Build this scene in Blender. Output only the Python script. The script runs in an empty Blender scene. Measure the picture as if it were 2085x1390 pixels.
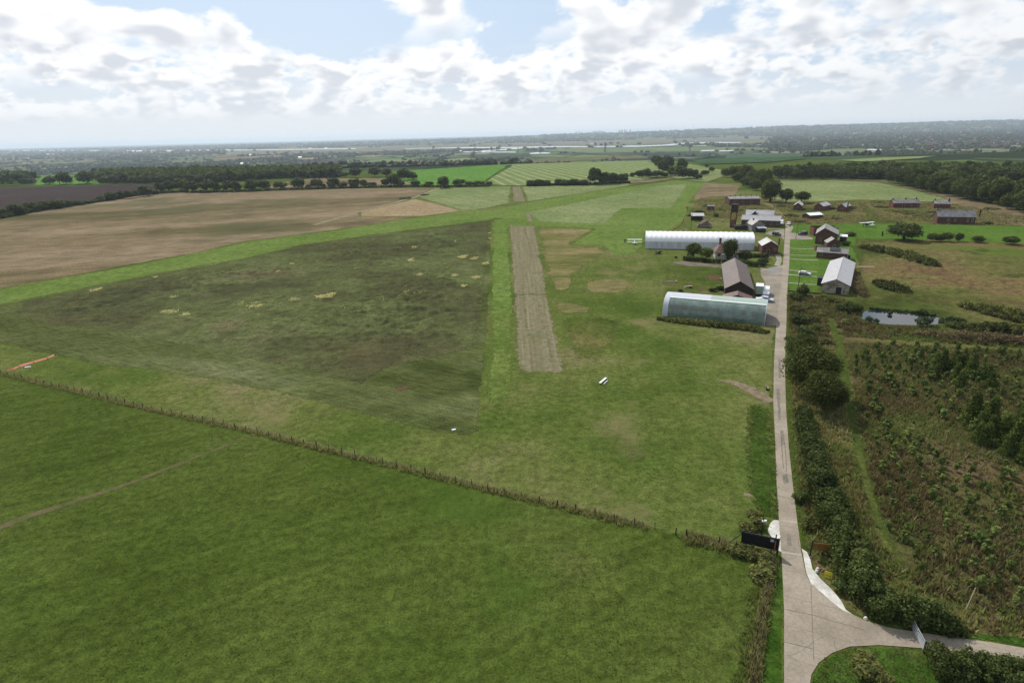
import bpy, math, random
import numpy as np
from mathutils import Vector, Matrix
from mathutils.geometry import delaunay_2d_cdt

# ------------------------------------------------------------------ camera, sky, sun, exposure
sc = bpy.context.scene
COL = sc.collection
F_PX, CAM_H = 1200.0, 50.0
PITCH = math.atan((695 - 273.2) / F_PX)
ROLL = math.atan(0.0249)
cr, sr, cp, sp = math.cos(ROLL), math.sin(ROLL), math.cos(PITCH), math.sin(PITCH)
cam_d = bpy.data.cameras.new('camera')
cam_d.sensor_width = 36.0
cam_d.lens = F_PX / 2085.0 * 36.0
cam_d.clip_start, cam_d.clip_end = 0.5, 80000.0
cam = bpy.data.objects.new('camera', cam_d)
COL.objects.link(cam)
right = Vector((cr, -sr * sp, -sr * cp)); up = Vector((sr, cr * sp, cr * cp)); back = Vector((0, -cp, sp))
cam.matrix_world = Matrix(((right.x, up.x, back.x, 0), (right.y, up.y, back.y, 0),
                           (right.z, up.z, back.z, CAM_H), (0, 0, 0, 1)))
sc.camera = cam
sc.view_settings.view_transform = 'Standard'
sc.view_settings.look = 'None'
sc.view_settings.exposure = 0.0
sc.view_settings.gamma = 1.0
sc.render.engine = 'CYCLES'
sc.cycles.use_denoising = True
sc.cycles.denoising_input_passes = 'RGB_ALBEDO_NORMAL'
sc.cycles.denoising_prefilter = 'ACCURATE'
try:
    sc.cycles.denoiser = 'OPENIMAGEDENOISE'
except Exception:
    pass
sc.cycles.max_bounces = 6
sc.cycles.diffuse_bounces = 2
sc.cycles.glossy_bounces = 2
sc.cycles.transmission_bounces = 2
sc.cycles.volume_bounces = 0
sc.cycles.transparent_max_bounces = 6

SUN_AZ, SUN_EL = math.radians(-22), math.radians(46)      # azimuth from +Y, negative to the left
SUN_STRENGTH, SKY_STRENGTH = 4.6, 0.1
sun_v = Vector((math.sin(SUN_AZ) * math.cos(SUN_EL), math.cos(SUN_AZ) * math.cos(SUN_EL), math.sin(SUN_EL)))
sun_d = bpy.data.lights.new('sun', 'SUN')
sun_d.energy = SUN_STRENGTH
sun_d.angle = math.radians(0.6)
sun_d.color = (1.0, 0.95, 0.87)
sun = bpy.data.objects.new('sun', sun_d)
COL.objects.link(sun)
sun.rotation_euler = sun_v.to_track_quat('Z', 'Y').to_euler()


# ------------------------------------------------------------------ node helper
class S:
    """a node socket with arithmetic"""
    nt = None

    def __init__(self, sock): self.s = sock
    def __add__(a, b): return math_('ADD', a, b)
    def __radd__(a, b): return math_('ADD', b, a)
    def __sub__(a, b): return math_('SUBTRACT', a, b)
    def __rsub__(a, b): return math_('SUBTRACT', b, a)
    def __mul__(a, b): return math_('MULTIPLY', a, b)
    def __rmul__(a, b): return math_('MULTIPLY', b, a)
    def __truediv__(a, b): return math_('DIVIDE', a, b)


def setin(inp, v):
    if isinstance(v, S): S.nt.links.new(v.s, inp)
    elif isinstance(v, (tuple, list)) and len(v) == 3 and inp.type == 'RGBA': inp.default_value = (*v, 1)
    else: inp.default_value = v


def math_(op, a, b=0.0, c=0.0, clamp=False):
    n = S.nt.nodes.new('ShaderNodeMath'); n.operation = op; n.use_clamp = clamp
    setin(n.inputs[0], a); setin(n.inputs[1], b)
    if op in ('MULTIPLY_ADD', 'SMOOTH_MIN'): setin(n.inputs[2], c)
    return S(n.outputs[0])


def vmath(op, a, b=(0, 0, 0), scale=None):
    n = S.nt.nodes.new('ShaderNodeVectorMath'); n.operation = op
    setin(n.inputs[0], a)
    if op == 'SCALE': setin(n.inputs['Scale'], scale)
    else: setin(n.inputs[1], b)
    return S(n.outputs['Value'] if op in ('DOT_PRODUCT', 'LENGTH', 'DISTANCE') else n.outputs[0])


def sep(v):
    n = S.nt.nodes.new('ShaderNodeSeparateXYZ'); setin(n.inputs[0], v)
    return S(n.outputs[0]), S(n.outputs[1]), S(n.outputs[2])


def comb(x, y, z):
    n = S.nt.nodes.new('ShaderNodeCombineXYZ')
    setin(n.inputs[0], x); setin(n.inputs[1], y); setin(n.inputs[2], z)
    return S(n.outputs[0])


def noise(vec, scale, detail=4.0, rough=0.5, dist=0.0):
    n = S.nt.nodes.new('ShaderNodeTexNoise')
    setin(n.inputs['Vector'], vec)
    n.inputs['Scale'].default_value = scale; n.inputs['Detail'].default_value = detail
    n.inputs['Roughness'].default_value = rough; n.inputs['Distortion'].default_value = dist
    return S(n.outputs['Fac'])


def voronoi(vec, scale, feature='F1', out='Distance', rnd=1.0):
    n = S.nt.nodes.new('ShaderNodeTexVoronoi'); n.feature = feature
    setin(n.inputs['Vector'], vec); n.inputs['Scale'].default_value = scale
    n.inputs['Randomness'].default_value = rnd
    return S(n.outputs[out])


def sstep(v, a, b, lo=0.0, hi=1.0, smooth=True):
    n = S.nt.nodes.new('ShaderNodeMapRange'); n.interpolation_type = 'SMOOTHSTEP' if smooth else 'LINEAR'
    setin(n.inputs['Value'], v)
    for k, x in zip(('From Min', 'From Max', 'To Min', 'To Max'), (a, b, lo, hi)): setin(n.inputs[k], x)
    return S(n.outputs['Result'])


def mix(f, a, b, mode='MIX'):
    n = S.nt.nodes.new('ShaderNodeMix'); n.data_type = 'RGBA'; n.blend_type = mode
    setin(n.inputs[0], f); setin(n.inputs[6], a); setin(n.inputs[7], b)
    return S(n.outputs[2])


def ramp(f, stops, interp='LINEAR'):
    n = S.nt.nodes.new('ShaderNodeValToRGB'); setin(n.inputs[0], f)
    e = n.color_ramp.elements; n.color_ramp.interpolation = interp
    while len(e) < len(stops): e.new(0.5)
    for el, (p, c) in zip(e, stops):
        el.position = p; el.color = (*c, 1)
    return S(n.outputs[0])


def node(t, out=0, **kw):
    n = S.nt.nodes.new(t)
    for k, v in kw.items(): setattr(n, k, v)
    return n


def position():
    return S(S.nt.nodes.new('ShaderNodeNewGeometry').outputs['Position'])


def objcoord():
    return S(S.nt.nodes.new('ShaderNodeTexCoord').outputs['Object'])


def objrand():
    return S(S.nt.nodes.new('ShaderNodeObjectInfo').outputs['Random'])


def attr(name):
    n = S.nt.nodes.new('ShaderNodeAttribute'); n.attribute_name = name
    return S(n.outputs['Fac'])


# ------------------------------------------------------------------ world
world = bpy.data.worlds.new('World')
sc.world = world
world.use_nodes = True
S.nt = world.node_tree
S.nt.nodes.clear()
sky = node('ShaderNodeTexSky', sky_type='NISHITA', sun_disc=False, sun_elevation=SUN_EL, sun_rotation=SUN_AZ,
           altitude=90.0, air_density=1.0, dust_density=2.0, ozone_density=1.0)
dirv = vmath('NORMALIZE', S(node('ShaderNodeTexCoord').outputs['Generated']))
dx, dy, dz = sep(dirv)
az = math_('ARCTAN2', dx, dy)
el = math_('ARCSINE', dz)
toward = vmath('DOT_PRODUCT', dirv, tuple(sun_v))                  # 1 towards the sun


def blob(a_deg, e_deg, ra, re, amp):
    u = (az - math.radians(a_deg)) * (1 / math.radians(ra)); v = (el - math.radians(e_deg)) * (1 / math.radians(re))
    return math_('EXPONENT', (u * u + v * v) * -1.0) * amp


# where the sky of the day is open and where it is banked up with cumulus
bias = None
for b in [(-19.5, 12.0, 6.5, 2.6, -0.30), (-12.5, 9.2, 6.0, 2.2, -0.22), (1.0, 11.0, 3.6, 3.2, -0.33), (-5.5, 12.5, 3.5, 1.6, -.05),
          (-28.5, 10.2, 2.6, 1.2, -0.2), (-33, 11.5, 9, 3.5, 0.09), (15, 12.0, 11, 3, 0.09), (31, 10, 12, 4, 0.08), (24, 8.2, 3, 1.0, -0.1), (38, 11, 3, 1.2, -0.12), (-6.0, 10.5, 4.0, 3.5, 0.14),
          (9, 7, 9, 2.5, 0.1), (-20, 3.5, 30, 2, 0.06)]:
    g = blob(*b)
    bias = g if bias is None else bias + g


def band(scale, e0, e1, e2, e3, seed, th, asp=1.9):
    """one tier of cumulus, its puffs sized for their distance"""
    def dens(de, det):
        wob = noise(comb(az, el, seed + 3.0), scale * 0.6, 2.0, 0.5)
        p = comb(az * scale + wob * 0.5, (el + de) * (scale * asp), seed)
        a = noise(p, 1.0, det, 0.52)
        return a if det < 4 else a * 0.8 + noise(p, 3.1, 4.5, 0.55) * 0.2
    d0 = dens(0.0, 6.0) + bias
    ds = dens(0.04 / scale, 2.5) + bias
    d1 = dens(0.26 / scale, 2.5) + bias
    env = sstep(el, e0, e1) * sstep(el, e2, e3, 1.0, 0.0)
    cov = sstep(d0, th - 0.02, th + 0.09) * env
    thick = sstep(ds, th + 0.03, th + 0.21)
    above = sstep(d1, th - 0.01, th + 0.14)
    return cov, thick * above


base_sky = mix(0.72, S(sky.outputs[0]), (6.0, 7.6, 9.7))
hazeband = sstep(el, 0.0, 0.12, 1.0, 0.0)
col = mix(hazeband * 0.9, base_sky, (8.5, 8.85, 9.2))
glow = sstep(toward, 0.35, 0.98)
white = mix(glow, (9.6, 9.75, 9.95), (11.2, 11.2, 11.1))
grey = mix(glow, (6.3, 6.7, 7.4), (7.5, 7.85, 8.5))
for args in [(5.2, 0.11, 0.18, 3.0, 3.1, 1.7, 0.48), (9.5, 0.06, 0.09, 0.19, 0.25, 5.1, 0.475), (18.0, 0.022, 0.045, 0.10, 0.14, 9.3, 0.47)]:
    cov, shade = band(*args)
    c = mix(shade, white, grey)
    fade = sstep(el, 0.0, 0.10, 0.4, 1.0)
    col = mix(cov * fade, col, c)
back_dim = sstep(toward, -0.6, 0.6, 0.62, 1.0)
col = mix(1.0, col, comb(back_dim, back_dim, back_dim), 'MULTIPLY')
under = sstep(dz, -0.02, 0.0)
col = mix(under, (1.2, 1.3, 1.1), col)
bg = node('ShaderNodeBackground')
setin(bg.inputs[0], col); bg.inputs[1].default_value = SKY_STRENGTH
wo = node('ShaderNodeOutputWorld')
S.nt.links.new(bg.outputs[0], wo.inputs[0])

# ------------------------------------------------------------------ geometry helpers
K_ALB = 0.66


def lin(c):
    c = c / 255.0
    return c / 12.92 if c <= 0.04045 else ((c + 0.055) / 1.055) ** 2.4


def C(r, g, b, k=None):
    k = K_ALB if k is None else k
    return (lin(r) * k, lin(g) * k, lin(b) * k)


def hillamp(a):
    return np.interp(a, [-1.2, -0.25, -0.02, 0.06, 0.2, 0.3, 0.45, 0.6, 0.9, 1.4], [14, 16, 34, 62, 66, 86, 104, 112, 112, 110])


def vnoise(x, y, seed=0):
    xi = np.floor(x).astype(np.int64); yi = np.floor(y).astype(np.int64)
    fx = x - xi; fy = y - yi
    fx = fx * fx * (3 - 2 * fx); fy = fy * fy * (3 - 2 * fy)

    def h(a, b):
        n = (a * 374761393 + b * 668265263 + seed * 974711) & 0x7fffffff
        n = ((n ^ (n >> 13)) * 1274126177) & 0x7fffffff
        return ((n ^ (n >> 16)) & 0xffff) / 65535.0
    return (h(xi, yi) * (1 - fx) + h(xi + 1, yi) * fx) * (1 - fy) + (h(xi, yi + 1) * (1 - fx) + h(xi + 1, yi + 1) * fx) * fy


def fbm(x, y, seed=0, oct=4, rough=0.5):
    s = 0; a = 1; t = 0
    for i in range(oct):
        s = s + a * vnoise(x * 2 ** i + 17.3 * i, y * 2 ** i - 9.1 * i, seed + i); t += a; a *= rough
    return s / t


def terr(x, y):
    x = np.asarray(x, float); y = np.asarray(y, float)
    t = np.clip((y - 1000) / 900, 0, 1)
    z = -45 * t * t * (3 - 2 * t)
    a = x / np.maximum(y, 50)
    u = np.clip((y - 6800) / 4200, 0, 1)
    hl = hillamp(a) * (0.86 + 0.28 * fbm(x / 1500 + 40, y / 2500, 3, 3))
    w = np.clip((y - 11000) / 6000, 0, 1)
    return z + hl * u * u * (3 - 2 * u) * (1 - 0.75 * w)


def ray(px, py):
    X = (px - 1042.5) / F_PX; Y = (py - 695) / F_PX
    x = X * cr - Y * sr; y = X * sr + Y * cr
    return x, cp - y * sp, -(sp + y * cp)


def P(px, py, z=0.0):
    """the point of the ground (raised by z) seen at a pixel of the photograph"""
    d = ray(px, py)
    if d[2] < -1e-4:
        t = (CAM_H - z) / -d[2]
        if t * d[1] < 990: return (d[0] * t, d[1] * t)
    ts = np.geomspace(700, 40000, 1500)
    zz = CAM_H + d[2] * ts - terr(d[0] * ts, d[1] * ts) - z
    i = int(np.argmax(zz < 0)) if (zz < 0).any() else len(ts) - 1
    t = ts[i]
    return (d[0] * t, d[1] * t)


def PV(px, py, z=0.0):
    x, y = P(px, py, z)
    return Vector((x, y, float(terr(x, y)) + z))


def scale_at(px, py):
    """photo pixels per metre for upright things standing there"""
    x, y = P(px, py)
    z = float(terr(x, y))
    dep = y * cp - (z - CAM_H) * sp
    return F_PX * cp / dep


def tag(o, label=None, cat=None, group=None, kind=None):
    if label: o['label'] = label
    if cat: o['category'] = cat
    if group: o['group'] = group
    if kind: o['kind'] = kind
    return o


def mesh(name, V, F, mats, tint=None, smooth=False, fmat=None):
    V = np.asarray(V, np.float32).reshape(-1, 3)
    me = bpy.data.meshes.new(name)
    if not isinstance(F, list): F = [F]
    F = [np.asarray(f, np.int32) for f in F if len(f)]
    n = sum(len(f) for f in F)
    me.vertices.add(len(V)); me.vertices.foreach_set('co', V.ravel())
    li = np.concatenate([f.ravel() for f in F])
    ct = np.concatenate([np.full(len(f), f.shape[1], np.int32) for f in F])
    me.loops.add(len(li)); me.loops.foreach_set('vertex_index', li)
    me.polygons.add(n)
    me.polygons.foreach_set('loop_start', np.concatenate([[0], np.cumsum(ct)[:-1]]).astype(np.int32))
    me.polygons.foreach_set('loop_total', ct)
    if not isinstance(mats, (list, tuple)): mats = [mats]
    for m in mats: me.materials.append(m)
    if fmat is not None: me.polygons.foreach_set('material_index', np.asarray(fmat, np.int32))
    me.polygons.foreach_set('use_smooth', np.full(n, smooth, bool))
    if tint is not None:
        at = me.attributes.new('tint', 'FLOAT', 'FACE')
        at.data.foreach_set('value', np.asarray(tint, np.float32))
    me.update()
    me.validate()
    return me


def obj(name, me, parent=None, loc=None, rotz=None):
    o = bpy.data.objects.new(name, me)
    COL.objects.link(o)
    if parent: o.parent = parent
    if loc is not None: o.location = loc
    if rotz is not None: o.rotation_euler = (0, 0, rotz)
    return o


def thing(name, label, cat, loc=(0, 0, 0), rotz=0.0, group=None):
    o = bpy.data.objects.new(name, None)
    COL.objects.link(o)
    o.empty_display_size = 0.5
    o.location = loc; o.rotation_euler = (0, 0, rotz)
    return tag(o, label, cat, group)


class MB:
    """collects boxes, prisms and tubes into ONE mesh"""
    def __init__(self): self.v = []; self.f = []

    def poly(self, pts):
        i = len(self.v); self.v += [tuple(p) for p in pts]; self.f.append(list(range(i, i + len(pts))))
        return self

    def hexa(self, b, t):
        """b, t: four corners below and above, same order"""
        i = len(self.v); n = len(b); self.v += [tuple(p) for p in b] + [tuple(p) for p in t]
        self.f.append([i + k for k in range(n)][::-1]); self.f.append([i + n + k for k in range(n)])
        for k in range(n):
            k2 = (k + 1) % n
            self.f.append([i + k, i + k2, i + n + k2, i + n + k])
        return self

    def box(self, x0, x1, y0, y1, z0, z1):
        return self.hexa([(x0, y0, z0), (x1, y0, z0), (x1, y1, z0), (x0, y1, z0)], [(x0, y0, z1), (x1, y0, z1), (x1, y1, z1), (x0, y1, z1)])

    def bar(self, p, q, w, h=None, n=4):
        p = Vector(p); q = Vector(q); h = w if h is None else h
        d = (q - p).normalized()
        a = d.cross(Vector((0, 0, 1)))
        if a.length < 1e-3: a = Vector((1, 0, 0))
        a.normalize(); b = a.cross(d)
        ring = [(math.cos(2 * math.pi * (k + .5) / n), math.sin(2 * math.pi * (k + .5) / n)) for k in range(n)]
        s = 1 / math.cos(math.pi / n) * 0.5
        return self.hexa([p + a * (c * w * s) + b * (e * h * s) for c, e in ring], [q + a * (c * w * s) + b * (e * h * s) for c, e in ring])

    def tube(self, p, q, r0, r1, n=8):
        p = Vector(p); q = Vector(q); d = (q - p).normalized()
        a = d.cross(Vector((0, 0, 1)))
        if a.length < 1e-3: a = Vector((1, 0, 0))
        a.normalize(); b = a.cross(d)
        cs = [(math.cos(2 * math.pi * k / n), math.sin(2 * math.pi * k / n)) for k in range(n)]
        return self.hexa([p + a * (c * r0) + b * (e * r0) for c, e in cs], [q + a * (c * r1) + b * (e * r1) for c, e in cs])

    def extr(self, prof, x0, x1):
        """profile in (y, z) extruded along x"""
        return self.hexa([(x0, y, z) for y, z in prof], [(x1, y, z) for y, z in prof])

    def build(self, name, mat, parent=None, loc=None, rotz=None, bevel=0.0, smooth=False):
        me = bpy.data.meshes.new(name)
        me.from_pydata(self.v, [], self.f)
        if not isinstance(mat, (list, tuple)): mat = [mat]
        for m in mat: me.materials.append(m)
        if smooth: me.polygons.foreach_set('use_smooth', [True] * len(me.polygons))
        me.update(); me.validate()
        import bmesh
        bm = bmesh.new(); bm.from_mesh(me)
        bmesh.ops.recalc_face_normals(bm, faces=bm.faces)
        bm.to_mesh(me); bm.free()
        o = obj(name, me, parent, loc, rotz)
        if bevel:
            md = o.modifiers.new('bevel', 'BEVEL'); md.width = bevel; md.segments = 2; md.limit_method = 'ANGLE'
        return o


def inpoly(x, y, poly):
    inside = np.zeros(x.shape, bool)
    n = len(poly)
    for i in range(n):
        x0, y0 = poly[i]; x1, y1 = poly[(i + 1) % n]
        c = ((y0 > y) != (y1 > y)) & (x < (x1 - x0) * (y - y0) / (y1 - y0 + 1e-12) + x0)
        inside ^= c
    return inside


def edgedist(x, y, poly):
    d = np.full(x.shape, 1e9)
    n = len(poly)
    for i in range(n):
        x0, y0 = poly[i]; x1, y1 = poly[(i + 1) % n]
        ex, ey = x1 - x0, y1 - y0
        t = np.clip(((x - x0) * ex + (y - y0) * ey) / (ex * ex + ey * ey + 1e-9), 0, 1)
        d = np.minimum(d, np.hypot(x - x0 - t * ex, y - y0 - t * ey))
    return d


def wp(px_poly): return [P(*p) for p in px_poly]


def chaikin(poly, it=2):
    for _ in range(it):
        q = []
        for i in range(len(poly)):
            a = poly[i]; b = poly[(i + 1) % len(poly)]
            q += [(a[0] * .75 + b[0] * .25, a[1] * .75 + b[1] * .25), (a[0] * .25 + b[0] * .75, a[1] * .25 + b[1] * .75)]
        poly = q
    return poly


LIFT = {}


def sheet(name, poly, mat, lift, step=None, jag=0.0, seed=1, smooth=0, px=True, soft=None):
    """a field or road laid on the ground: world-space polygon with a ragged, thinning edge, draped"""
    w = wp(poly) if px and not isinstance(poly, World) else list(poly)
    if smooth: w = chaikin(w, smooth)
    if lift < 0.3: lift *= 0.3
    soft = jag * 2.2 if soft is None else soft
    per = sum(math.dist(w[i], w[(i + 1) % len(w)]) for i in range(len(w)))
    seg = max(per / 900.0, jag * 0.7 if jag else per)
    rng = random.Random(seed)
    out = []; nrm = []
    for i in range(len(w)):
        a, b = w[i], w[(i + 1) % len(w)]
        L = math.dist(a, b); k = max(1, int(L / seg))
        nx, ny = -(b[1] - a[1]) / (L + 1e-9), (b[0] - a[0]) / (L + 1e-9)
        for j in range(k):
            t = j / k
            x = a[0] + (b[0] - a[0]) * t; y = a[1] + (b[1] - a[1]) * t
            d = jag * (rng.uniform(-.6, .6) + 1.6 * (float(fbm(np.array(x * .12), np.array(y * .12), seed, 3)) - .5)) if (jag and j) else 0
            out.append((x + nx * d, y + ny * d)); nrm.append((nx, ny))
    pts = [Vector(p) for p in out]
    edges = [(i, (i + 1) % len(pts)) for i in range(len(pts))]
    if soft:
        area = sum(w[i][0] * w[(i + 1) % len(w)][1] - w[(i + 1) % len(w)][0] * w[i][1] for i in range(len(w)))
        sg = 1 if area > 0 else -1
        q = np.array([(p[0] + n[0] * sg * soft, p[1] + n[1] * sg * soft) for p, n in zip(out, nrm)])
        m = inpoly(q[:, 0], q[:, 1], out)
        m &= edgedist(q[:, 0], q[:, 1], w) > soft * .7
        pts += [Vector((float(a), float(b))) for a, b in q[m]]
    ys = [p[1] for p in out]
    if step or max(ys) > 980 or soft:
        xs = [p[0] for p in out]
        st = step or max(20 if max(ys) > 980 else soft * 3, (max(ys) - min(ys)) / 40, (max(xs) - min(xs)) / 60)
        gx, gy = np.meshgrid(np.arange(min(xs), max(xs), st), np.arange(min(ys), max(ys), st))
        gx, gy = gx.ravel(), gy.ravel()
        m = inpoly(gx, gy, out)
        m &= edgedist(gx, gy, out) > max(st * .3, soft * 1.05)
        pts += [Vector((float(a), float(b))) for a, b in zip(gx[m], gy[m])]
    r = delaunay_2d_cdt(pts, edges, [], 1, 1e-6)
    V = np.array([(v[0], v[1]) for v in r[0]])
    z = terr(V[:, 0], V[:, 1]) + lift
    me = mesh(name, np.c_[V, z], np.array([f for f in r[2]], np.int32), mat)
    e = np.ones(len(V))
    if soft: e = np.clip(edgedist(V[:, 0], V[:, 1], out) / soft, 0, 1)
    at = me.attributes.new('edge', 'FLOAT', 'POINT'); at.data.foreach_set('value', e.astype(np.float32))
    return tag(obj(name, me), kind='structure')


class World(list):
    pass


def pathpoly(pts, w, px=True):
    """a ribbon along a line; w: width in metres or a list"""
    q = [P(*p) for p in pts] if px else list(pts)
    if not isinstance(w, (list, tuple)): w = [w] * len(q)
    L, R = [], []
    for i, p in enumerate(q):
        a = q[max(i - 1, 0)]; b = q[min(i + 1, len(q) - 1)]
        d = math.dist(a, b); nx, ny = -(b[1] - a[1]) / d, (b[0] - a[0]) / d
        L.append((p[0] + nx * w[i] / 2, p[1] + ny * w[i] / 2)); R.append((p[0] - nx * w[i] / 2, p[1] - ny * w[i] / 2))
    return World(L + R[::-1])


# ------------------------------------------------------------------ materials
MATS = {}


def newmat(name):
    m = bpy.data.materials.new(name); m.use_nodes = True
    S.nt = m.node_tree; S.nt.nodes.clear()
    return m


def finish(m, color, rough=0.8, spec=0.3, bump=None, bstr=0.5, bdist=0.3, metal=0.0, edge=None):
    b = node('ShaderNodeBsdfPrincipled')
    setin(b.inputs['Base Color'], color); setin(b.inputs['Roughness'], rough); setin(b.inputs['Metallic'], metal)
    setin(b.inputs['Specular IOR Level'], spec)
    if bump is not None:
        bn = node('ShaderNodeBump'); bn.inputs['Strength'].default_value = bstr; bn.inputs['Distance'].default_value = bdist
        setin(bn.inputs['Height'], bump); S.nt.links.new(bn.outputs[0], b.inputs['Normal'])
    o = node('ShaderNodeOutputMaterial')
    if edge is not None:                                            # growth thins out towards the border of its patch
        k = sstep(attr('edge') * 1.3 + (edge - 0.5) * 1.5, 0.42, 0.58)
        tb = node('ShaderNodeBsdfTransparent'); ms = node('ShaderNodeMixShader')
        setin(ms.inputs[0], k); S.nt.links.new(tb.outputs[0], ms.inputs[1]); S.nt.links.new(b.outputs[0], ms.inputs[2])
        S.nt.links.new(ms.outputs[0], o.inputs[0])
    else:
        S.nt.links.new(b.outputs[0], o.inputs[0])
    return m


def grass(name, cols, scale=0.03, fine=1.2, bstr=0.6, stretch=(1, 1), ang=0.0, contrast=0.5, streak=None, extra=None, bdist=0.35, seed=0.0):
    """patchy turf: cols run from the darkest to the palest growth"""
    m = newmat(name)
    p = position()
    vr = node('ShaderNodeVectorRotate'); vr.rotation_type = 'Z_AXIS'
    setin(vr.inputs['Vector'], p); vr.inputs['Angle'].default_value = ang
    q = vmath('MULTIPLY', S(vr.outputs[0]), (stretch[0], stretch[1], 1))
    q = vmath('ADD', q, (seed * 31.7, seed * 17.1, 0))
    big = noise(q, scale, 9.0, 0.62)
    f = noise(q, fine, 6.0, 0.7)
    ff = noise(p, fine * 4.3, 3.0, 0.7)
    n = len(cols)
    lo, hi = 0.5 - 0.24 / max(contrast * 2, .2), 0.5 + 0.24 / max(contrast * 2, .2)
    c = ramp(sstep(big, lo, hi, smooth=False), [(i / (n - 1), cc) for i, cc in enumerate(cols)])
    mid = noise(p, fine * 0.28, 4.0, 0.6)
    v = sstep(f, 0.36, 0.64, 0.70, 1.32, smooth=False) * sstep(ff, 0.36, 0.64, 0.72, 1.30, smooth=False) * sstep(mid, 0.36, 0.64, 0.90, 1.10, smooth=False)
    c = mix(1.0, c, comb(v, v, v), 'MULTIPLY')
    if streak:
        w, amt, a2 = streak
        vr2 = node('ShaderNodeVectorRotate'); vr2.rotation_type = 'Z_AXIS'
        setin(vr2.inputs['Vector'], p); vr2.inputs['Angle'].default_value = a2
        x2, y2, z2 = sep(S(vr2.outputs[0]))
        wob = noise(p, 0.02, 3.0) * 3.0
        s2 = noise(comb((x2 + wob) * (1 / w), y2 * 0.012, 0.0), 1.0, 3.0, 0.55)
        sv = sstep(s2, 0.3, 0.7, 1 - amt, 1 + amt, smooth=False)
        c = mix(1.0, c, comb(sv, sv, sv), 'MULTIPLY')
    if extra: c = extra(c, p, q, big, f)
    h = f * 0.6 + ff * 0.4
    return finish(m, c, 0.9, 0.0, h, bstr, bdist, edge=noise(p, 0.9, 4.0, 0.6))


def patches(col_, scale, lo, hi, detail=5.0, seed=0.0, amt=1.0):
    """separate patches of one growth in another"""
    def fn(c, p, q, big, f):
        n = noise(vmath('ADD', p, (seed * 53.0, seed * 29.0, 0)), scale, detail, 0.6)
        return mix(sstep(n, lo, hi) * amt, c, col_)
    return fn


def chain(*fs):
    def fn(c, p, q, big, f):
        for g in fs: c = g(c, p, q, big, f)
        return c
    return fn


M = {}
M['pasture'] = grass('pasture_grass', [C(66, 80, 30), C(77, 92, 38), C(85, 98, 45), C(102, 106, 60)], 0.024, 0.9, 0.7, contrast=0.6, streak=(1.8, 0.17, math.radians(64)), extra=chain(patches(C(66, 94, 32), 0.03, 0.56, 0.68, 6, 6, 0.5), patches(C(112, 110, 66), 0.16, 0.68, 0.78, 7, 21, 0.5)))
M['mown'] = grass('airfield_grass', [C(74, 92, 38), C(89, 103, 48), C(101, 109, 58), C(122, 118, 80)], 0.022, 0.8, 0.6, contrast=0.9,
                  streak=(3.0, 0.08, math.radians(8)), extra=patches(C(134, 124, 88), 0.045, 0.55, 0.72, 7, 2, 0.75))
M['bright'] = grass('bright_mown_grass', [C(90, 112, 50), C(100, 120, 57), C(108, 126, 65), C(117, 132, 74)], 0.016, 0.4, 0.4, streak=(4.0, 0.07, math.radians(-70)))
M['halfbright'] = grass('half_bright_mown_grass', [C(82, 103, 44), C(94, 112, 52), C(104, 118, 60), C(116, 124, 74)], 0.03, 0.6, 0.5, streak=(2.5, 0.08, 0.02))
M['lawn'] = grass('lawn_grass', [C(74, 104, 36), C(86, 114, 46), C(98, 122, 56)], 0.05, 0.7, 0.4)
M['cut'] = grass('cut_meadow_grass', [C(66, 76, 38), C(82, 90, 50), C(95, 102, 62), C(112, 116, 80)], 0.03, 0.7, 1.0, contrast=0.8, stretch=(0.45, 1.5), ang=math.radians(28), streak=(1.6, 0.16, math.radians(58)))
M['wild'] = grass('wild_meadow_growth', [C(80, 80, 54), C(86, 88, 57), C(92, 98, 61), C(98, 106, 66), C(106, 103, 72)], 0.016, 0.45, 1.0, contrast=0.9,
                  extra=chain(patches(C(100, 88, 66), 0.02, 0.53, 0.72, 9, 5, 0.55), patches(C(70, 68, 50), 0.022, 0.48, 0.70, 10, 8, 0.65),
                              patches(C(66, 66, 46), 0.11, 0.52, 0.64, 8, 18, 0.45), patches(C(122, 94, 68), 0.05, 0.68, 0.80, 7, 11, 0.45), patches(C(146, 134, 98), 0.12, 0.66, 0.76, 7, 14, 0.5)))
M['tan'] = grass('ripe_hay_field', [C(96, 90, 62), C(124, 110, 84), C(136, 120, 96), C(146, 130, 106)], 0.009, 0.30, 0.9, contrast=0.9, stretch=(0.25, 1.2), ang=math.radians(-18),
                 extra=chain(patches(C(94, 94, 64), 0.006, 0.49, 0.60, 8, 4, 0.8), patches(C(86, 80, 58), 0.02, 0.58, 0.66, 8, 9, 0.5)))
M['stubble'] = grass('stubble', [C(142, 124, 94), C(154, 136, 106), C(164, 146, 116)], 0.02, 0.4, 0.4)
M['pale'] = grass('pale_mown_hay', [C(108, 124, 74), C(124, 135, 88), C(140, 146, 104)], 0.014, 0.35, 0.4, streak=(5.0, 0.12, math.radians(-25)))
M['haypatch'] = grass('dry_hay_patch', [C(84, 98, 48), C(108, 108, 62), C(128, 120, 80), C(142, 132, 94)], 0.035, 0.6, 0.9, contrast=0.75, stretch=(0.35, 1.4))
M['roughgreen'] = grass('rough_green_grass', [C(66, 82, 34), C(80, 94, 42), C(94, 100, 52), C(112, 108, 66)], 0.04, 0.7, 0.9, contrast=0.9)
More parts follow.
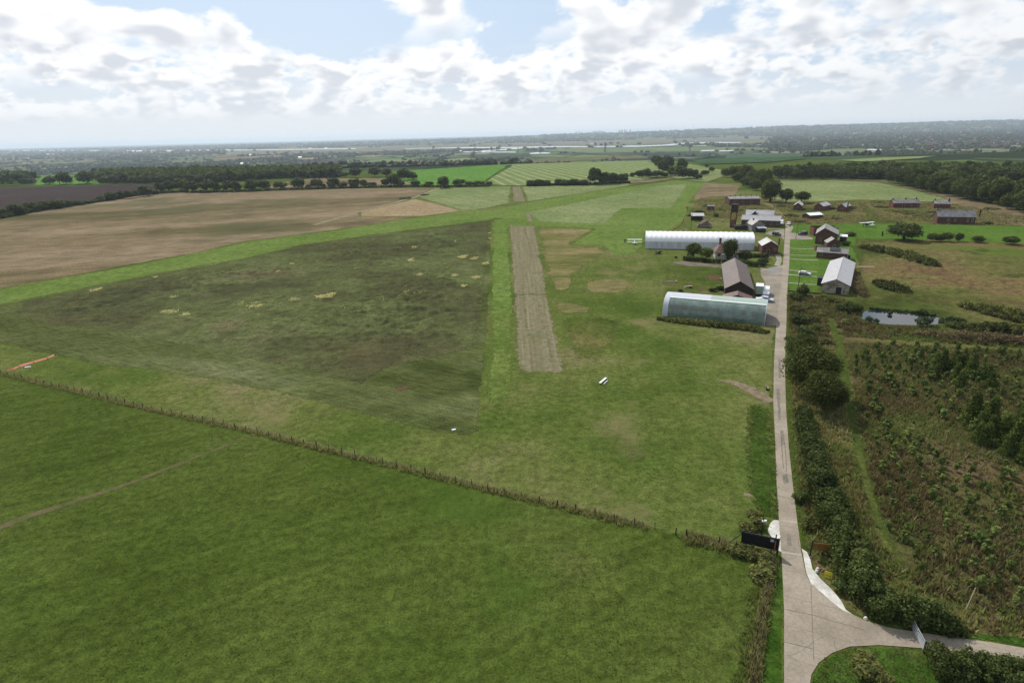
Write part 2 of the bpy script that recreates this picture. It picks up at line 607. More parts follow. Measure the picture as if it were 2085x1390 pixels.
M['scrubland'] = grass('scrub_grassland', [C(66, 74, 36), C(94, 98, 52), C(112, 106, 66), C(118, 98, 70)], 0.022, 0.6, 1.0, contrast=0.9,
                       extra=chain(patches(C(98, 78, 60), 0.03, 0.56, 0.68, 7, 3, 0.8), patches(C(96, 112, 50), 0.018, 0.54, 0.64, 6, 6, 0.75), patches(C(60, 66, 38), 0.05, 0.58, 0.66, 7, 12, 0.7)))
M['plantation'] = grass('plantation_floor', [C(70, 78, 42), C(92, 92, 54), C(102, 90, 62), C(116, 100, 76)], 0.05, 1.2, 1.0, contrast=0.9,
                        extra=patches(C(92, 66, 50), 0.045, 0.56, 0.70, 6, 9, 0.6))
M['verge'] = grass('verge_turf', [C(52, 78, 26), C(64, 90, 32), C(74, 98, 40), C(92, 106, 52)], 0.12, 1.0, 0.9, contrast=0.9)
M['greenpath'] = grass('mown_path_grass', [C(68, 82, 36), C(78, 90, 42), C(92, 96, 52)], 0.06, 1.0, 0.6)
M['strip'] = None
M['ploughed'] = grass('ploughed_soil', [C(62, 52, 50), C(72, 62, 60), C(82, 70, 66)], 0.01, 0.3, 0.5, streak=(3, .12, 1.2))
M['farbright'] = grass('young_crop', [C(88, 128, 52), C(96, 134, 60), C(104, 138, 68)], 0.006, 0.2, 0.2)


def stripfield():
    m = newmat('striped_cut_field')
    p = position()
    vr = node('ShaderNodeVectorRotate'); vr.rotation_type = 'Z_AXIS'
    setin(vr.inputs['Vector'], p); vr.inputs['Angle'].default_value = math.radians(-9)
    x, y, z = sep(S(vr.outputs[0]))
    wv = math_('SINE', (x + noise(p, 0.01, 3.0) * 6) * (2 * math.pi / 13.5))
    n = noise(p, 0.02, 8.0, 0.6)
    c = ramp(n, [(0.3, C(108, 126, 72)), (0.7, C(126, 140, 90))])
    c = mix(sstep(wv, 0.2, 0.9) * sstep(noise(p, 0.05, 4.0), 0.3, 0.6, 0.4, 0.9), c, C(158, 164, 120))
    v = sstep(noise(p, 0.4, 4.0, 0.7), 0.3, 0.7, 0.85, 1.15)
    return finish(m, mix(1.0, c, comb(v, v, v), 'MULTIPLY'), 0.9, 0.0, edge=noise(p, 0.5, 3.0))


M['striped'] = stripfield()


def soilstrip():
    m = newmat('bare_runway_strip')
    p = position()
    x, y, z = sep(p)
    wob = noise(p, 0.05, 3.0) * 0.8
    lines = noise(comb((x + wob) * 1.6, y * 0.02, 0), 1.0, 4.0, 0.6)
    n = noise(p, 0.6, 8.0, 0.65)
    c = ramp(n, [(0.3, C(108, 106, 80)), (0.5, C(130, 123, 97)), (0.7, C(146, 138, 111))])
    c = mix(sstep(lines, 0.52, 0.68) * 0.5, c, C(158, 152, 122))
    c = mix(sstep(lines, 0.47, 0.36) * 0.4, c, C(104, 108, 72))
    c = mix(sstep(noise(vmath('ADD', p, (40, 9, 2)), 0.12, 7.0, 0.65), 0.54, 0.66) * 0.45, c, C(98, 106, 66))
    # two broken rows of weed tufts along the strip
    t = noise(comb(x * 1.1, y * 0.7, 4.0), 1.0, 6.0, 0.7)
    for x0, w in ((4.4, 0.75), (8.9, 0.85)):
        dd = math_('ABSOLUTE', x - x0 + noise(comb(0, y, 0), 0.04, 3) * 2.4 - 1.2)
        k = sstep(dd, w * 1.1, w * 0.2) * sstep(t, 0.52, 0.60)
        c = mix(k * 0.7, c, C(82, 80, 56))
    return finish(m, c, 0.95, 0.0, n, 0.7, 0.25, edge=noise(p, 0.9, 4.0, 0.6))


M['strip'] = soilstrip()


def concrete(name, base, dirt, joints=0.0, cracks=True, scale=0.2, ang=math.radians(-23.4)):
    m = newmat(name)
    p = position()
    n = noise(p, scale, 8.0, 0.6)
    f = noise(p, 3.0, 5.0, 0.7)
    c = mix(sstep(n, 0.35, 0.68), base, dirt)
    v = sstep(f, 0.3, 0.7, 0.86, 1.12)
    c = mix(1.0, c, comb(v, v, v), 'MULTIPLY')
    if joints:
        vr = node('ShaderNodeVectorRotate'); vr.rotation_type = 'Z_AXIS'
        setin(vr.inputs['Vector'], p); vr.inputs['Angle'].default_value = -ang
        x, y, z = sep(S(vr.outputs[0]))
        fy = math_('ABSOLUTE', math_('FRACT', y * (1 / joints)) - 0.5)
        j = sstep(fy, 0.007, 0.0) * 0.75
        c = mix(j, c, C(92, 84, 74))
    if cracks:
        cv = voronoi(vmath('ADD', p, comb(noise(p, 0.7, 3), noise(vmath('ADD', p, (9, 9, 9)), 0.7, 3), 0)), 0.16, 'DISTANCE_TO_EDGE')
        k = sstep(cv, 0.010, 0.0) * sstep(noise(p, 0.05, 2.0), 0.5, 0.6) * 0.4
        c = mix(k, c, C(78, 74, 64))
    return finish(m, c, 0.85, 0.06, f, 0.25, 0.03, edge=noise(p, 2.0, 4.0, 0.6))


M['road'] = concrete('road_concrete', C(175, 163, 146), C(152, 141, 125), 4.5)
M['apron'] = concrete('apron_concrete', C(164, 154, 139), C(136, 127, 113), 5.5)
M['patch'] = concrete('grey_road_repair', C(142, 136, 126), C(122, 118, 108), 0, False, 0.5)
M['crack'] = concrete('tar_filled_crack', C(112, 105, 94), C(92, 90, 76), 0, False, 1.0)
M['joint'] = concrete('pale_joint_strip', C(196, 186, 168), C(176, 166, 150), 0, False, 0.5)
M['newconcrete'] = concrete('new_white_concrete', C(232, 229, 222), C(198, 192, 182), 1.7, False, 0.5)
M['pathconc'] = concrete('garden_path_concrete', C(170, 164, 148), C(146, 142, 124), 0, False)
M['gravel'] = concrete('gravel_track', C(132, 120, 106), C(102, 98, 82), 0, False, 0.35)
M['trackdirt'] = concrete('dirt_track', C(150, 136, 104), C(122, 118, 82), 0, False, 0.1)
M['mud'] = concrete('bare_mud', C(150, 132, 112), C(112, 104, 78), 0, False, 0.6)
M['drypatch'] = grass('parched_turf', [C(104, 112, 58), C(116, 118, 70), C(130, 124, 84)], 0.06, 0.9, 0.5, contrast=0.9)
M['wheel'] = grass('wheel_worn_grass', [C(98, 112, 60), C(108, 118, 70)], 0.1, 1.0, 0.3)
M['redsoil'] = concrete('reddish_soil', C(108, 76, 58), C(88, 74, 50), 0, False, 0.5)
M['worn'] = concrete('worn_footpath', C(108, 98, 68), C(86, 90, 48), 0, False, 0.5)


def simple(name, color, rough=0.6, spec=0.3, metal=0.0, var=0.12, sc_=2.0, bstr=0.0):
    m = newmat(name)
    p = objcoord()
    n = noise(p, sc_, 6.0, 0.65)
    v = sstep(n, 0.3, 0.7, 1 - var, 1 + var)
    c = mix(1.0, color, comb(v, v, v), 'MULTIPLY')
    return finish(m, c, rough, spec, n if bstr else None, bstr, 0.05, metal)


def water(name, c, rough, bump, metal=0.0):
    m = newmat(name)
    p = position()
    n = noise(p, 0.8, 3.0, 0.5)
    return finish(m, c, rough, 0.5, n if bump else None, bump, 0.05, metal)


M['pond'] = water('pond_water', (0.012, 0.016, 0.016), 0.06, 0.06)
M['puddle'] = water('puddle_water', (0.06, 0.055, 0.05), 0.08, 0.03)
M['river'] = water('river_water', (0.95, 0.96, 0.98), 0.12, 0.0, 0.95)


def corrugated(name, cols, rust=0.0, rustcol=(0.12, 0.05, 0.03), pitch=3.0, axis=0, rough=0.5, spec=0.4, sheets=True):
    m = newmat(name)
    p = objcoord()
    x, y, z = sep(p)
    u = x if axis == 0 else y
    n = noise(p, 0.9, 7.0, 0.65)
    cell = noise(comb(math_('FLOOR', u * 1.0), math_('FLOOR', (y if axis == 0 else x) * 0.45), math_('FLOOR', z * .4)), 3.7, 0.0)
    c = ramp(n, [(0.3, cols[0]), (0.5, cols[1]), (0.7, cols[2])])
    if sheets:
        v = sstep(cell, 0.3, 0.7, 0.8, 1.15); c = mix(1.0, c, comb(v, v, v), 'MULTIPLY')
    if rust:
        r = noise(vmath('ADD', p, (7, 3, 1)), 0.6, 7.0, 0.7)
        c = mix(sstep(r, 0.62 - rust * 0.25, 0.72) * 0.85, c, rustcol)
    b = math_('SINE', u * (2 * math.pi * pitch))
    return finish(m, c, rough, spec, b, 0.35, 0.03)


def brick(name, c1, c2, mortar, plaster=None):
    m = newmat(name)
    p = objcoord()
    x, y, z = sep(p)
    bt = node('ShaderNodeTexBrick')
    setin(bt.inputs['Vector'], comb(x + y, z, 0.0))
    setin(bt.inputs['Color1'], c1); setin(bt.inputs['Color2'], c2); setin(bt.inputs['Mortar'], mortar)
    bt.inputs['Scale'].default_value = 4.0; bt.inputs['Mortar Size'].default_value = 0.012
    c = S(bt.outputs[0])
    n = noise(p, 0.8, 7.0, 0.65)
    v = sstep(n, 0.3, 0.7, 0.72, 1.22); c = mix(1.0, c, comb(v, v, v), 'MULTIPLY')
    if plaster: c = mix(sstep(noise(p, 0.6, 6.0, 0.6), 0.42, 0.55), c, plaster)
    return finish(m, c, 0.9, 0.15)


M['brick'] = brick('red_brick', C(128, 78, 64), C(110, 68, 56), C(140, 120, 108))
M['brickdark'] = brick('weathered_brown_brick', C(114, 78, 66), C(100, 70, 60), C(116, 100, 90))
M['render'] = brick('patchy_render', C(150, 132, 112), C(138, 122, 106), C(150, 140, 124), C(186, 178, 160))
M['greyrender'] = brick('grey_render', C(140, 138, 132), C(128, 126, 120), C(140, 136, 128), C(156, 154, 146))
M['whitewall'] = simple('whitewash', C(215, 210, 200), 0.8, 0.2)
M['roofgrey'] = corrugated('grey_sheet_roof', [C(168, 166, 166), C(188, 186, 188), C(204, 202, 204)], pitch=2.0, axis=1, sheets=False)
M['rooflight'] = corrugated('pale_sheet_roof', [C(178, 176, 174), C(200, 198, 196), C(214, 212, 210)], 0.15, C(140, 128, 112), axis=1)
M['roofold'] = corrugated('lichened_asbestos_roof', [C(122, 118, 112), C(150, 146, 140), C(170, 166, 158)], 0.25, C(104, 96, 82), axis=1)
M['roofdark'] = corrugated('dark_slate_roof', [C(104, 102, 104), C(124, 122, 124), C(140, 138, 138)], 0.1, C(96, 84, 76), axis=0)
M['roofbrown'] = corrugated('rusty_brown_roof', [C(78, 61, 52), C(99, 80, 69), C(122, 103, 92)], 0.75, C(92, 58, 45), axis=1, pitch=2.5)
M['roofrust'] = corrugated('rusted_lean_to_roof', [C(92, 66, 56), C(110, 82, 70), C(126, 102, 92)], 0.7, C(110, 64, 46), axis=1)
M['tile'] = corrugated('red_clay_tiles', [C(104, 70, 58), C(122, 82, 68), C(134, 94, 78)], 0.2, C(84, 62, 52), pitch=3.0, axis=0)
M['weatherboard'] = simple('dark_weatherboard', C(70, 60, 54), 0.85, 0.15, var=0.25)
M['rustiron'] = simple('rusted_iron', C(126, 74, 58), 0.85, 0.2, var=0.3)
M['tankiron'] = simple('dark_tank_iron', C(66, 56, 54), 0.8, 0.2, var=0.25)
M['tentwhite'] = simple('white_pvc_sheet', C(248, 248, 250, 0.8), 0.45, 0.4, var=0.04)
M['tentgrey'] = None
M['black'] = simple('black_paint', (0.012, 0.012, 0.014), 0.4, 0.5)
M['door'] = simple('dark_door_paint', C(48, 44, 50), 0.6, 0.3)
M['glass'] = finish(newmat('window_glass'), (0.02, 0.024, 0.028), 0.08, 0.6)
M['frame'] = simple('white_frame_paint', C(205, 203, 196), 0.6)
M['steel'] = simple('galvanised_steel', C(196, 200, 204), 0.4, 0.5, 0.15)
M['wood'] = simple('weathered_post_wood', C(82, 70, 58), 0.9, 0.1, var=0.3)
M['palewood'] = simple('pale_timber', C(172, 158, 132), 0.85, 0.1)
M['wire'] = simple('fence_wire', C(110, 106, 100), 0.5, 0.5, 0.5)
M['tyre'] = simple('tyre_rubber', (0.015, 0.015, 0.015), 0.8)
M['carwhite'] = finish(newmat('white_car_paint'), C(236, 238, 242, 0.8), 0.25, 0.5)
M['carblue'] = finish(newmat('pale_silver_car_paint'), C(196, 204, 216, 0.8), 0.25, 0.5)
M['cardark'] = finish(newmat('black_car_paint'), (0.012, 0.013, 0.018), 0.2, 0.6)
M['cargreen'] = finish(newmat('dark_green_panel'), C(20, 84, 62), 0.3, 0.5)
M['boxgreen'] = simple('pale_green_box_panel', C(176, 190, 172), 0.5, 0.4)
M['planewhite'] = finish(newmat('white_aircraft_fabric'), C(240, 242, 244, 0.8), 0.4, 0.4)
M['orange'] = simple('orange_netting_plastic', C(186, 98, 58), 0.7)
M['sock'] = simple('orange_windsock_cloth', C(232, 96, 44), 0.8)
M['yellowtape'] = simple('yellow_netting_plastic', C(214, 178, 96), 0.7)
M['yellow'] = simple('yellow_sign_paint', C(226, 210, 48), 0.6)
M['signtan'] = simple('bare_plywood_back', C(138, 104, 44), 0.8)
M['signblack'] = simple('black_hoarding_board', (0.010, 0.011, 0.012), 0.55, 0.3, var=0.3, sc_=3)
M['stone'] = simple('brown_rubble_stone', C(146, 116, 90), 0.9, 0.15, var=0.3)
M['whitestone'] = simple('white_painted_stone', C(232, 230, 224), 0.8, 0.2)
M['skin'] = simple('skin', C(190, 146, 120), 0.6)
M['darkcloth'] = simple('dark_clothes', C(38, 38, 44), 0.9)
M['towerblock'] = simple('pale_tower_concrete', C(190, 190, 190), 0.8)


def hangargreen():
    m = newmat('green_hangar_sheeting')
    p = objcoord()
    x, y, z = sep(p)
    n = noise(p, 0.5, 7.0, 0.6)
    c = ramp(n, [(0.3, C(92, 114, 103)), (0.5, C(112, 134, 121)), (0.72, C(142, 158, 144))])
    cell = noise(comb(math_('FLOOR', x * 0.72), math_('FLOOR', z * 0.9), 0.0), 5.3, 0.0)
    v = sstep(cell, 0.3, 0.7, 0.86, 1.14); c = mix(1.0, c, comb(v, v, v), 'MULTIPLY')
    # sheets patched in dull brown along one course of the side
    cell2 = noise(comb(math_('FLOOR', x * 0.72), 3.3, 7.0), 4.1, 0.0)
    course = sstep(z, 2.25, 2.3) * sstep(z, 3.45, 3.4)
    c = mix(course * sstep(cell2, 0.50, 0.53) * sstep(noise(p, 1.5, 4), .35, .6, .4, .85), c, C(104, 104, 76))
    st = noise(comb(x * 3.0, y * 0.2, z * 0.25), 1.0, 4.0, 0.6)
    c = mix(sstep(st, 0.55, 0.75) * 0.35, c, C(78, 90, 78))
    b = math_('SINE', x * (2 * math.pi * 2.6))
    return finish(m, c, 0.24, 0.8, b, 0.10, 0.01)


M['hangargreen'] = hangargreen()
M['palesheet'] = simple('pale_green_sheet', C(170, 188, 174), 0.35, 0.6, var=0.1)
M['highlightsheet'] = simple('painted_ridge_highlight', C(226, 234, 226, .75), 0.3, 0.6, var=0.06)  # pale line below the crest: a highlight put in as colour
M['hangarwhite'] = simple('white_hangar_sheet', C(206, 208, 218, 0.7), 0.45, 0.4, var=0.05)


def tentgrey():
    m = newmat('shade_grey_pvc_wall')
    p = objcoord()
    x, y, z = sep(p)
    st = noise(comb(x * 1.4, y * 0.2, z * 0.16), 1.0, 5.0, 0.65)
    c = ramp(st, [(0.32, C(170, 172, 176, .8)), (0.5, C(196, 198, 204, .8)), (0.7, C(212, 214, 220, .8))])  # streaky sheet, greyed so the wall's shade is in its colour
    return finish(m, c, 0.5, 0.35)


M['tentgrey'] = tentgrey()


def leafmat(name, dark, light, trans=0.25, autumn=None):
    m = newmat(name)
    t = attr('tint'); r = objrand()
    c = mix(t, dark, light)
    v = sstep(r, 0.0, 1.0, 0.82, 1.16, smooth=False)
    c = mix(1.0, c, comb(v, v, v * 0.95), 'MULTIPLY')
    d = node('ShaderNodeBsdfPrincipled'); setin(d.inputs['Base Color'], c); d.inputs['Roughness'].default_value = 0.65
    d.inputs['Specular IOR Level'].default_value = 0.06
    tr = node('ShaderNodeBsdfTranslucent'); setin(tr.inputs['Color'], mix(1.0, c, (1.1, 1.25, 0.6), 'MULTIPLY'))
    ms = node('ShaderNodeMixShader'); ms.inputs[0].default_value = trans
    S.nt.links.new(d.outputs[0], ms.inputs[1]); S.nt.links.new(tr.outputs[0], ms.inputs[2])
    o = node('ShaderNodeOutputMaterial'); S.nt.links.new(ms.outputs[0], o.inputs[0])
    return m


L = {}
L['oak'] = leafmat('oak_leaves', (0.033, 0.0432, 0.0105), (0.1056, 0.1242, 0.0296))
L['wood'] = leafmat('woodland_leaves', (0.033, 0.0454, 0.012), (0.1104, 0.1288, 0.0328))
L['hedge'] = leafmat('hedge_leaves', (0.0308, 0.0454, 0.0135), (0.12, 0.1472, 0.0437))
L['willow'] = leafmat('willow_leaves', (0.06, 0.085, 0.045), (0.13, 0.16, 0.085))
L['lime'] = leafmat('yellow_green_leaves', (0.05, 0.075, 0.012), (0.16, 0.20, 0.05))
L['sapling'] = leafmat('sapling_leaves', (0.066, 0.0918, 0.0255), (0.204, 0.2357, 0.0741))
L['saplinglime'] = leafmat('light_sapling_leaves', (0.06, 0.095, 0.02), (0.17, 0.22, 0.07))
L['conifer'] = leafmat('conifer_needles', (0.0396, 0.0648, 0.015), (0.1176, 0.1437, 0.0328))
L['bramble'] = leafmat('bramble_leaves', (0.0495, 0.0594, 0.018), (0.168, 0.1667, 0.0515))
L['drygrass'] = leafmat('dry_grass_blades', (0.14, 0.12, 0.06), (0.34, 0.29, 0.17), 0.35)
L['greengrass'] = leafmat('tall_grass_blades', (0.09, 0.11, 0.036), (0.21, 0.225, 0.09), 0.35)
L['rustweed'] = leafmat('dock_and_bracken', (0.10, 0.07, 0.042), (0.23, 0.17, 0.105), 0.3)
L['far'] = leafmat('distant_leaves', (0.040, 0.051, 0.025), (0.070, 0.084, 0.042), 0.2)
L['turf'] = leafmat('pasture_blades', (0.075, 0.095, 0.026), (0.15, 0.175, 0.062), 0.35)
L['reed'] = leafmat('reed_blades', (0.03, 0.055, 0.025), (0.09, 0.13, 0.05), 0.25)
L['straw'] = leafmat('straw_tussock_blades', (0.36, 0.30, 0.18), (0.62, 0.54, 0.36), 0.35)
M['bark'] = simple('bark', C(84, 72, 60), 0.95, 0.1, var=0.3)
# ------------------------------------------------------------------ the ground
def make_ground():
    m = newmat('ground_cover')
    p = position()
    x, y, z = sep(p)
    wob = comb(noise(p, 0.004, 4.0) * 140.0, noise(vmath('ADD', p, (500, 900, 0)), 0.004, 4.0) * 140.0, 0.0)
    q = vmath('MULTIPLY', vmath('ADD', p, wob), (1.0, 0.62, 0.0))
    cellc = voronoi(q, 1 / 210.0, 'F1', 'Color')
    r, g, b = sep(cellc)
    edge = voronoi(q, 1 / 210.0, 'DISTANCE_TO_EDGE')
    c = ramp(r, [(0.0, C(66, 84, 56)), (0.22, C(96, 116, 72)), (0.4, C(112, 124, 82)), (0.55, C(134, 130, 100)),
                 (0.68, C(86, 98, 68)), (0.8, C(150, 132, 104)), (0.92, C(104, 132, 74))], 'CONSTANT')
    n = noise(p, 0.012, 8.0, 0.65)
    v = sstep(n, 0.3, 0.7, 0.75, 1.25); c = mix(1.0, c, comb(v, v, v), 'MULTIPLY')
    c = mix(sstep(edge, 0.075, 0.04), c, C(54, 66, 48))
    woods = noise(q, 1 / 420.0, 5.0, 0.6)
    c = mix(sstep(woods, 0.53, 0.56), c, C(52, 64, 46))
    # salt marsh near the river
    marsh = sstep(y, 4300, 4700) * sstep(y, 7600, 6900)
    c = mix(marsh * 0.75, c, mix(sstep(noise(q, 1 / 300., 5.0), 0.45, 0.55), C(116, 122, 92), C(134, 122, 106)))
    finish(m, c, 0.95, 0.0)
    ys = np.concatenate([np.linspace(-260, 980, 40), np.linspace(1010, 1940, 40), np.linspace(2000, 6600, 40), np.linspace(6750, 17500, 70), np.linspace(18500, 42000, 14)])
    us = np.linspace(-1, 1, 141)
    half = 420 + np.maximum(ys, 0) * 1.25
    X = us[None, :] * half[:, None]; Y = np.repeat(ys[:, None], len(us), 1)
    Z = terr(X, Y)
    ny, nx = X.shape
    idx = np.arange(ny * nx).reshape(ny, nx)
    F = np.stack([idx[:-1, :-1], idx[:-1, 1:], idx[1:, 1:], idx[1:, :-1]], -1).reshape(-1, 4)
    tag(obj('ground', mesh('ground', np.c_[X.ravel(), Y.ravel(), Z.ravel()], F, m, smooth=True)), kind='structure')


make_ground()
sheet('pasture_field', [(-420, -200), (420, -200), (900, 560), (500, 985), (-700, 985), (-900, 400)], M['pasture'], 0.02, px=False)

# the airfield: everything inside the fence is mown, other growth lies on it
FENCE = [(-330, 683), (-160, 723), (0, 761), (100, 784), (200, 808), (290, 830), (420, 858), (535, 884), (680, 920), (800, 948), (920, 979), (1015, 1002), (1117, 1026), (1220, 1050), (1318, 1074)]
FENCE_E = [(1396, 1094), (1430, 1100), (1480, 1112), (1530, 1124), (1568, 1134)]
sheet('airfield_grass', FENCE + FENCE_E + [(1583, 1090), (1583, 980), (1575, 835), (1577, 720), (1582, 662), (1601, 520), (1601, 460), (1560, 400), (1540, 352), (1440, 345), (1300, 372), (1000, 378), (700, 384), (375, 393), (0, 445), (-300, 500), (-500, 600)], M['mown'], 0.05, jag=0.5, seed=3)
sheet('mown_strip', [(-200, 632), (0, 590), (200, 553), (400, 516), (500, 493), (700, 467), (860, 442), (945, 430), (1000, 427), (1100, 408), (1190, 394), (1280, 380), (1400, 364), (1425, 350), (1445, 350), (1440, 372), (1428, 385), (1406, 408), (1397, 440), (1392, 452), (1360, 473), (1316, 474),
                     (1310, 500), (1290, 520), (1250, 520), (1225, 500), (1163, 497), (1213, 466), (1090, 460), (1035, 460), (1045, 600), (1047, 640), (996, 640), (998, 600), (1003, 447), (760, 478), (620, 497), (500, 525), (300, 560), (120, 596), (40, 612), (-200, 664)], M['bright'], 0.08, jag=0.6, seed=4, soft=1.8)
sheet('mown_strip', [(998, 610), (1045, 610), (1049, 690), (1053, 770), (1040, 820), (984, 840), (990, 740)], M['halfbright'], 0.075, jag=0.8, seed=44, soft=2.6)
CUT = [(1003, 447), (998, 600), (990, 740), (978, 884), (945, 889), (890, 885), (760, 850), (650, 822), (560, 800), (400, 770), (130, 731), (0, 702), (-230, 660), (-230, 668), (18, 620), (40, 612), (120, 596), (300, 560), (500, 525), (620, 497), (760, 478)]
sheet('cut_meadow', CUT, M['cut'], 0.11, jag=0.8, seed=5, soft=1.6)
sheet('tan_hay_field', [(-330, 500), (-200, 480), (0, 443), (60, 432), (200, 411), (300, 395), (375, 392), (560, 386), (700, 384), (885, 383), (860, 396), (830, 406), (733, 432), (735, 441), (860, 441), (700, 466), (500, 492), (400, 515), (200, 552), (0, 588), (-330, 660)], M['tan'], 0.12, jag=1.0, seed=6, soft=4.0)
sheet('stubble_field', [(733, 432), (844, 405), (895, 416), (940, 430), (860, 440), (735, 441)], M['stubble'], 0.16, jag=0.6, seed=7)
sheet('path', pathpoly([(640, 458), (733, 431), (800, 414), (850, 400), (893, 383)], 4.5), M['trackdirt'], 0.2, jag=0.5)
sheet('pale_hay_field', [(851, 402), (890, 384), (1042, 379), (1039, 411), (1036, 414), (990, 424), (942, 429), (895, 416)], M['pale'], 0.16, jag=1.5, seed=8)
sheet('pale_hay_field', [(1061, 380), (1197, 377), (1284, 373), (1284, 378), (1190, 393), (1100, 407), (1071, 411)], M['pale'], 0.16, jag=1.5, seed=9)
sheet('pale_hay_field', [(1066, 431), (1110, 424), (1190, 408), (1270, 392), (1330, 379), (1402, 374), (1400, 384), (1372, 424), (1270, 425), (1235, 456), (1150, 455), (1092, 451)], M['pale'], 0.16, jag=2.0, seed=10)
sheet('dry_hay_patch', [(1090, 462), (1213, 466), (1163, 498), (1225, 503), (1240, 514), (1183, 552), (1165, 562), (1112, 568)], M['haypatch'], 0.14, jag=1.6, seed=11, soft=4.0)
sheet('dry_hay_patch', [(1113, 562), (1165, 561), (1178, 575), (1165, 592), (1120, 594)], M['haypatch'], 0.15, jag=1.6, seed=12, soft=4.0)
sheet('dry_hay_patch', [(1180, 583), (1200, 570), (1240, 564), (1285, 568), (1300, 580), (1275, 597), (1230, 600), (1190, 595)], M['haypatch'], 0.15, jag=1.6, seed=13, soft=4.0, smooth=1)
sheet('dry_hay_patch', [(1121, 615), (1150, 612), (1222, 624), (1200, 640), (1150, 642), (1130, 640)], M['haypatch'], 0.15, jag=1.6, seed=14, soft=4.0)
sheet('rough_grass', [(1124, 642), (1200, 640), (1290, 650), (1262, 700), (1230, 740), (1200, 775), (1152, 770), (1148, 740)], M['roughgreen'], 0.14, jag=2.0, seed=15, soft=7.0)
sheet('rough_grass', [(1340, 530), (1500, 548), (1478, 590), (1470, 640), (1350, 640), (1330, 600), (1340, 560)], M['roughgreen'], 0.14, jag=2.0, seed=16, soft=7.0)
sheet('rough_grass', [(1520, 815), (1572, 830), (1583, 980), (1583, 1060), (1540, 1055), (1520, 1000), (1515, 900)], M['verge'], 0.14, jag=0.8, seed=17)
for k, pl in enumerate([[(1034, 459), (1091, 460), (1119, 601), (1042, 601)], [(1043, 599), (1119, 599), (1154, 762), (1047, 758)],
                        [(1066, 432), (1078, 432), (1090, 452), (1074, 451)], [(1041, 380), (1061, 380), (1072, 411), (1044, 411)]]):
    sheet('runway_strip', pl, M['strip'], 0.18, jag=0.9, seed=20 + k, soft=2.0)
# far side of the plateau
sheet('striped_field', [(983, 376), (1043, 379), (1250, 377), (1345, 360), (1352, 345), (1327, 327), (1240, 329), (1040, 335)], M['striped'], 0.5)
sheet('crop_field', [(818, 366), (800, 352), (845, 347), (1045, 335), (1020, 346), (983, 372), (980, 380), (840, 378)], M['farbright'], 0.5)
sheet('hay_field', [(540, 376), (640, 364), (760, 364), (840, 366), (840, 378), (700, 382), (545, 384)], M['tan'], 0.4)
sheet('ploughed_field', [(-150, 384), (0, 383), (330, 375), (360, 378), (300, 396), (200, 410), (60, 430), (0, 441), (-150, 465)], M['ploughed'], 0.4)
sheet('green_field', [(60, 358), (200, 356), (202, 376), (70, 378)], M['farbright'], 0.6)
sheet('green_field', [(1345, 352), (1400, 334), (1470, 347), (1478, 358), (1440, 372), (1380, 366)], M['pale'], 0.5)
sheet('hay_field', [(1278, 368), (1380, 364), (1330, 372), (1285, 374)], M['tan'], 0.55)
sheet('dry_field', [(1432, 372), (1510, 378), (1498, 398), (1440, 402), (1408, 412), (1412, 400)], M['tan'], 0.2, jag=1, seed=31)
sheet('pale_field', [(1576, 369), (1680, 367), (1790, 372), (1850, 384), (1920, 402), (1960, 417), (1900, 411), (1750, 407), (1640, 412), (1580, 410), (1560, 400)], M['pale'], 0.2, jag=1, seed=32)
sheet('dry_field', [(1570, 364), (1800, 366), (1850, 380), (1960, 402), (2085, 428), (2250, 470), (2250, 480), (2085, 462), (1950, 420), (1920, 402), (1850, 384), (1790, 372), (1680, 367), (1576, 369)], M['tan'], 0.22, jag=1, seed=33)
sheet('dry_field', [(1985, 371), (2250, 366), (2250, 388), (2000, 386)], M['tan'], 0.4)
sheet('scrub_ground', [(1425, 404), (1500, 398), (1560, 405), (1640, 412), (1750, 407), (1900, 411), (1960, 418), (2250, 470), (2250, 462), (1800, 456), (1604, 457), (1600, 452), (1520, 452), (1440, 447), (1398, 445), (1402, 428)], M['scrubland'], 0.17, jag=0.8, seed=34)
sheet('bright_lawn', [(1609, 458), (1800, 455), (2085, 461), (2250, 466), (2250, 503), (2085, 497), (1900, 489), (1800, 487), (1745, 486), (1742, 512), (1760, 530), (1700, 530), (1664, 600), (1604, 598), (1605, 520)], M['lawn'], 0.1, jag=0.4, seed=35)
sheet('green_track', [(1750, 420), (1765, 420), (1785, 435), (1812, 456), (1780, 456), (1762, 438)], M['greenpath'], 0.22, jag=.5)
RIGHTLAND = [(1604, 598), (1664, 600), (1735, 600), (1742, 512), (1745, 486), (1800, 487), (1900, 489), (2085, 497), (2300, 505), (2700, 900), (2300, 1330), (2085, 1310), (1905, 1288), (1810, 1272), (1760, 1258), (1700, 1228), (1668, 1195), (1640, 1130), (1626, 1060), (1614, 985), (1604, 870), (1600, 740), (1602, 660)]
sheet('scrub_ground', RIGHTLAND, M['scrubland'], 0.09, jag=0.3, seed=36)
sheet('plantation_ground', [(1722, 698), (1850, 702), (2085, 716), (2500, 745), (2500, 1250), (2085, 1262), (2000, 1240), (1880, 1200), (1810, 1130), (1780, 1050), (1752, 900), (1730, 780)], M['plantation'], 0.13, jag=0.8, seed=37)
sheet('mown_path', pathpoly([(1690, 650), (1706, 690), (1716, 740), (1726, 800), (1742, 880), (1758, 960), (1778, 1030), (1808, 1100), (1850, 1150)], [2.0, 3.0, 2.8, 2.6, 2.2, 1.6, 1.4, 1.4, 1.2]), M['greenpath'], 0.16, jag=.35)
sheet('mown_path', pathpoly([(1700, 680), (1780, 684), (1900, 694), (2085, 706), (2300, 720)], [3, 4, 3, 3, 3]), M['greenpath'], 0.155, jag=.5)
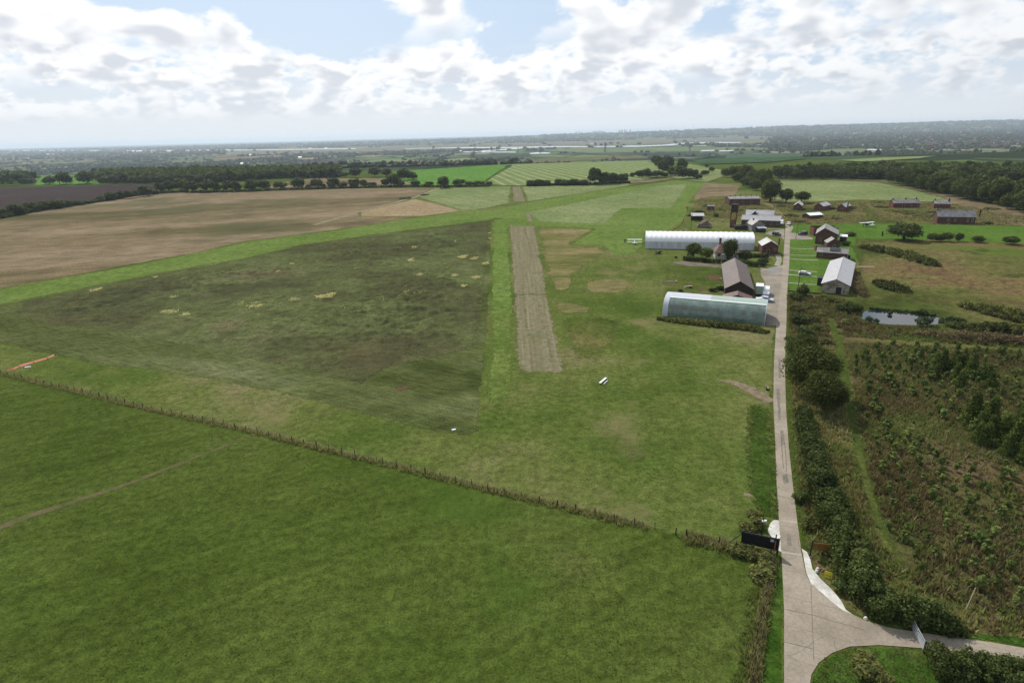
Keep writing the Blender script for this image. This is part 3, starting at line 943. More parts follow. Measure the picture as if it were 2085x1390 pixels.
sheet('mown_path', pathpoly([(1745, 500), (1765, 540), (1750, 560), (1745, 590), (1780, 605), (1840, 605)], 6.0), M['greenpath'], 0.15, jag=.8)
sheet('mown_path', pathpoly([(1770, 520), (1820, 535), (1838, 560), (1862, 590), (1880, 610), (1820, 622)], [5, 6, 6, 5, 4, 4]), M['greenpath'], 0.152, jag=.8)
sheet('pasture_verge', [(1576, 1140), (1596, 1150), (1596.5, 1260), (1596.5, 1500), (1540, 1500), (1552, 1300), (1565, 1200)], M['verge'], 0.1, jag=0.2, seed=40)
sheet('pasture_verge', [(1664, 1352), (1694, 1331), (1730, 1318), (1790, 1315), (1874, 1321), (2085, 1342), (2500, 1400), (2500, 1700), (1630, 1700), (1652, 1380)], M['verge'], 0.1, jag=0.25, seed=41)
sheet('pasture_verge', [(1613, 985), (1626, 1060), (1641, 1125), (1655, 1125), (1640, 1060), (1630, 990), (1618, 870), (1611, 760), (1612, 600), (1603.5, 600), (1601, 660), (1598.5, 743), (1602, 850)], M['greenpath'], 0.14, jag=0.2, seed=42)
sheet('pasture_verge', [(1760, 1262), (1808, 1277), (1850, 1284), (1904, 1292), (2015, 1307), (2085, 1318), (2300, 1350), (2300, 1320), (2085, 1296), (1960, 1282), (1850, 1262), (1790, 1250)], M['verge'], 0.135, jag=0.2, seed=43)

# ------------------------------------------------------------------ road, drives, paths
ROAD_L = [(1592, 1700), (1596.4, 1390), (1596.4, 1241), (1591, 1125), (1586, 1059), (1581, 980), (1578.5, 900), (1574.5, 820), (1575.5, 743), (1580.5, 661), (1589, 590), (1594, 540), (1597.5, 489), (1599.5, 454)]
ROAD_R = [(1607, 454), (1608.6, 489), (1607, 540), (1603, 590), (1601, 661), (1598, 743), (1600.5, 835), (1606, 910), (1613.5, 980), (1623, 1059), (1632, 1125), (1640, 1166), (1650, 1187), (1676, 1211), (1715, 1241), (1760, 1262), (1808, 1277), (1850, 1284), (1904, 1292), (2015, 1307), (2085, 1319), (2400, 1368),
          (2400, 1396), (2085, 1341), (2030, 1335), (1874, 1319), (1790, 1313), (1730, 1316), (1694, 1329), (1667, 1349), (1652, 1373), (1646, 1410), (1630, 1700)]
sheet('road', ROAD_L + ROAD_R, M['road'], 0.2, jag=0.0)
sheet('kerb_apron', [(1632, 1117), (1643, 1124), (1650, 1140), (1654, 1158), (1670, 1178), (1696, 1203), (1713, 1224), (1722, 1241), (1735, 1251), (1716, 1242.5), (1698, 1229), (1677, 1211), (1651, 1188), (1641, 1165), (1635, 1128)], M['newconcrete'], 0.24, jag=0.0)
sheet('kerb_apron', [(1587, 1059), (1573, 1058), (1565, 1070), (1562, 1082), (1568, 1090), (1575, 1102), (1583, 1121), (1592.5, 1125), (1590.5, 1105)], M['newconcrete'], 0.24, jag=0.08)
sheet('concrete_apron', [(1546, 542), (1560, 546), (1597, 539), (1593, 592), (1584.6, 664), (1556, 663), (1559, 610), (1556, 575), (1548, 560)], M['apron'], 0.19, jag=0.25, seed=50)
sheet('concrete_apron', [(1555, 472), (1574, 470), (1598, 466), (1597.5, 490), (1590, 484), (1560, 477)], M['apron'], 0.19, jag=0.2, seed=51)
sheet('concrete_apron', [(1607, 463), (1612, 459), (1616, 462), (1611, 474), (1640, 477), (1656, 485), (1655, 488), (1607.5, 488)], M['apron'], 0.19, jag=0.15, seed=52)
sheet('gravel_track', [(1365, 535), (1386, 531), (1430, 535), (1476, 538), (1499, 541), (1497, 547), (1440, 544), (1395, 542)], M['gravel'], 0.2, jag=0.5, seed=53)
sheet('puddle', [(1559, 550), (1567, 548.5), (1583, 549), (1589, 552), (1582, 556), (1568, 554.5)], M['puddle'], 0.23, smooth=2)
for x0, y0, x1, y1, w in [(1607, 505.5, 1661, 507), (1606.5, 519, 1663, 520.5), (1606, 527, 1666, 529), (1605, 550, 1664, 553.5), (1604, 557, 1640, 563), (1604.5, 576, 1669, 580)] and \
        [(1607, 505.5, 1661, 507, 1.3), (1606.5, 519, 1663, 520.5, 1.2), (1606, 527, 1666, 530, 1.5), (1605, 550, 1664, 553.5, 1.5), (1604, 559, 1664, 563.5, 1.6), (1604.5, 576, 1669, 580, 1.5)]:
    sheet('garden_path', pathpoly([(x0, y0), ((x0 + x1) / 2, (y0 + y1) / 2 + .6), (x1, y1)], w), M['pathconc'], 0.24, jag=0.08)
sheet('garden_path', pathpoly([(1584, 519), (1587, 530), (1582, 541)], 2.2), M['pathconc'], 0.24, jag=0.1)
sheet('garden_path', pathpoly([(1592, 466), (1560, 467)], 1.6), M['pathconc'], 0.24, jag=0.1)
for off in (-0.9, 0.9):
    pts = [P(1603, 455), P(1595, 443), P(1587, 435), P(1578, 427), P(1571, 420.5), P(1560, 413.5)]
    sheet('farm_track', pathpoly([(x + off, y) for x, y in pts], 1.2, px=False), M['trackdirt'], 0.28, jag=0.15)
for k, pl in enumerate([[(1579, 792), (1589, 790), (1592, 855), (1583, 862)], [(1586, 876), (1597, 874), (1600, 905), (1589, 908)], [(1584, 730), (1590, 729), (1591, 770), (1584, 772)], [(1590, 965), (1606, 962), (1609, 985), (1592, 988)], [(1600, 1085), (1612, 1083), (1614, 1112), (1602, 1114)]]):
    sheet('road_patch', pl, M['patch'], 0.225, jag=0.15, seed=80 + k)
for k, (pts, w) in enumerate([([(1591, 890), (1592, 915), (1595, 955)], .09), ([(1597, 900), (1600, 930), (1601, 960)], .07), ([(1651, 1192), (1654, 1270), (1657, 1345)], .05), ([(1597, 1240), (1655, 1252), (1700, 1266), (1762, 1283)], .05), ([(1597, 1307), (1655, 1321)], .06), ([(1585, 1010), (1612, 1016)], .08)]):
    sheet('road_crack', pathpoly(pts, w), M['crack'], 0.235, jag=0.02, seed=90 + k, soft=0.0)
for k, (pts, w) in enumerate([([(1586, 1059), (1623, 1064)], .3), ([(1591, 1124), (1632, 1130)], .28), ([(1582, 664), (1601, 666)], .4), ([(1577, 712), (1599, 714)], .35)]):
    sheet('road_joint', pathpoly(pts, w), M['joint'], 0.23, jag=0.04, seed=100 + k, soft=0.0)
# worn lines in the turf
sheet('footpath', pathpoly([(-60, 1095), (60, 1050), (170, 1015), (260, 985), (350, 950), (430, 918), (500, 892), (522, 884)], [2.4, 2.0, 1.7, 1.5, 1.3, 1.2, 1.1, 1.0]), M['worn'], 0.09, jag=0.3, seed=60, soft=.45)
sheet('footpath', pathpoly([(552, 877), (640, 850), (720, 825), (790, 795)], 0.5), M['worn'], 0.15, jag=0.12, seed=61)
sheet('footpath', pathpoly([(1000, 726), (1045, 710), (1090, 695)], 0.4), M['mud'], 0.21, jag=0.12, seed=62)
sheet('mud_track', pathpoly([(1450, 772), (1490, 778), (1520, 790), (1550, 805), (1576, 822)], [2.0, 3.4, 4.4, 4.2, 4.6]), M['mud'], 0.19, jag=0.6, seed=63)
sheet('bare_patch', [(1505, 962), (1520, 1000), (1555, 1010), (1530, 1016), (1505, 1008)], M['mud'], 0.17, jag=0.4, seed=64)
sheet('bare_patch', [(1436, 560), (1470, 560), (1478, 568), (1455, 572), (1438, 570)], M['redsoil'], 0.21, jag=0.6, seed=65)
sheet('bare_patch', [(1395, 567), (1405, 567), (1409, 570), (1396, 571)], M['redsoil'], 0.21, jag=0.3, seed=66)
sheet('bare_patch', [(1418, 584), (1436, 585), (1441, 588), (1424, 591)], M['redsoil'], 0.21, jag=0.3, seed=67)
sheet('bare_patch', [(2050, 1265), (2075, 1262), (2100, 1280), (2110, 1296), (2070, 1285)], M['redsoil'], 0.17, jag=0.3, seed=68)
sheet('bare_patch', [(780, 795), (820, 785), (845, 780), (850, 786), (810, 800)], M['redsoil'], 0.19, jag=0.6, seed=69)
for k, pl in enumerate([[(1300, 1060), (1335, 985), (1352, 930), (1385, 930), (1375, 1000), (1400, 1075), (1360, 1085), (1330, 1076)], [(990, 965), (1060, 960), (1180, 985), (1280, 1008), (1290, 1032), (1180, 1025), (1080, 1000)],
                        [(1430, 850), (1480, 830), (1510, 860), (1505, 960), (1460, 975), (1420, 950)], [(1310, 1095), (1370, 1105), (1400, 1150), (1360, 1190), (1300, 1150)], [(300, 818), (440, 842), (560, 868), (560, 880), (420, 853), (290, 828)]]):
    sheet('parched_grass', pl, M['drypatch'], 0.16 + .005 * k, jag=1.6, seed=120 + k, soft=5.0)
# wheel lines across the mown grass
rr_ = random.Random(5)
for (a, b, w) in [((990, 880), (1013, 690), .6), ((1008, 880), (1024, 690), .6), ((1072, 780), (1100, 930), .7), ((1092, 772), (1146, 900), .7), ((1060, 770), (1076, 900), .6), ((1515, 1000), (1512, 830), .7)]:
    sheet('wheel_track', pathpoly([a, ((a[0] + b[0]) / 2 + 2, (a[1] + b[1]) / 2), b], w), M['wheel'], 0.2, jag=0.3)

# water
sheet('pond', [(1752, 648), (1757, 636), (1768, 632), (1800, 634), (1840, 638), (1880, 640), (1905, 646), (1926, 651), (1915, 660), (1880, 662), (1840, 662), (1800, 660), (1770, 654)], M['pond'], 0.16, smooth=1)
RIV = [[(900, 301.2), (960, 300.2), (1050, 300), (1120, 298.2), (1200, 298.4), (1300, 297), (1352, 295.4), (1385, 292), (1440, 290), (1508, 290), (1508, 291.6), (1440, 292.4), (1385, 295.5), (1352, 297.5), (1300, 299.5), (1200, 300.2), (1120, 300.6), (1050, 302), (960, 302.4), (900, 302.2)],
       [(942, 309.5), (980, 307.5), (1030, 303.6), (1060, 301.4), (1075, 302), (1030, 306), (990, 309), (965, 311), (944, 311)],
       [(980, 309.6), (1050, 309.8), (1050, 311.4), (980, 311)], [(1078, 312.5), (1095, 311), (1120, 311.5), (1118, 313.5), (1080, 314.2)],
       [(825, 302.6), (900, 301.4), (900, 302.2), (825, 303.6)], [(1525, 296.5), (1548, 294.6), (1550, 295.2), (1530, 297.6)], [(1735, 297), (1768, 296), (1766, 298.2), (1740, 298.8)],
       [(1400, 297), (1450, 296.5), (1450, 297.4), (1400, 298)], [(20, 307.5), (60, 306.4), (250, 306.5), (340, 306), (560, 304.8), (725, 302.4), (725, 303.6), (560, 306), (440, 307), (340, 308.5), (260, 309.5), (250, 307.5), (60, 307.6), (20, 308.4)],
       [(88, 314), (110, 314), (108, 315.5), (90, 315.5)], [(1095, 287.3), (1105, 287), (1104, 288), (1096, 288)], [(1200, 292.4), (1217, 292), (1216, 293), (1202, 293.2)]]
for k, pl in enumerate(RIV): sheet('river', pl, M['river'], 1.5)
# a few broad fields of the valley
for nm, pl, mt in [('valley_field', [(690, 332), (760, 329), (840, 327), (890, 328.5), (880, 334), (800, 337.5), (700, 343), (660, 340)], 'tan'),
                   ('valley_field', [(885, 336), (900, 326), (950, 322), (985, 326), (960, 333)], 'pale'), ('valley_field', [(420, 328), (480, 320), (560, 316.5), (600, 317.5), (500, 324)], 'tan'),
                   ('valley_field', [(590, 331), (640, 328), (700, 327), (680, 333), (600, 336)], 'ploughed'), ('valley_field', [(1000, 338), (1020, 328), (1120, 322), (1300, 317), (1330, 322), (1100, 332)], 'scrubland'),
                   ('valley_field', [(1405, 326), (1480, 316), (1600, 312), (1640, 314), (1640, 325), (1560, 332), (1430, 336)], 'farvalley'),
                   ('valley_field', [(1090, 306), (1200, 301.5), (1350, 300.5), (1500, 300), (1620, 304), (1400, 309), (1200, 312)], 'valleygreen'),
                   ('valley_field', [(1620, 311), (1700, 304), (1760, 303), (1790, 312), (1700, 316)], 'valleygreen'), ('valley_field', [(1700, 328), (1800, 322), (1905, 319), (1870, 324), (1760, 331)], 'striped')]:
    if mt == 'farvalley' and 'farvalley' not in M:
        M['farvalley'] = grass('dark_valley_crop', [C(60, 84, 58), C(68, 92, 62), C(76, 98, 66)], 0.004, 0.05, 0.2)
    if mt == 'valleygreen' and 'valleygreen' not in M:
        M['valleygreen'] = grass('marsh_pasture', [C(96, 112, 76), C(108, 122, 82), C(124, 128, 92)], 0.003, 0.03, 0.2)
    sheet(nm, pl, M[mt], 1.2)


def rough_sheet(name, poly, mat, step, amp, lift, label=None, freq=0.5, seed=1, maskfreq=None, smooth=True):
    """uneven growth: a fine relief of tussocks"""
    w = wp(poly)
    xs = [p[0] for p in w]; ys = [p[1] for p in w]
    gx = np.arange(min(xs), max(xs), step); gy = np.arange(min(ys), max(ys), step)
    X, Y = np.meshgrid(gx, gy)
    rs = np.random.RandomState(seed)
    Xj = X + rs.uniform(-.3, .3, X.shape) * step; Yj = Y + rs.uniform(-.3, .3, X.shape) * step
    ed = edgedist(Xj.ravel(), Yj.ravel(), w).reshape(X.shape)
    ins = inpoly(Xj.ravel(), Yj.ravel(), w).reshape(X.shape)
    h = fbm(Xj * freq, Yj * freq, seed, 4, 0.6); hb = fbm(Xj * 0.03, Yj * 0.03, seed + 9, 3)
    Z = lift + amp * np.clip((h - 0.3) * 1.7, 0, 1.3) * (0.35 + 1.1 * np.clip((hb - .35) * 2.5, 0, 1)) * np.clip((ed - 5.5) / 9.0, 0.0, 1)
    keep = ins & (ed > rs.uniform(0, step * 1.6, X.shape))
    ny, nx = X.shape
    idx = np.arange(ny * nx).reshape(ny, nx)
    k = keep[:-1, :-1] & keep[:-1, 1:] & keep[1:, 1:] & keep[1:, :-1]
    F = np.stack([idx[:-1, :-1], idx[:-1, 1:], idx[1:, 1:], idx[1:, :-1]], -1)[k]
    used = np.zeros(ny * nx, bool); used[F.ravel()] = True
    re = np.cumsum(used) - 1
    V = np.c_[Xj.ravel(), Yj.ravel(), Z.ravel()][used]
    me = mesh(name, V, re[F], mat, smooth=smooth)
    at = me.attributes.new('edge', 'FLOAT', 'POINT'); at.data.foreach_set('value', np.clip(ed.ravel()[used] / 6.0, 0, 1).astype(np.float32))
    return tag(obj(name, me), kind='stuff')


rough_sheet('wild_meadow', [(1002, 448), (990, 700), (930, 725), (850, 742), (800, 752), (740, 792), (640, 768), (500, 735), (330, 701), (200, 676), (80, 663), (30, 651), (18, 637), (40, 614), (120, 597), (300, 561), (500, 526), (620, 498), (760, 479)], M['wild'], 0.7, 1.2, 0.05, freq=0.45, seed=4)
rough_sheet('scrub_grass', [(1748, 490), (1900, 492), (2085, 500), (2250, 510), (2300, 690), (2085, 680), (1930, 640), (1850, 628), (1745, 625), (1738, 560)], M['scrubland'], 0.8, 0.7, 0.07, freq=0.5, seed=6)
# ------------------------------------------------------------------ buildings
def frame_from(A, B):
    """origin at A, x towards B, y away from the camera; returns location, rotation, length"""
    a = Vector((*P(*A), 0)); b = Vector((*P(*B), 0))
    d = b - a
    return (a.x, a.y, 0.03), math.atan2(d.y, d.x), d.length


def windows(mb_frame, items):
    pass


def opening(t, face, u, v, w, h, W, D, kind='window', ridge_x=None):
    """a window or door set on a wall face: f = facing the camera, l / r = ends, b = rear"""
    def put(mb, u0, u1, z0, z1, d0, d1):
        if face == 'f': mb.box(u0, u1, -d1, -d0, z0, z1)
        elif face == 'b': mb.box(u0, u1, D + d0, D + d1, z0, z1)
        elif face == 'l': mb.box(-d1, -d0, u0, u1, z0, z1)
        else: mb.box(W + d0, W + d1, u0, u1, z0, z1)
    if kind == 'door':
        m = MB(); put(m, u, u + w, v, v + h, 0.004, 0.06); o = m.build('door', M['door'], t)
        m = MB(); put(m, u - .08, u, v, v + h, 0.004, 0.1); put(m, u + w, u + w + .08, v, v + h, 0.004, 0.1); put(m, u - .08, u + w + .08, v + h, v + h + .08, 0.004, 0.1)
        m.build('door_frame', M['frame'], o)
    else:
        m = MB()
        put(m, u, u + .07, v, v + h, 0.004, 0.07); put(m, u + w - .07, u + w, v, v + h, 0.004, 0.07)
        put(m, u + .07, u + w - .07, v, v + .07, 0.004, 0.07); put(m, u + .07, u + w - .07, v + h - .07, v + h, 0.004, 0.07)
        put(m, u + w / 2 - .025, u + w / 2 + .025, v + .07, v + h - .07, 0.012, 0.05)
        o = m.build('window', M['frame'], t)
        m = MB(); put(m, u + .07, u + w - .07, v + .07, v + h - .07, 0.004, 0.011); m.build('pane', M['glass'], o)
    return o


def gabled(name, label, cat, A, B, depth, eave, ridge, wall, roof, axis='y', over=0.35, openings=(), chimneys=(), group=None, apex=0.5, gable_up=0.0, roofless=False, W=None):
    """a pitched-roof building; axis 'y': gable faces the camera, axis 'x': the long side does"""
    loc, rz, w = frame_from(A, B)
    w = W or w
    D = depth
    t = thing(name, label, cat, loc, rz, group)
    m = MB()
    if axis == 'y':
        pr = [(0, 0), (w, 0), (w, eave), (w * apex, ridge), (0, eave)]
        m.hexa([(x, 0, z) for x, z in pr], [(x, D, z) for x, z in pr])
    else:
        pr = [(0, 0), (D, 0), (D, eave), (D * apex, ridge), (0, eave)]
        m.hexa([(0, y, z) for y, z in pr], [(w, y, z) for y, z in pr])
    m.build('wall', wall, t)
    th = 0.09
    m = MB()
    n = (w if axis == 'y' else D)
    for s in (0, 1):
        x0 = 0 if s == 0 else n; xr = n * apex
        sl = (ridge - eave) / (xr - x0)
        xo = x0 - over if s == 0 else x0 + over
        zo = eave + sl * (xo - x0)
        lo = [(xo, zo + .01), (xr, ridge + .01)]
        hi = [(xo, zo + th + .01), (xr, ridge + th + .01)]
        sec = [lo[0], lo[1], hi[1], hi[0]]
        e0, e1 = -over, (D if axis == 'y' else w) + over
        if axis == 'y': m.hexa([(x, e0, z) for x, z in sec], [(x, e1, z) for x, z in sec])
        else: m.hexa([(e0, x, z) for x, z in sec], [(e1, x, z) for x, z in sec])
    r = m.build('roof', roof, t)
    m = MB()
    e0, e1 = -over, (D if axis == 'y' else w) + over
    c = n * apex
    if axis == 'y': m.hexa([(c - .2, e0 - .02, ridge + th - .05), (c + .2, e0 - .02, ridge + th - .05), (c, e0 - .02, ridge + th + .12)], [(c - .2, e1 + .02, ridge + th - .05), (c + .2, e1 + .02, ridge + th - .05), (c, e1 + .02, ridge + th + .12)])
    else: m.hexa([(e0 - .02, c - .2, ridge + th - .05), (e0 - .02, c + .2, ridge + th - .05), (e0 - .02, c, ridge + th + .12)], [(e1 + .02, c - .2, ridge + th - .05), (e1 + .02, c + .2, ridge + th - .05), (e1 + .02, c, ridge + th + .12)])
    m.build('ridge_cap', roof, r)
    for (x, y, z, cw) in chimneys:
        m = MB().box(x - cw / 2, x + cw / 2, y - cw / 2, y + cw / 2, eave - .3, z).box(x - cw / 2 - .07, x + cw / 2 + .07, y - cw / 2 - .07, y + cw / 2 + .07, z, z + .15)
        m.build('chimney', M['brickdark'], r)
    for o in openings: opening(t, *o[:5], w, D, *(o[5:]))
    return t, w, D


def length_at(a, b, z):
    return math.dist(P(*a, z), P(*b, z))


def blister(name, label, A, B, width, H, wallh, skin, end, hangar_green):
    """a long hangar of rounded section; near side along A-B"""
    loc, rz, Lh = frame_from(A, B)
    t = thing(name, label, 'hangar', loc, rz)
    N = 26
    pr = []
    if hangar_green:
        for k in range(N + 1):
            a = math.pi * k / N
            pr.append((width / 2 - width / 2 * abs(math.cos(a)) ** 0.9 * (1 if math.cos(a) > 0 else -1), H * math.sin(a) ** 0.8))
        pr[0] = (0, 0); pr[-1] = (width, 0)
    else:
        pr = [(0, 0), (0.35, wallh)]
        for k in range(1, N):
            a = math.pi * k / N
            pr.append((width / 2 - (width / 2 - .35) * math.cos(a), wallh + (H - wallh) * math.sin(a) ** 0.85))
        pr += [(width - .35, wallh), (width, 0)]
    return t, Lh, pr, loc, rz


# the white tunnel hangar
t, Lw, pr, loc, rz = blister('tunnel_hangar', 'long white tunnel hangar with billowing ribbed roof behind the cottage garden', (1313, 506), (1535, 510), 14.5, 6.6, 3.1, None, None, False)
nb = 21
rows = []
xs = []
for i in range(nb):
    for s in (0, .25, .5, .75): xs.append((i + s) / nb * Lw)
xs.append(Lw)
V = []; F = []; fm = []
for i, x in enumerate(xs):
    fr = (i % 4) / 4.0
    sag = 0.16 * math.sin(math.pi * fr)
    for j, (y, z) in enumerate(pr):
        up_ = 1.0 if 1 < j < len(pr) - 2 else 0.15
        V.append((x, y, z - sag * up_ * (1.0 if z > 3.2 else .4)))
n = len(pr)
for i in range(len(xs) - 1):
    for j in range(n - 1):
        F.append((i * n + j, (i + 1) * n + j, (i + 1) * n + j + 1, i * n + j + 1)); fm.append(0 if j in (0, n - 2) else 1)
Vn = np.array(V)
roofF = [f for f, k in zip(F, fm) if k]; wallF = [f for f, k in zip(F, fm) if not k]
obj('roof', mesh('roof', Vn, np.array(roofF), M['tentwhite'], smooth=True), t)
obj('wall', mesh('wall', Vn, np.array(wallF), M['tentgrey']), t)
for x, s in ((0.02, 0), (Lw - .02, 1)):
    m = MB(); m.poly([(x, y, z) for y, z in pr]); m.build('end_wall', M['tentgrey'], t)
for i in range(nb + 1):
    x = i / nb * Lw; m = MB()
    for j in range(2, n - 2): m.bar((x, pr[j][0], pr[j][1] + .0), (x, pr[j + 1][0], pr[j + 1][1] + .0), .06, .05)
    m.build('rib', M['tentwhite'], t)

# the green blister hangar
t, Lg, pr, loc, rz = blister('blister_hangar', 'green corrugated blister hangar with white left end, nearest hangar to the camera', (1348, 643), (1556, 663), 12.0, 5.2, 0, None, None, True)
xs = np.linspace(1.2, Lg, 22); V = [(x, y, z) for x in xs for y, z in pr]; n = len(pr)
F = [(i * n + j, (i + 1) * n + j, (i + 1) * n + j + 1, i * n + j + 1) for i in range(len(xs) - 1) for j in range(n - 1)]
obj('side_sheeting', mesh('side_sheeting', np.array(V), np.array(F), M['hangargreen'], smooth=True), t)
m = MB()
e = [(y + (y - 6) * .012, z * 1.012) for y, z in pr]
for j in range(n - 1):
    m.hexa([(0, e[j][0], e[j][1]), (1.5, e[j][0], e[j][1]), (1.5, e[j + 1][0], e[j + 1][1]), (0, e[j + 1][0], e[j + 1][1])],
           [(0, e[j][0], e[j][1] + .04), (1.5, e[j][0], e[j][1] + .04), (1.5, e[j + 1][0], e[j + 1][1] + .04), (0, e[j + 1][0], e[j + 1][1] + .04)])
m.build('end_hoop', M['hangarwhite'], t)
for nm, x0, x1, j0, j1, mt in (('roof_cover', 1.5, Lg * .46, 10, 16, 'hangarwhite'), ('ridge_sheeting', Lg * .46 + .01, Lg - .11, 10, 16, 'palesheet'), ('ridge_highlight', 1.5, Lg - .11, 9, 10, 'highlightsheet')):  # the narrow last strip is a painted highlight
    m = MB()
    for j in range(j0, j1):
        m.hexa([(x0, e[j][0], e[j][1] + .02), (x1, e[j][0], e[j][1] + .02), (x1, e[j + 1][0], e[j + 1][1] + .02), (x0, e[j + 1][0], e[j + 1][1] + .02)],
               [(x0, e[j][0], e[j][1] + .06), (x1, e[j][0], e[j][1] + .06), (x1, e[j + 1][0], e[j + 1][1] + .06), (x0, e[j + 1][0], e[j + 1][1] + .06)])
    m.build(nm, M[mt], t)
m = MB()
for j in range(n - 1):
    m.hexa([(Lg - .1, e[j][0], e[j][1]), (Lg + .15, e[j][0], e[j][1]), (Lg + .15, e[j + 1][0], e[j + 1][1]), (Lg - .1, e[j + 1][0], e[j + 1][1])],
           [(Lg - .1, e[j][0], e[j][1] + .06), (Lg + .15, e[j][0], e[j][1] + .06), (Lg + .15, e[j + 1][0], e[j + 1][1] + .06), (Lg - .1, e[j + 1][0], e[j + 1][1] + .06)])
m.build('end_trim', M['steel'], t)
for x in (0.25, Lg - .3):
    m = MB(); m.poly([(x, y, z) for y, z in pr]); m.build('end_wall', M['weatherboard'], t)
MB().box(-.02, Lg + .1, -.25, -.03, 0, .35).build('plinth', M['pathconc'], t)

# right of the road, nearest first
t, w, D = gabled('barrack_hut', 'big pale grey roofed hut with dark door in rendered gable, right of the road', 'hut', (1671, 595), (1727, 600.5), length_at((1674, 578.5), (1666, 531), 2.9), 2.9, 4.6, M['render'], M['roofgrey'], 'y', 0.3,
                 [('f', 4.1, 0, 1.6, 2.2, 'door')])
MB().box(-1.9, -.05, 9.0, 12.2, 0, 2.6).build('side_porch', M['door'], t)
MB().box(3.25, 3.65, -.25, -.01, 3.0, 3.25).build('wall_lamp', M['black'], t)
MB().box(w * .2, w * .83, D + .36, D + 4.2, 0, 2.3).build('rear_wall', M['render'], t)
m = MB()
m.hexa([(w * .17, D + .37, 2.4), (w * .5, D + .37, 3.9), (w * .5, D + .37, 4.0), (w * .17, D + .37, 2.5)], [(w * .17, D + 4.5, 2.4), (w * .5, D + 4.5, 3.9), (w * .5, D + 4.5, 4.0), (w * .17, D + 4.5, 2.5)])
m.hexa([(w * .5, D + .37, 3.9), (w * .86, D + .37, 2.4), (w * .86, D + .37, 2.5), (w * .5, D + .37, 4.0)], [(w * .5, D + 4.5, 3.9), (w * .86, D + 4.5, 2.4), (w * .86, D + 4.5, 2.5), (w * .5, D + 4.5, 4.0)])
m.build('rear_roof', M['roofgrey'], t)
for k in range(4): opening(t, 'l', 2.0 + k * 3.9 + (2.2 if k > 1 else 0), 1.0, 1.1, 1.2, w, D)

gabled('brick_hut', 'long low brick hut with dark rooflight, just behind the big grey hut', 'hut', (1661.5, 525), (1723.5, 529.5), 5.0, 2.5, 3.9, M['brickdark'], M['roofold'], 'x', 0.25,
       [('f', 1.2, 1.0, 1.0, 1.1), ('f', 9.0, 1.0, 1.0, 1.1), ('f', 11.0, 0, 1.0, 2.0, 'door')])
t = COL.objects[-1]
hut = [o for o in COL.objects if o.name.startswith('brick_hut')][-1]
MB().hexa([(4.5, .6, 3.1), (8.2, .6, 3.1), (8.2, 2.2, 4.0), (4.5, 2.2, 4.0)], [(4.5, .6, 3.2), (8.2, .6, 3.2), (8.2, 2.2, 4.1), (4.5, 2.2, 4.1)]).build('rooflight', M['glass'], hut)
t, w, D = gabled('brick_workshop', 'derelict tall brick workshop with patchy lichened roof, right of the parked dark off-roader', 'workshop', (1658.8, 496.5), (1703, 499), 14.0, 4.6, 7.2, M['brickdark'], M['roofold'], 'y', 0.25,
                 [('f', 1.5, 1.2, 1.0, 1.4), ('l', 5.0, 1.2, 1.2, 1.4)], apex=.36)
t, w, D = gabled('brick_annex', 'small brick annex with pale gable roof in front of the derelict workshop', 'annex', (1683, 508), (1708.5, 508.5), 5.0, 2.9, 4.6, M['brickdark'], M['roofold'], 'y', 0.25, [('f', 2.2, .9, 1.0, 1.2)])
loc, rz, w = frame_from((1660.5, 511), (1682, 511.6))
t = thing('brick_yard_wall', 'low red brick yard wall before the derelict workshop', 'wall', loc, rz)
MB().box(0, w, 0, .25, 0, 2.1).box(0, .25, .25, 4.0, 0, 2.1).build('wall', M['brick'], t)
MB().box(-.04, w + .04, -.04, .29, 2.103, 2.18).build('coping', M['brickdark'], t)
loc, rz, w = frame_from((1656, 480.5), (1706, 480.5))
t = thing('roofless_building', 'roofless red brick shell behind the derelict workshop', 'ruin', loc, rz)
MB().box(0, w, 0, .3, 0, 3.6).box(0, .3, .3, 6.0, 0, 3.6).box(w - .3, w, .3, 6.0, 0, 3.6).box(0, w, 6.0, 6.3, 0, 3.9).build('wall', M['brick'], t)
MB().box(-.05, w + .05, 5.95, 6.35, 3.903, 4.05).box(-.04, .34, .3, 5.94, 3.603, 3.7).box(w - .34, w + .04, .3, 5.94, 3.603, 3.7).box(-.04, w + .04, -.04, .3, 3.603, 3.7).build('coping', M['brickdark'], t)
loc, rz, w = frame_from((1708.6, 492), (1723, 492.8))
t = thing('lean_to_shed', 'small shed with bright white flat roof beside the derelict workshop', 'shed', loc, rz)
MB().box(0, w, 0, 3.6, 0, 2.3).build('wall', M['weatherboard'], t)
MB().hexa([(-.2, -.25, 2.32), (w + .2, -.25, 2.32), (w + .2, 3.8, 2.7), (-.2, 3.8, 2.7)], [(-.2, -.25, 2.42), (w + .2, -.25, 2.42), (w + .2, 3.8, 2.8), (-.2, 3.8, 2.8)]).build('roof', M['tentwhite'], t)
MB().box(.8, 1.7, -.05, -.004, 0, 1.9).build('door', M['door'], t)

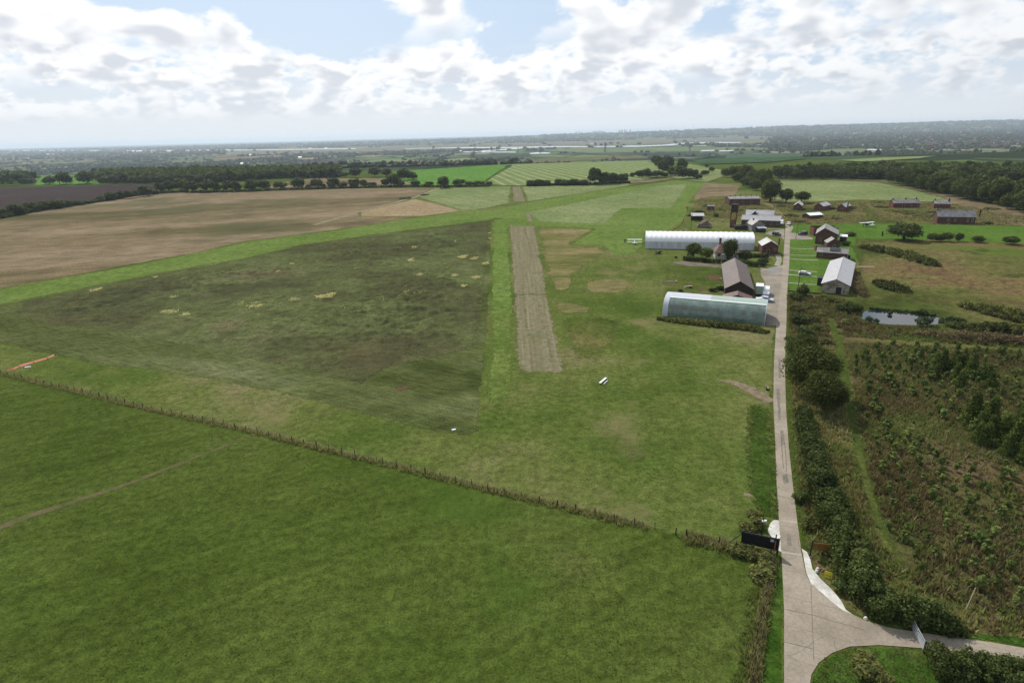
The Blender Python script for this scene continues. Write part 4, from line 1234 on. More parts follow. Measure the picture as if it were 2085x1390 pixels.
# left of the road
eL = length_at((1474.6, 588), (1500.5, 540), 2.7)
t, w, D = gabled('farm_shed', 'large shed with rusty brown corrugated roof behind the green hangar', 'shed', (1475, 604), (1533, 607), eL, 2.7, 5.1, M['weatherboard'], M['roofbrown'], 'y', 0.25, [('r', 3.0, 0, 3.2, 2.4, 'door'), ('r', 12.0, 0, 3.0, 2.4, 'door')])
t, w, D = gabled('lean_to_shed', 'low shed with rusted red roof between the brown shed and green hangar', 'shed', (1471, 618), (1530, 622), 5.0, 1.5, 2.9, M['weatherboard'], M['roofrust'], 'y', 0.2)
t, w, D = gabled('brick_hut', 'dark brick hut with pale roof standing between the road and white hangar', 'hut', (1550.5, 518), (1583, 518.5), 9.0, 3.7, 5.6, M['brickdark'], M['rooflight'], 'y', 0.3,
                 [('f', 4.6, 1.6, 0.9, 1.0), ('f', 2.0, 0, 1.0, 2.0, 'door')], [(6.9, 3.0, 6.0, .6)])

t, w, D = gabled('long_building', 'long low building with pale grey roof left of the road end', 'building', (1509, 459.6), (1587, 462.8), 7.0, 3.4, 5.4, M['brickdark'], M['roofgrey'], 'x', 0.3,
                 [('f', 2 + k * 3.1, 1.1, 1.2, 1.3) for k in range(6)])
t, w, D = gabled('long_building', 'second long pale roofed building behind the one with dark brick front', 'building', (1518, 449), (1574, 450.5), 7.0, 3.2, 5.6, M['brickdark'], M['rooflight'], 'x', 0.3)
m = MB().hexa([(1.5, -1.6, 2.6), (7.5, -1.6, 2.6), (4.5, -1.6, 5.9)], [(1.5, 3.4, 2.6), (7.5, 3.4, 2.6), (4.5, 3.4, 5.9)]); m.build('dormer', M['rooflight'], t)
MB().hexa([(3.0, -1.64, 3.6), (6.0, -1.64, 3.6), (4.5, -1.64, 5.2)], [(3.0, -1.61, 3.6), (6.0, -1.61, 3.6), (4.5, -1.61, 5.2)]).build('dormer_opening', M['black'], t)
t, w, D = gabled('grey_hut', 'grey rendered hut with pale gable roof and lean-to porch', 'hut', (1530.5, 471.8), (1555, 471.2), 8.0, 3.4, 5.7, M['greyrender'], M['roofold'], 'y', 0.25, [('f', 1.2, 1.2, 1.0, 1.1)], [(2.2, 5.0, 5.9, .5)])
MB().box(2.2, w - .1, -2.6, -.01, 0, 2.0).build('porch', M['door'], t)
MB().hexa([(1.9, -2.9, 2.02), (w + .1, -2.9, 2.02), (w + .1, -.02, 2.5), (1.9, -.02, 2.5)], [(1.9, -2.9, 2.1), (w + .1, -2.9, 2.1), (w + .1, -.02, 2.58), (1.9, -.02, 2.58)]).build('porch_roof', M['tentwhite'], t)
loc, rz, w = frame_from((1496, 468), (1525.5, 468.3))
t = thing('flat_roofed_store', 'low flat-roofed store at the foot of the water tower', 'store', loc, rz)
MB().box(0, w, 0, 5.5, 0, 2.0).build('wall', M['weatherboard'], t)
MB().box(-.15, w + .15, -.15, 5.65, 2.004, 2.15).build('roof', M['pathconc'], t)
MB().box(1.0, 2.0, -.05, -.004, 0, 1.8).build('door', M['door'], t)

# water tower
loc, rz, w = frame_from((1485.5, 463.5), (1498, 463.8))
t = thing('water_tower', 'rusty brick and iron water tower with dark tank on top', 'water tower', loc, rz)
d = w
MB().box(0, w, 0, d, 0, 3.9).build('brick_base', M['brick'], t)
for x, y in ((.15, .15), (w - .15, .15), (.15, d - .15), (w - .15, d - .15)):
    MB().bar((x, y, 3.903), (x, y, 8.2), .5).build('leg', M['rustiron'], t)
m = MB()
for z in (4.2, 7.9): m.bar((.15, .15, z), (w - .15, .15, z), .2).bar((.15, d - .15, z), (w - .15, d - .15, z), .2).bar((.15, .15, z), (.15, d - .15, z), .2).bar((w - .15, .15, z), (w - .15, d - .15, z), .2)
m.build('cross_beam', M['rustiron'], t)
MB().box(-.05, w + .35, -.15, d + .15, 8.2, 12.0).build('tank', M['tankiron'], t)
MB().box(-.1, w + .4, -.2, d + .2, 12.003, 12.15).build('tank_lid', M['tankiron'], t)
opening(t, 'f', 1.2, 1.4, .9, 1.4, w, d)

# white canopy shelter and the tumbledown hut beside it
loc, rz, w = frame_from((1408, 450.5), (1433, 450.5))
t = thing('open_shelter', 'open-fronted shelter with flat white roof beside a tumbledown hut', 'shelter', loc, rz)
for x, y in ((.1, .1), (w - .1, .1), (.1, 4.4), (w - .1, 4.4)): MB().bar((x, y, 0), (x, y, 2.9), .14).build('post', M['wood'], t)
MB().hexa([(-.2, -.3, 2.92), (w + .2, -.3, 2.92), (w + .2, 4.8, 4.0), (-.2, 4.8, 4.0)], [(-.2, -.3, 3.02), (w + .2, -.3, 3.02), (w + .2, 4.8, 4.1), (-.2, 4.8, 4.1)]).build('roof', M['rooflight'], t)
MB().box(.2, w - .2, 4.5, 4.6, 0, 2.8).build('back_wall', M['weatherboard'], t)
loc, rz, w = frame_from((1418, 463.5), (1445.5, 465))
t = thing('tumbledown_hut', 'tumbledown dark hut with collapsed roof and leaning plank', 'hut', loc, rz)
MB().box(.8, w - .8, .8, 4.6, 0, 1.9).build('wall', M['weatherboard'], t)
MB().hexa([(0, 0, .5), (w, 0, .4), (w, 5.4, .6), (0, 5.4, .5)], [(2.2, 2.4, 3.5), (w - 2.4, 2.2, 3.9), (w - 2.4, 2.8, 3.9), (2.2, 3.0, 3.5)]).build('roof', M['roofbrown'], t)
MB().bar((w - 3.0, .6, 2.0), (w - .9, 2.5, 5.2), .3).build('plank', M['rustiron'], t)
MB().box(.15, .45, -.3, .5, .4, 1.6).build('board', M['frame'], t)
gabled('pillbox_hut', 'tiny dark brick hut alone in the scrub beyond the white shelter', 'hut', (1440, 428.8), (1454, 428.8), 4.5, 2.7, 3.2, M['brickdark'], M['roofdark'], 'x', 0.1, [('f', 1.9, .9, 1.0, 1.2)])
# far ruin by the copse
t, w, D = gabled('ruined_barrack', 'long ruined barrack with a broken grey roof before the copse', 'ruin', (1484.5, 418.5), (1547, 417.5), 11.0, 4.3, 5.5, M['brickdark'], M['roofold'], 'x', 0.2,
                 [('f', 3.0 + k * 5.5, 1.2, 1.3, 1.5) for k in range(4)])
for k in range(7): MB().box(1 + k * 3.6, 1.25 + k * 3.6, 4.0, 4.25, 5.45, 6.6 + (k * 37 % 5) * .12).build('roof_stub', M['weatherboard'], t)

# the four small huts in the scrub
gabled('small_hut', 'small dark hut with white roof under the round tree, leftmost of three in a row', 'hut', (1614.8, 427.2), (1631.3, 427.8), 11.0, 2.7, 4.4, M['brickdark'], M['rooflight'], 'y', 0.25, [('f', 2.1, 0, 1.0, 1.9, 'door')])
gabled('small_hut', 'small red brick hut with white roof, middle of three in a row', 'hut', (1657, 428.2), (1675, 429.5), 11.5, 2.8, 4.5, M['brick'], M['rooflight'], 'y', 0.25, [('f', 2.4, 0, 1.0, 1.9, 'door')])
gabled('small_hut', 'small red brick hut with white roof and chimney, rightmost of three in a row', 'hut', (1703.8, 430.5), (1719.3, 431.5), 11.5, 2.9, 4.6, M['brick'], M['rooflight'], 'y', 0.25, [('f', 2.0, 0, 1.0, 1.9, 'door')], [(4.6, 4.0, 5.2, .6)])
gabled('low_hut', 'low hut with two bright roof sheets in front of the small huts', 'hut', (1632.5, 443.5), (1648.5, 446.2), 9.0, 2.0, 3.0, M['brickdark'], M['tentwhite'], 'y', 0.2)
# three sheds in the rough field on the right
gabled('brick_shed', 'long red brick shed with three chimneys in the rough field', 'shed', (1818, 423.2), (1872, 422.8), 6.0, 2.9, 5.0, M['brick'], M['roofold'], 'x', 0.2, [('f', 5.5, 0, 1.1, 2.0, 'door'), ('f', 10.0, 1.0, 1.1, 1.1), ('f', 14.0, 1.0, 1.1, 1.1)], [(.4, 3.0, 5.6, .6), (8.0, 3.0, 5.7, .6), (14.2, 3.0, 5.7, .6)])
gabled('brick_shed', 'short brick shed with tall chimney stack in the rough field', 'shed', (1900.8, 424.2), (1933.8, 425), 6.0, 2.9, 4.8, M['brick'], M['roofold'], 'x', 0.2, [('f', 1.5, 0, 1.2, 2.0, 'door')], [(.4, 3.0, 5.4, .6), (7.6, 2.0, 5.9, .7)])
gabled('brick_shed', 'largest brick shed with dark slate roof at the edge of the bright lawn', 'shed', (1906.8, 455.3), (1984.3, 457), 8.0, 3.7, 6.6, M['brickdark'], M['roofdark'], 'x', 0.25, [('f', 4.5, 1.3, .9, 1.5), ('f', 7.5, 1.3, .9, 1.5), ('f', 13.2, 1.0, .8, 1.8), ('f', 15.2, 1.0, .8, 1.8)], [(.4, 4.0, 7.1, .6), (19.4, 4.0, 7.1, .6)])

# cottage
loc, rz, w = frame_from((1456, 527), (1492, 527.5))
t = thing('cottage', 'white cottage with red tiled hip roof in its hedged garden', 'cottage', loc, rz)
D = 7.0
MB().box(0, w, 0, D, 0, 2.7).build('wall', M['whitewall'], t)
r = MB().hexa([(-.4, -.4, 2.6), (w + .4, -.4, 2.6), (w + .4, D + .4, 2.6), (-.4, D + .4, 2.6)], [(2.2, D / 2 - .05, 5.8), (w - 2.2, D / 2 - .05, 5.8), (w - 2.2, D / 2 + .05, 5.8), (2.2, D / 2 + .05, 5.8)]).build('roof', M['tile'], t)
MB().box(1.6, 2.4, D / 2 + .2, D / 2 + 1.0, 4.0, 7.6).box(1.5, 2.5, D / 2 + .1, D / 2 + 1.1, 7.6, 7.8).build('chimney', M['brickdark'], r)
for u in (.8, 2.6, 5.6): opening(t, 'f', u, 1.0, 1.2, 1.2, w, D)
opening(t, 'f', 4.3, 0, .95, 2.0, w, D, 'door')
m = MB().box(2.3, 4.1, -1.3, -.01, 0, 2.2); m.build('bay', M['whitewall'], t)
loc, rz, w = frame_from((1494, 526.5), (1500.5, 527))
t = thing('garden_outhouse', 'small white outhouse right of the cottage', 'outhouse', loc, rz)
MB().box(0, w, 0, 2.4, 0, 2.2).build('wall', M['whitewall'], t)
MB().hexa([(-.2, -.2, 2.204), (w + .2, -.2, 2.204), (w + .2, 2.6, 2.204), (-.2, 2.6, 2.204)], [(-.2, 1.1, 3.1), (w + .2, 1.1, 3.1), (w + .2, 1.3, 3.1), (-.2, 1.3, 3.1)]).build('roof', M['tile'], t)
# low brick wall before the big hut
loc, rz, w = frame_from((1604.5, 593.5), (1672, 599.5))
o = MB().box(0, w, 0, .3, 0, .45).build('garden_wall', M['brick'], None, loc, rz); tag(o, 'low red brick wall along the front of the lawns', 'wall')


# ------------------------------------------------------------------ vehicles
def vehicle(name, label, px, head, kind, paint, trim=None, group=None):
    """px: ground centre; head: pixel the nose points at"""
    a = Vector((*P(*px), 0)); b = Vector((*P(*head), 0)); d = b - a
    t = thing(name, label, {'car': 'car', 'suv': 'off-roader', 'van': 'van', 'box': 'lorry', 'pickup': 'off-roader'}[kind], (a.x, a.y, .07), math.atan2(d.y, d.x) - math.pi / 2)
    spec = {  # half width, wheelbase y's, lower body profile, cabin profile (y forward, z)
        'car': (.86, (-1.25, 1.3), [(-2.0, .3), (2.05, .3), (2.1, .6), (1.95, .82), (1.0, .95), (-1.9, 1.0), (-2.05, .8)], [(-1.9, .99), (1.0, .94), (.35, 1.42), (-1.2, 1.47), (-1.75, 1.25)], .34),
        'suv': (.92, (-1.35, 1.35), [(-2.1, .45), (2.1, .45), (2.15, .85), (2.05, 1.12), (1.0, 1.2), (-2.1, 1.2), (-2.15, .9)], [(-2.1, 1.19), (1.0, 1.19), (.55, 1.85), (-2.0, 1.9)], .42),
        'pickup': (.92, (-1.5, 1.5), [(-2.4, .5), (2.3, .5), (2.35, .85), (2.2, 1.1), (1.15, 1.2), (-2.4, 1.15)], [(-.7, 1.14), (1.15, 1.19), (.6, 1.8), (-.55, 1.82)], .42),
        'van': (.98, (-1.6, 1.6), [(-2.6, .4), (2.5, .4), (2.55, .8), (2.3, 1.15), (1.75, 1.3), (-2.6, 1.3)], [(-2.6, 1.29), (1.75, 1.29), (1.05, 2.15), (.6, 2.3), (-2.55, 2.3)], .36),
        'box': (1.0, (-1.7, 1.7), [(-3.0, .5), (2.7, .5), (2.75, 1.1), (2.55, 1.3), (1.2, 1.3), (1.2, .8), (-3.0, .8)], [(1.2, 1.29), (2.55, 1.29), (2.2, 2.1), (1.3, 2.15)], .42)}[kind]
    hw, wb, lo, hi, wr = spec
    m = MB().extr(lo, -hw, hw)
    m.build('body', paint, t, bevel=.06)
    ins = .1
    cab = [(y, z) for y, z in hi]
    zc = max(z for y, z in cab); zb = min(z for y, z in cab)

    def cabx(z): return hw - .03 - ins * (z - zb) / (zc - zb)
    m = MB()
    i = len(m.v)
    m.hexa([(-cabx(z), y, z) for y, z in cab], [(cabx(z), y, z) for y, z in cab])
    m.build('cabin', paint if kind != 'box' else paint, t, bevel=.04)
    # glazing: windscreen, rear screen and side windows a little proud of the cabin
    top = [p for p in cab if p[1] > zc - .1]; yf = max(p[0] for p in top); yr = min(p[0] for p in top)
    fb = max(cab, key=lambda p: p[0]); rb = min(cab, key=lambda p: (p[0], p[1]))

    def screen(nm, p0, p1):
        v = Vector((0, p1[0] - p0[0], p1[1] - p0[1])); nrm = Vector((0, v.z, -v.y)).normalized()
        if nrm.y * (p0[0]) < 0: nrm = -nrm
        a0 = Vector((0, p0[0], p0[1])) + v * .14 + nrm * .012; a1 = Vector((0, p0[0], p0[1])) + v * .9 + nrm * .012
        x0, x1 = cabx(a0.z) - .1, cabx(a1.z) - .1
        q = [(-x0, a0.y, a0.z), (x0, a0.y, a0.z), (x1, a1.y, a1.z), (-x1, a1.y, a1.z)]
        MB().hexa(q, [(x, y + nrm.y * .015, z + nrm.z * .015) for x, y, z in q]).build(nm, M['glass'], t)
    screen('windscreen', fb, max(top, key=lambda p: p[0]))
    screen('rear_window', rb, min(top, key=lambda p: p[0]))
    if kind != 'box':
        for s in (-1, 1):
            z0, z1 = zb + (zc - zb) * .22, zb + (zc - zb) * .84
            ya, yb2 = (yr + .1, fb[0] - .55) if kind != 'van' else (.5, fb[0] - .5)
            x0, x1 = s * (cabx(z0) + .012), s * (cabx(z1) + .012)
            q = [(x0, ya - .1, z0), (x0, yb2 + .25, z0), (x1, yf - .05, z1), (x1, ya + .05, z1)]
            MB().hexa(q, [(x + s * .012, y, z) for x, y, z in q]).build('side_window', M['glass'], t)
    for y in wb:
        for s in (-1, 1):
            w_ = MB().tube((s * (hw - .16), y, wr - .05), (s * (hw + .03), y, wr - .05), wr, wr, 14).build('wheel', M['tyre'], t)
            MB().tube((s * (hw + .031), y, wr - .05), (s * (hw + .045), y, wr - .05), wr * .6, wr * .6, 10).build('rim', M['steel'], w_)
    for s in (-1, 1):
        yy = max(p[0] for p in lo)
        MB().box(s * hw * .68 - .16, s * hw * .68 + .16, yy - .1, yy + .03, .68, .84).build('headlight', M['frame'], t)
    if kind == 'box':
        MB().box(-1.1, 1.1, -3.1, 1.1, .85, 3.0).build('cargo_box', trim, t, bevel=.03)
        MB().box(-1.14, 1.14, -3.14, 1.14, 3.003, 3.1).build('box_roof', M['carwhite'], t)
    elif trim:
        for s in (-1, 1):
            MB().box(s * (hw + .012) - .01, s * (hw + .012) + .01, -1.7, 1.6, .42, .84).build('side_panel', trim, t)
    return t


vehicle('parked_car', 'white and green liveried car parked on the lawn path', (1637.5, 560.5), (1680, 564), 'car', M['carwhite'], M['cargreen'])
vehicle('off_roader', 'black off-roader parked on concrete left of the road', (1581, 480.5), (1600, 484), 'suv', M['cardark'])
vehicle('off_roader', 'black off-roader parked on concrete right of the road', (1634, 479), (1600, 481), 'suv', M['cardark'])
vehicle('parked_car', 'white car with lights facing the camera at the road end', (1605.5, 457.8), (1606, 470), 'car', M['carwhite'])
vehicle('parked_van', 'white van parked at the end of the long pale roofed building', (1590.5, 457.5), (1592, 470), 'van', M['carwhite'])
vehicle('box_lorry', 'box lorry with pale green sides parked beside the brown shed', (1545.5, 597.5), (1550, 560), 'box', M['carwhite'], M['boxgreen'])
vehicle('parked_van', 'white van parked between the box lorry and the road', (1559.5, 600.5), (1554, 640), 'van', M['carwhite'])
vehicle('parked_car', 'pale silver car parked in front of the white van', (1560.5, 613.5), (1600, 619), 'car', M['carblue'])
vehicle('parked_car', 'white car half hidden behind the green hangar roof', (1541, 616), (1500, 615), 'car', M['carwhite'])


# ------------------------------------------------------------------ aircraft
def biplane(px, nose):
    a = Vector((*P(*px), 0)); b = Vector((*P(*nose), 0)); d = b - a
    t = thing('biplane', 'white biplane with stacked wings parked left of the white hangar', 'aircraft', (a.x, a.y, .05), math.atan2(d.y, d.x) - math.pi / 2)
    def body(secs, n=12):
        m = MB(); V = []
        for y, zc, rx, rz2 in secs:
            V.append([(rx * math.cos(2 * math.pi * k / n), y, zc + rz2 * math.sin(2 * math.pi * k / n)) for k in range(n)])
        base = len(m.v)
        for r in V: m.v += r
        for i in range(len(V) - 1):
            for k in range(n):
                k2 = (k + 1) % n
                m.f.append([base + i * n + k, base + i * n + k2, base + (i + 1) * n + k2, base + (i + 1) * n + k])
        m.f.append([base + k for k in range(n)]); m.f.append([base + (len(V) - 1) * n + k for k in range(n)][::-1])
        return m
    body([(-3.4, 1.0, .06, .15), (-1.5, 1.15, .3, .35), (.3, 1.25, .42, .5), (1.4, 1.25, .42, .45), (1.9, 1.25, .25, .25)]).build('fuselage', M['planewhite'], t, smooth=True)

    def wing(nm, y0, y1, z, span, dih=.0):
        pr = [(y0, z), (y0 + .1, z + .05), ((y0 + y1) / 2, z + .1), (y1 - .1, z + .07), (y1, z + .01), ((y0 + y1) / 2, z - .02)]
        m = MB()
        for s in (-1, 1): m.hexa([(0, y, zz) for y, zz in pr], [(s * span / 2, y - .15, zz + dih) for y, zz in pr])
        return m.build(nm, M['planewhite'], t)
    wing('upper_wing', .15, 1.55, 2.45, 8.6, .1); wing('lower_wing', -.2, 1.1, .95, 8.0, .2)
    for s in (-1, 1):
        for x in (2.9, .45):
            for y0, y1 in ((.1, .35), (.85, 1.2)):
                MB().bar((s * x, y0, 1.0 + .05 * x), (s * x, y1, 2.45), .06).build('strut', M['steel'], t)
        MB().bar((s * .3, .9, .9), (s * .8, .9, .3), .07).build('undercarriage_leg', M['steel'], t)
        MB().tube((s * .8 - .06, .9, .26), (s * .8 + .06, .9, .26), .26, .26, 12).build('wheel', M['tyre'], t)
    wing('tailplane', -3.4, -2.6, 1.05, 2.8)
    MB().hexa([(-.03, -3.5, 1.1), (.03, -3.5, 1.1), (.03, -2.5, 1.2), (-.03, -2.5, 1.2)], [(-.02, -3.6, 2.1), (.02, -3.6, 2.1), (.02, -3.0, 2.1), (-.02, -3.0, 2.1)]).build('fin', M['planewhite'], t)
    MB().bar((-.95, 1.97, 1.25), (.95, 1.97, 1.25), .05, .1).build('propeller', M['door'], t)
    return t


biplane((1292, 496.5), (1290, 484)).scale = (.78,) * 3
a = P(1763, 461); t = thing('light_aircraft', 'small white monoplane parked alone on the bright lawn', 'aircraft', (*a, .06), 0.25)
m = MB(); pr = [(-.7, 1.9), (0, 2.05), (.7, 1.95), (0, 1.88)]
for s in (-1, 1): m.hexa([(0, y, z) for y, z in pr], [(s * 4.6, y * .85, z + .15) for y, z in pr])
m.build('wing', M['planewhite'], t)
m = MB(); S8 = [(1.9, 1.0, .25, .3), (1.3, 1.1, .5, .55), (-.3, 1.25, .55, .65), (-2.0, 1.2, .25, .28), (-4.0, 1.2, .06, .1)]
base = 0
for y, zc, rx, rz2 in S8: m.v += [(rx * math.cos(math.pi * k / 4), y, zc + rz2 * math.sin(math.pi * k / 4)) for k in range(8)]
for i in range(4):
    for k in range(8): m.f.append([i * 8 + k, i * 8 + (k + 1) % 8, (i + 1) * 8 + (k + 1) % 8, (i + 1) * 8 + k])
m.f.append(list(range(8))); m.f.append(list(range(32, 40))[::-1])
m.build('fuselage', M['cardark'], t, smooth=True)
MB().box(-1.5, 1.5, -4.1, -3.4, 1.2, 1.26).build('tailplane', M['planewhite'], t)
MB().hexa([(-.03, -4.2, 1.25), (.03, -4.2, 1.25), (.03, -3.2, 1.25), (-.03, -3.2, 1.25)], [(-.02, -4.3, 2.2), (.02, -4.3, 2.2), (.02, -3.8, 2.2), (-.02, -3.8, 2.2)]).build('fin', M['planewhite'], t)
for x, y in ((-.9, .4), (.9, .4), (0, 1.6)):
    MB().tube((x - .06, y, .25), (x + .06, y, .25), .25, .25, 10).build('wheel', M['tyre'], t)
    MB().bar((x, y, .3), (x * .5, y, .8), .06).build('undercarriage_leg', M['steel'], t)
MB().bar((-.9, 1.95, 1.0), (.9, 1.95, 1.0), .05, .1).build('propeller', M['door'], t)

# ------------------------------------------------------------------ person by the biplane
def person(px, face, label):
    a = P(*px)
    me = bpy.data.meshes.new('person')
    J = [(0, 0, .92), (0, 0, 1.12), (0, .01, 1.36), (0, .02, 1.48), (0, .03, 1.60), (0, .03, 1.72),
         (-.09, 0, .88), (-.1, .03, .48), (-.11, 0, .08), (-.11, .14, .04), (.09, 0, .88), (.1, .05, .48), (.12, -.02, .08), (.12, .12, .04),
         (-.19, .01, 1.38), (-.25, 0, 1.12), (-.23, .1, .88), (-.22, .14, .80), (.19, .01, 1.38), (.25, .02, 1.12), (.2, .2, .98), (.16, .28, .96)]
    E = [(0, 1), (1, 2), (2, 3), (3, 4), (4, 5), (0, 6), (6, 7), (7, 8), (8, 9), (0, 10), (10, 11), (11, 12), (12, 13), (2, 14), (14, 15), (15, 16), (16, 17), (2, 18), (18, 19), (19, 20), (20, 21)]
    R = [.15, .14, .15, .06, .10, .07, .1, .07, .05, .045, .1, .07, .05, .045, .065, .05, .04, .035, .065, .05, .04, .035]
    me.from_pydata(J, E, [])
    me.materials.append(M['darkcloth'])
    o = obj('person', me, None, (*a, .05), face)
    md = o.modifiers.new('skin', 'SKIN'); md.use_smooth_shade = True
    for v, r in zip(me.skin_vertices[0].data, R): v.radius = (r, r * .85)
    me.skin_vertices[0].data[0].use_root = True
    s = o.modifiers.new('sub', 'SUBSURF'); s.levels = 1; s.render_levels = 1
    tag(o, label, 'person')
    h = MB()
    h.tube((0, .03, 1.66), (0, .03, 1.76), .1, .07, 10).build('hair', M['black'], o)
    MB().tube((0, .1, 1.585), (0, .118, 1.60), .07, .05, 8).build('face', M['skin'], o)
    return o


person((1271.5, 494.5), 0.4, 'person in dark clothes standing on the grass left of the biplane')
person((1274, 494.8), 2.2, 'second person in dark clothes nearest the biplane wing tip')


# ------------------------------------------------------------------ poles, signs, fences
def pole(px, top_px, label, r=.11, name='telegraph_pole', cross=True, mat='wood'):
    a = Vector((*P(*px), 0)); sc_ = scale_at(*px); h = (px[1] - top_px[1]) / sc_
    t = thing(name, label, 'pole', (a.x, a.y, 0))
    MB().tube((0, 0, 0), (0.02 * h, 0, h), r, r * .75, 8).build('shaft', M[mat], t)
    if cross: MB().bar((-.7 + .019 * h, 0, h - .5), (.7 + .019 * h, 0, h - .5), .1).build('crossarm', M[mat], t)
    return t, h


pole((1406, 474.5), (1406, 437.5), 'dark telegraph pole standing behind the white tunnel hangar')
pole((1620, 487.5), (1624.8, 456), 'tall pole by the road in front of the black off-roader', cross=False)
pole((1625, 585), (1633, 546), 'tall pole on the lawn in front of the green and white car', cross=False)
pole((1942, 482), (1944, 469.5), 'thin bare pole between shrubs on the lawn edge', .07, cross=False)
t, h = pole((1549.5, 1089.5), (1553.5, 1050), 'black pole with a white lamp behind the dark hoarding', .09, 'lamp_pole', False, 'black')
MB().box(-.1, .45, -.12, .12, h - .55, h - .35).build('lamp', M['carwhite'], t)
MB().bar((.05, 0, h - .4), (1.25, .1, h - 1.6), .05).build('brace', M['black'], t)
# leaning pale pole
a = Vector((*P(1964, 1247), 0)); b = Vector((*P(1987, 1195, 2.2), 2.2))
o = MB().tube((0, 0, 0), b - a, .07, .05, 8).build('leaning_pole', M['palewood'], None, a); tag(o, 'pale pole leaning out of the scrub near the metal gate', 'pole')

# hoarding seen from behind
loc, rz, w = frame_from((1508, 1112), (1580, 1128))
t = thing('hoarding', 'big black hoarding beside the road, seen from behind', 'sign', loc, rz)
MB().box(0, w, 0, .12, .55, 2.25).build('board', M['signblack'], t)
m = MB()
for k in range(9): m.box(w * k / 8 - .04, w * k / 8 + .04, -.06, -.004, .55, 2.25)
m.box(0, w, -.1, -.064, 2.1, 2.2).box(0, w, -.1, -.064, .65, .75)
m.build('batten', M['signblack'], t)
for x in (.2, w - .25): MB().bar((x, .2, 0), (x, .2, 2.35 + (.35 if x > 1 else 0)), .14).build('post', M['black'], t)
MB().box(w + .01, w + .2, -.1, .14, 0.1, 2.3).build('end_post', M['black'], t)
MB().box(w - .32, w - .2, -.14, -.104, .6, 2.0).build('end_stripe', M['orange'], t)
MB().box(w - .85, w - .45, -.14, -.104, 1.75, 2.1).build('small_notice', M['steel'], t)
MB().bar((.1, 0, 2.1), (-1.6, -.2, .1), .08).build('brace', M['black'], t)
MB().box(w - .6, w - .1, -.3, -.22, .0, .5).build('white_notice', M['frame'], t)
# plywood sign opposite
a = P(1648.5, 1131)
t = thing('roadside_sign', 'bare tan plywood sign on a dark post right of the road', 'sign', (*a, 0), -.22)
MB().bar((0, 0, 0), (0.05, 0, 2.3), .16).build('post', M['black'], t)
MB().bar((1.75, .1, 0), (1.75, .1, 1.8), .1).build('post', M['wood'], t)
MB().box(.1, 2.0, -.03, .03, 1.0, 2.0).build('board', M['signtan'], t)
a = P(1685.5, 1178)
t = thing('notice_board', 'small yellow notice tilted at the foot of the roadside hedge', 'sign', (*a, 0), -.5)
MB().hexa([(-.4, 0, .15), (.4, 0, .15), (.4, .05, .15), (-.4, .05, .15)], [(-.4, .3, .75), (.4, .3, .75), (.4, .35, .75), (-.4, .35, .75)]).build('board', M['yellow'], t)
MB().bar((0, .2, 0), (0, .2, .4), .06).build('stake', M['wood'], t)
MB().box(-.28, .28, .04, .06, .4, .44).build('lettering', M['black'], t)
# rubble edging
rg = random.Random(8)
edge_px = [(1650, 1131), (1655, 1140), (1661, 1149), (1668, 1158), (1676, 1166), (1683, 1172)]
k = 0
for i in range(len(edge_px) - 1):
    for s in range(5):
        f = s / 5; px = edge_px[i][0] * (1 - f) + edge_px[i + 1][0] * f; py = edge_px[i][1] * (1 - f) + edge_px[i + 1][1] * f
        x, y = P(px, py); r = rg.uniform(.1, .22)
        x += rg.uniform(-.1, .4); y += rg.uniform(-.1, .3)
        m = MB(); q = 6
        m.hexa([(r * math.cos(j * 1.047) * rg.uniform(.8, 1.2), r * math.sin(j * 1.047) * rg.uniform(.8, 1.2), 0) for j in range(q)],
               [(r * .6 * math.cos(j * 1.047) * rg.uniform(.8, 1.2), r * .6 * math.sin(j * 1.047), r * rg.uniform(.9, 1.3)) for j in range(q)])
        o = m.build('edging_stone', M['stone'], None, (x, y, .02))
        tag(o, 'rough brown stone in the heap edging the kerb below the hedge', 'stone', 'stones edging the kerb')
for px, lab in (((1664.5, 1159.5), 'white painted stone beside the brown edging stones, upper one'), ((1662.5, 1164.5), 'white painted stone beside the brown edging stones, lower and larger one'), ((1762, 1260), 'white painted stone at the drive edge under the hedge')):
    m = MB(); r = .24
    m.hexa([(r * math.cos(j * .785), r * math.sin(j * .785), 0) for j in range(8)], [(r * .55 * math.cos(j * .785), r * .55 * math.sin(j * .785), .28) for j in range(8)])
    tag(m.build('painted_stone', M['whitestone'], None, (*P(*px), .05), bevel=.05), lab, 'stone')
# field gate on the side drive
g0 = Vector((*P(1853, 1277), 0)); g1 = Vector((*P(1878.5, 1326), 0)); d = g1 - g0
t = thing('field_gate', 'galvanised five-bar metal gate across the side drive', 'gate', (g0.x, g0.y, .06), math.atan2(d.y, d.x))
w = d.length
m = MB()
for z in (.25, .45, .68, .95, 1.25): m.bar((0, 0, z), (w, 0, z), .055)
m.build('bar', M['steel'], t)
m = MB()
for x in (0, w / 2, w): m.bar((x, 0, .2), (x, 0, 1.3), .06)
m.build('upright', M['steel'], t)
for x in (-.18, w + .18): MB().tube((x, 0, 0), (x, 0, 1.5), .09, .09, 8).build('post', M['wood'], t)
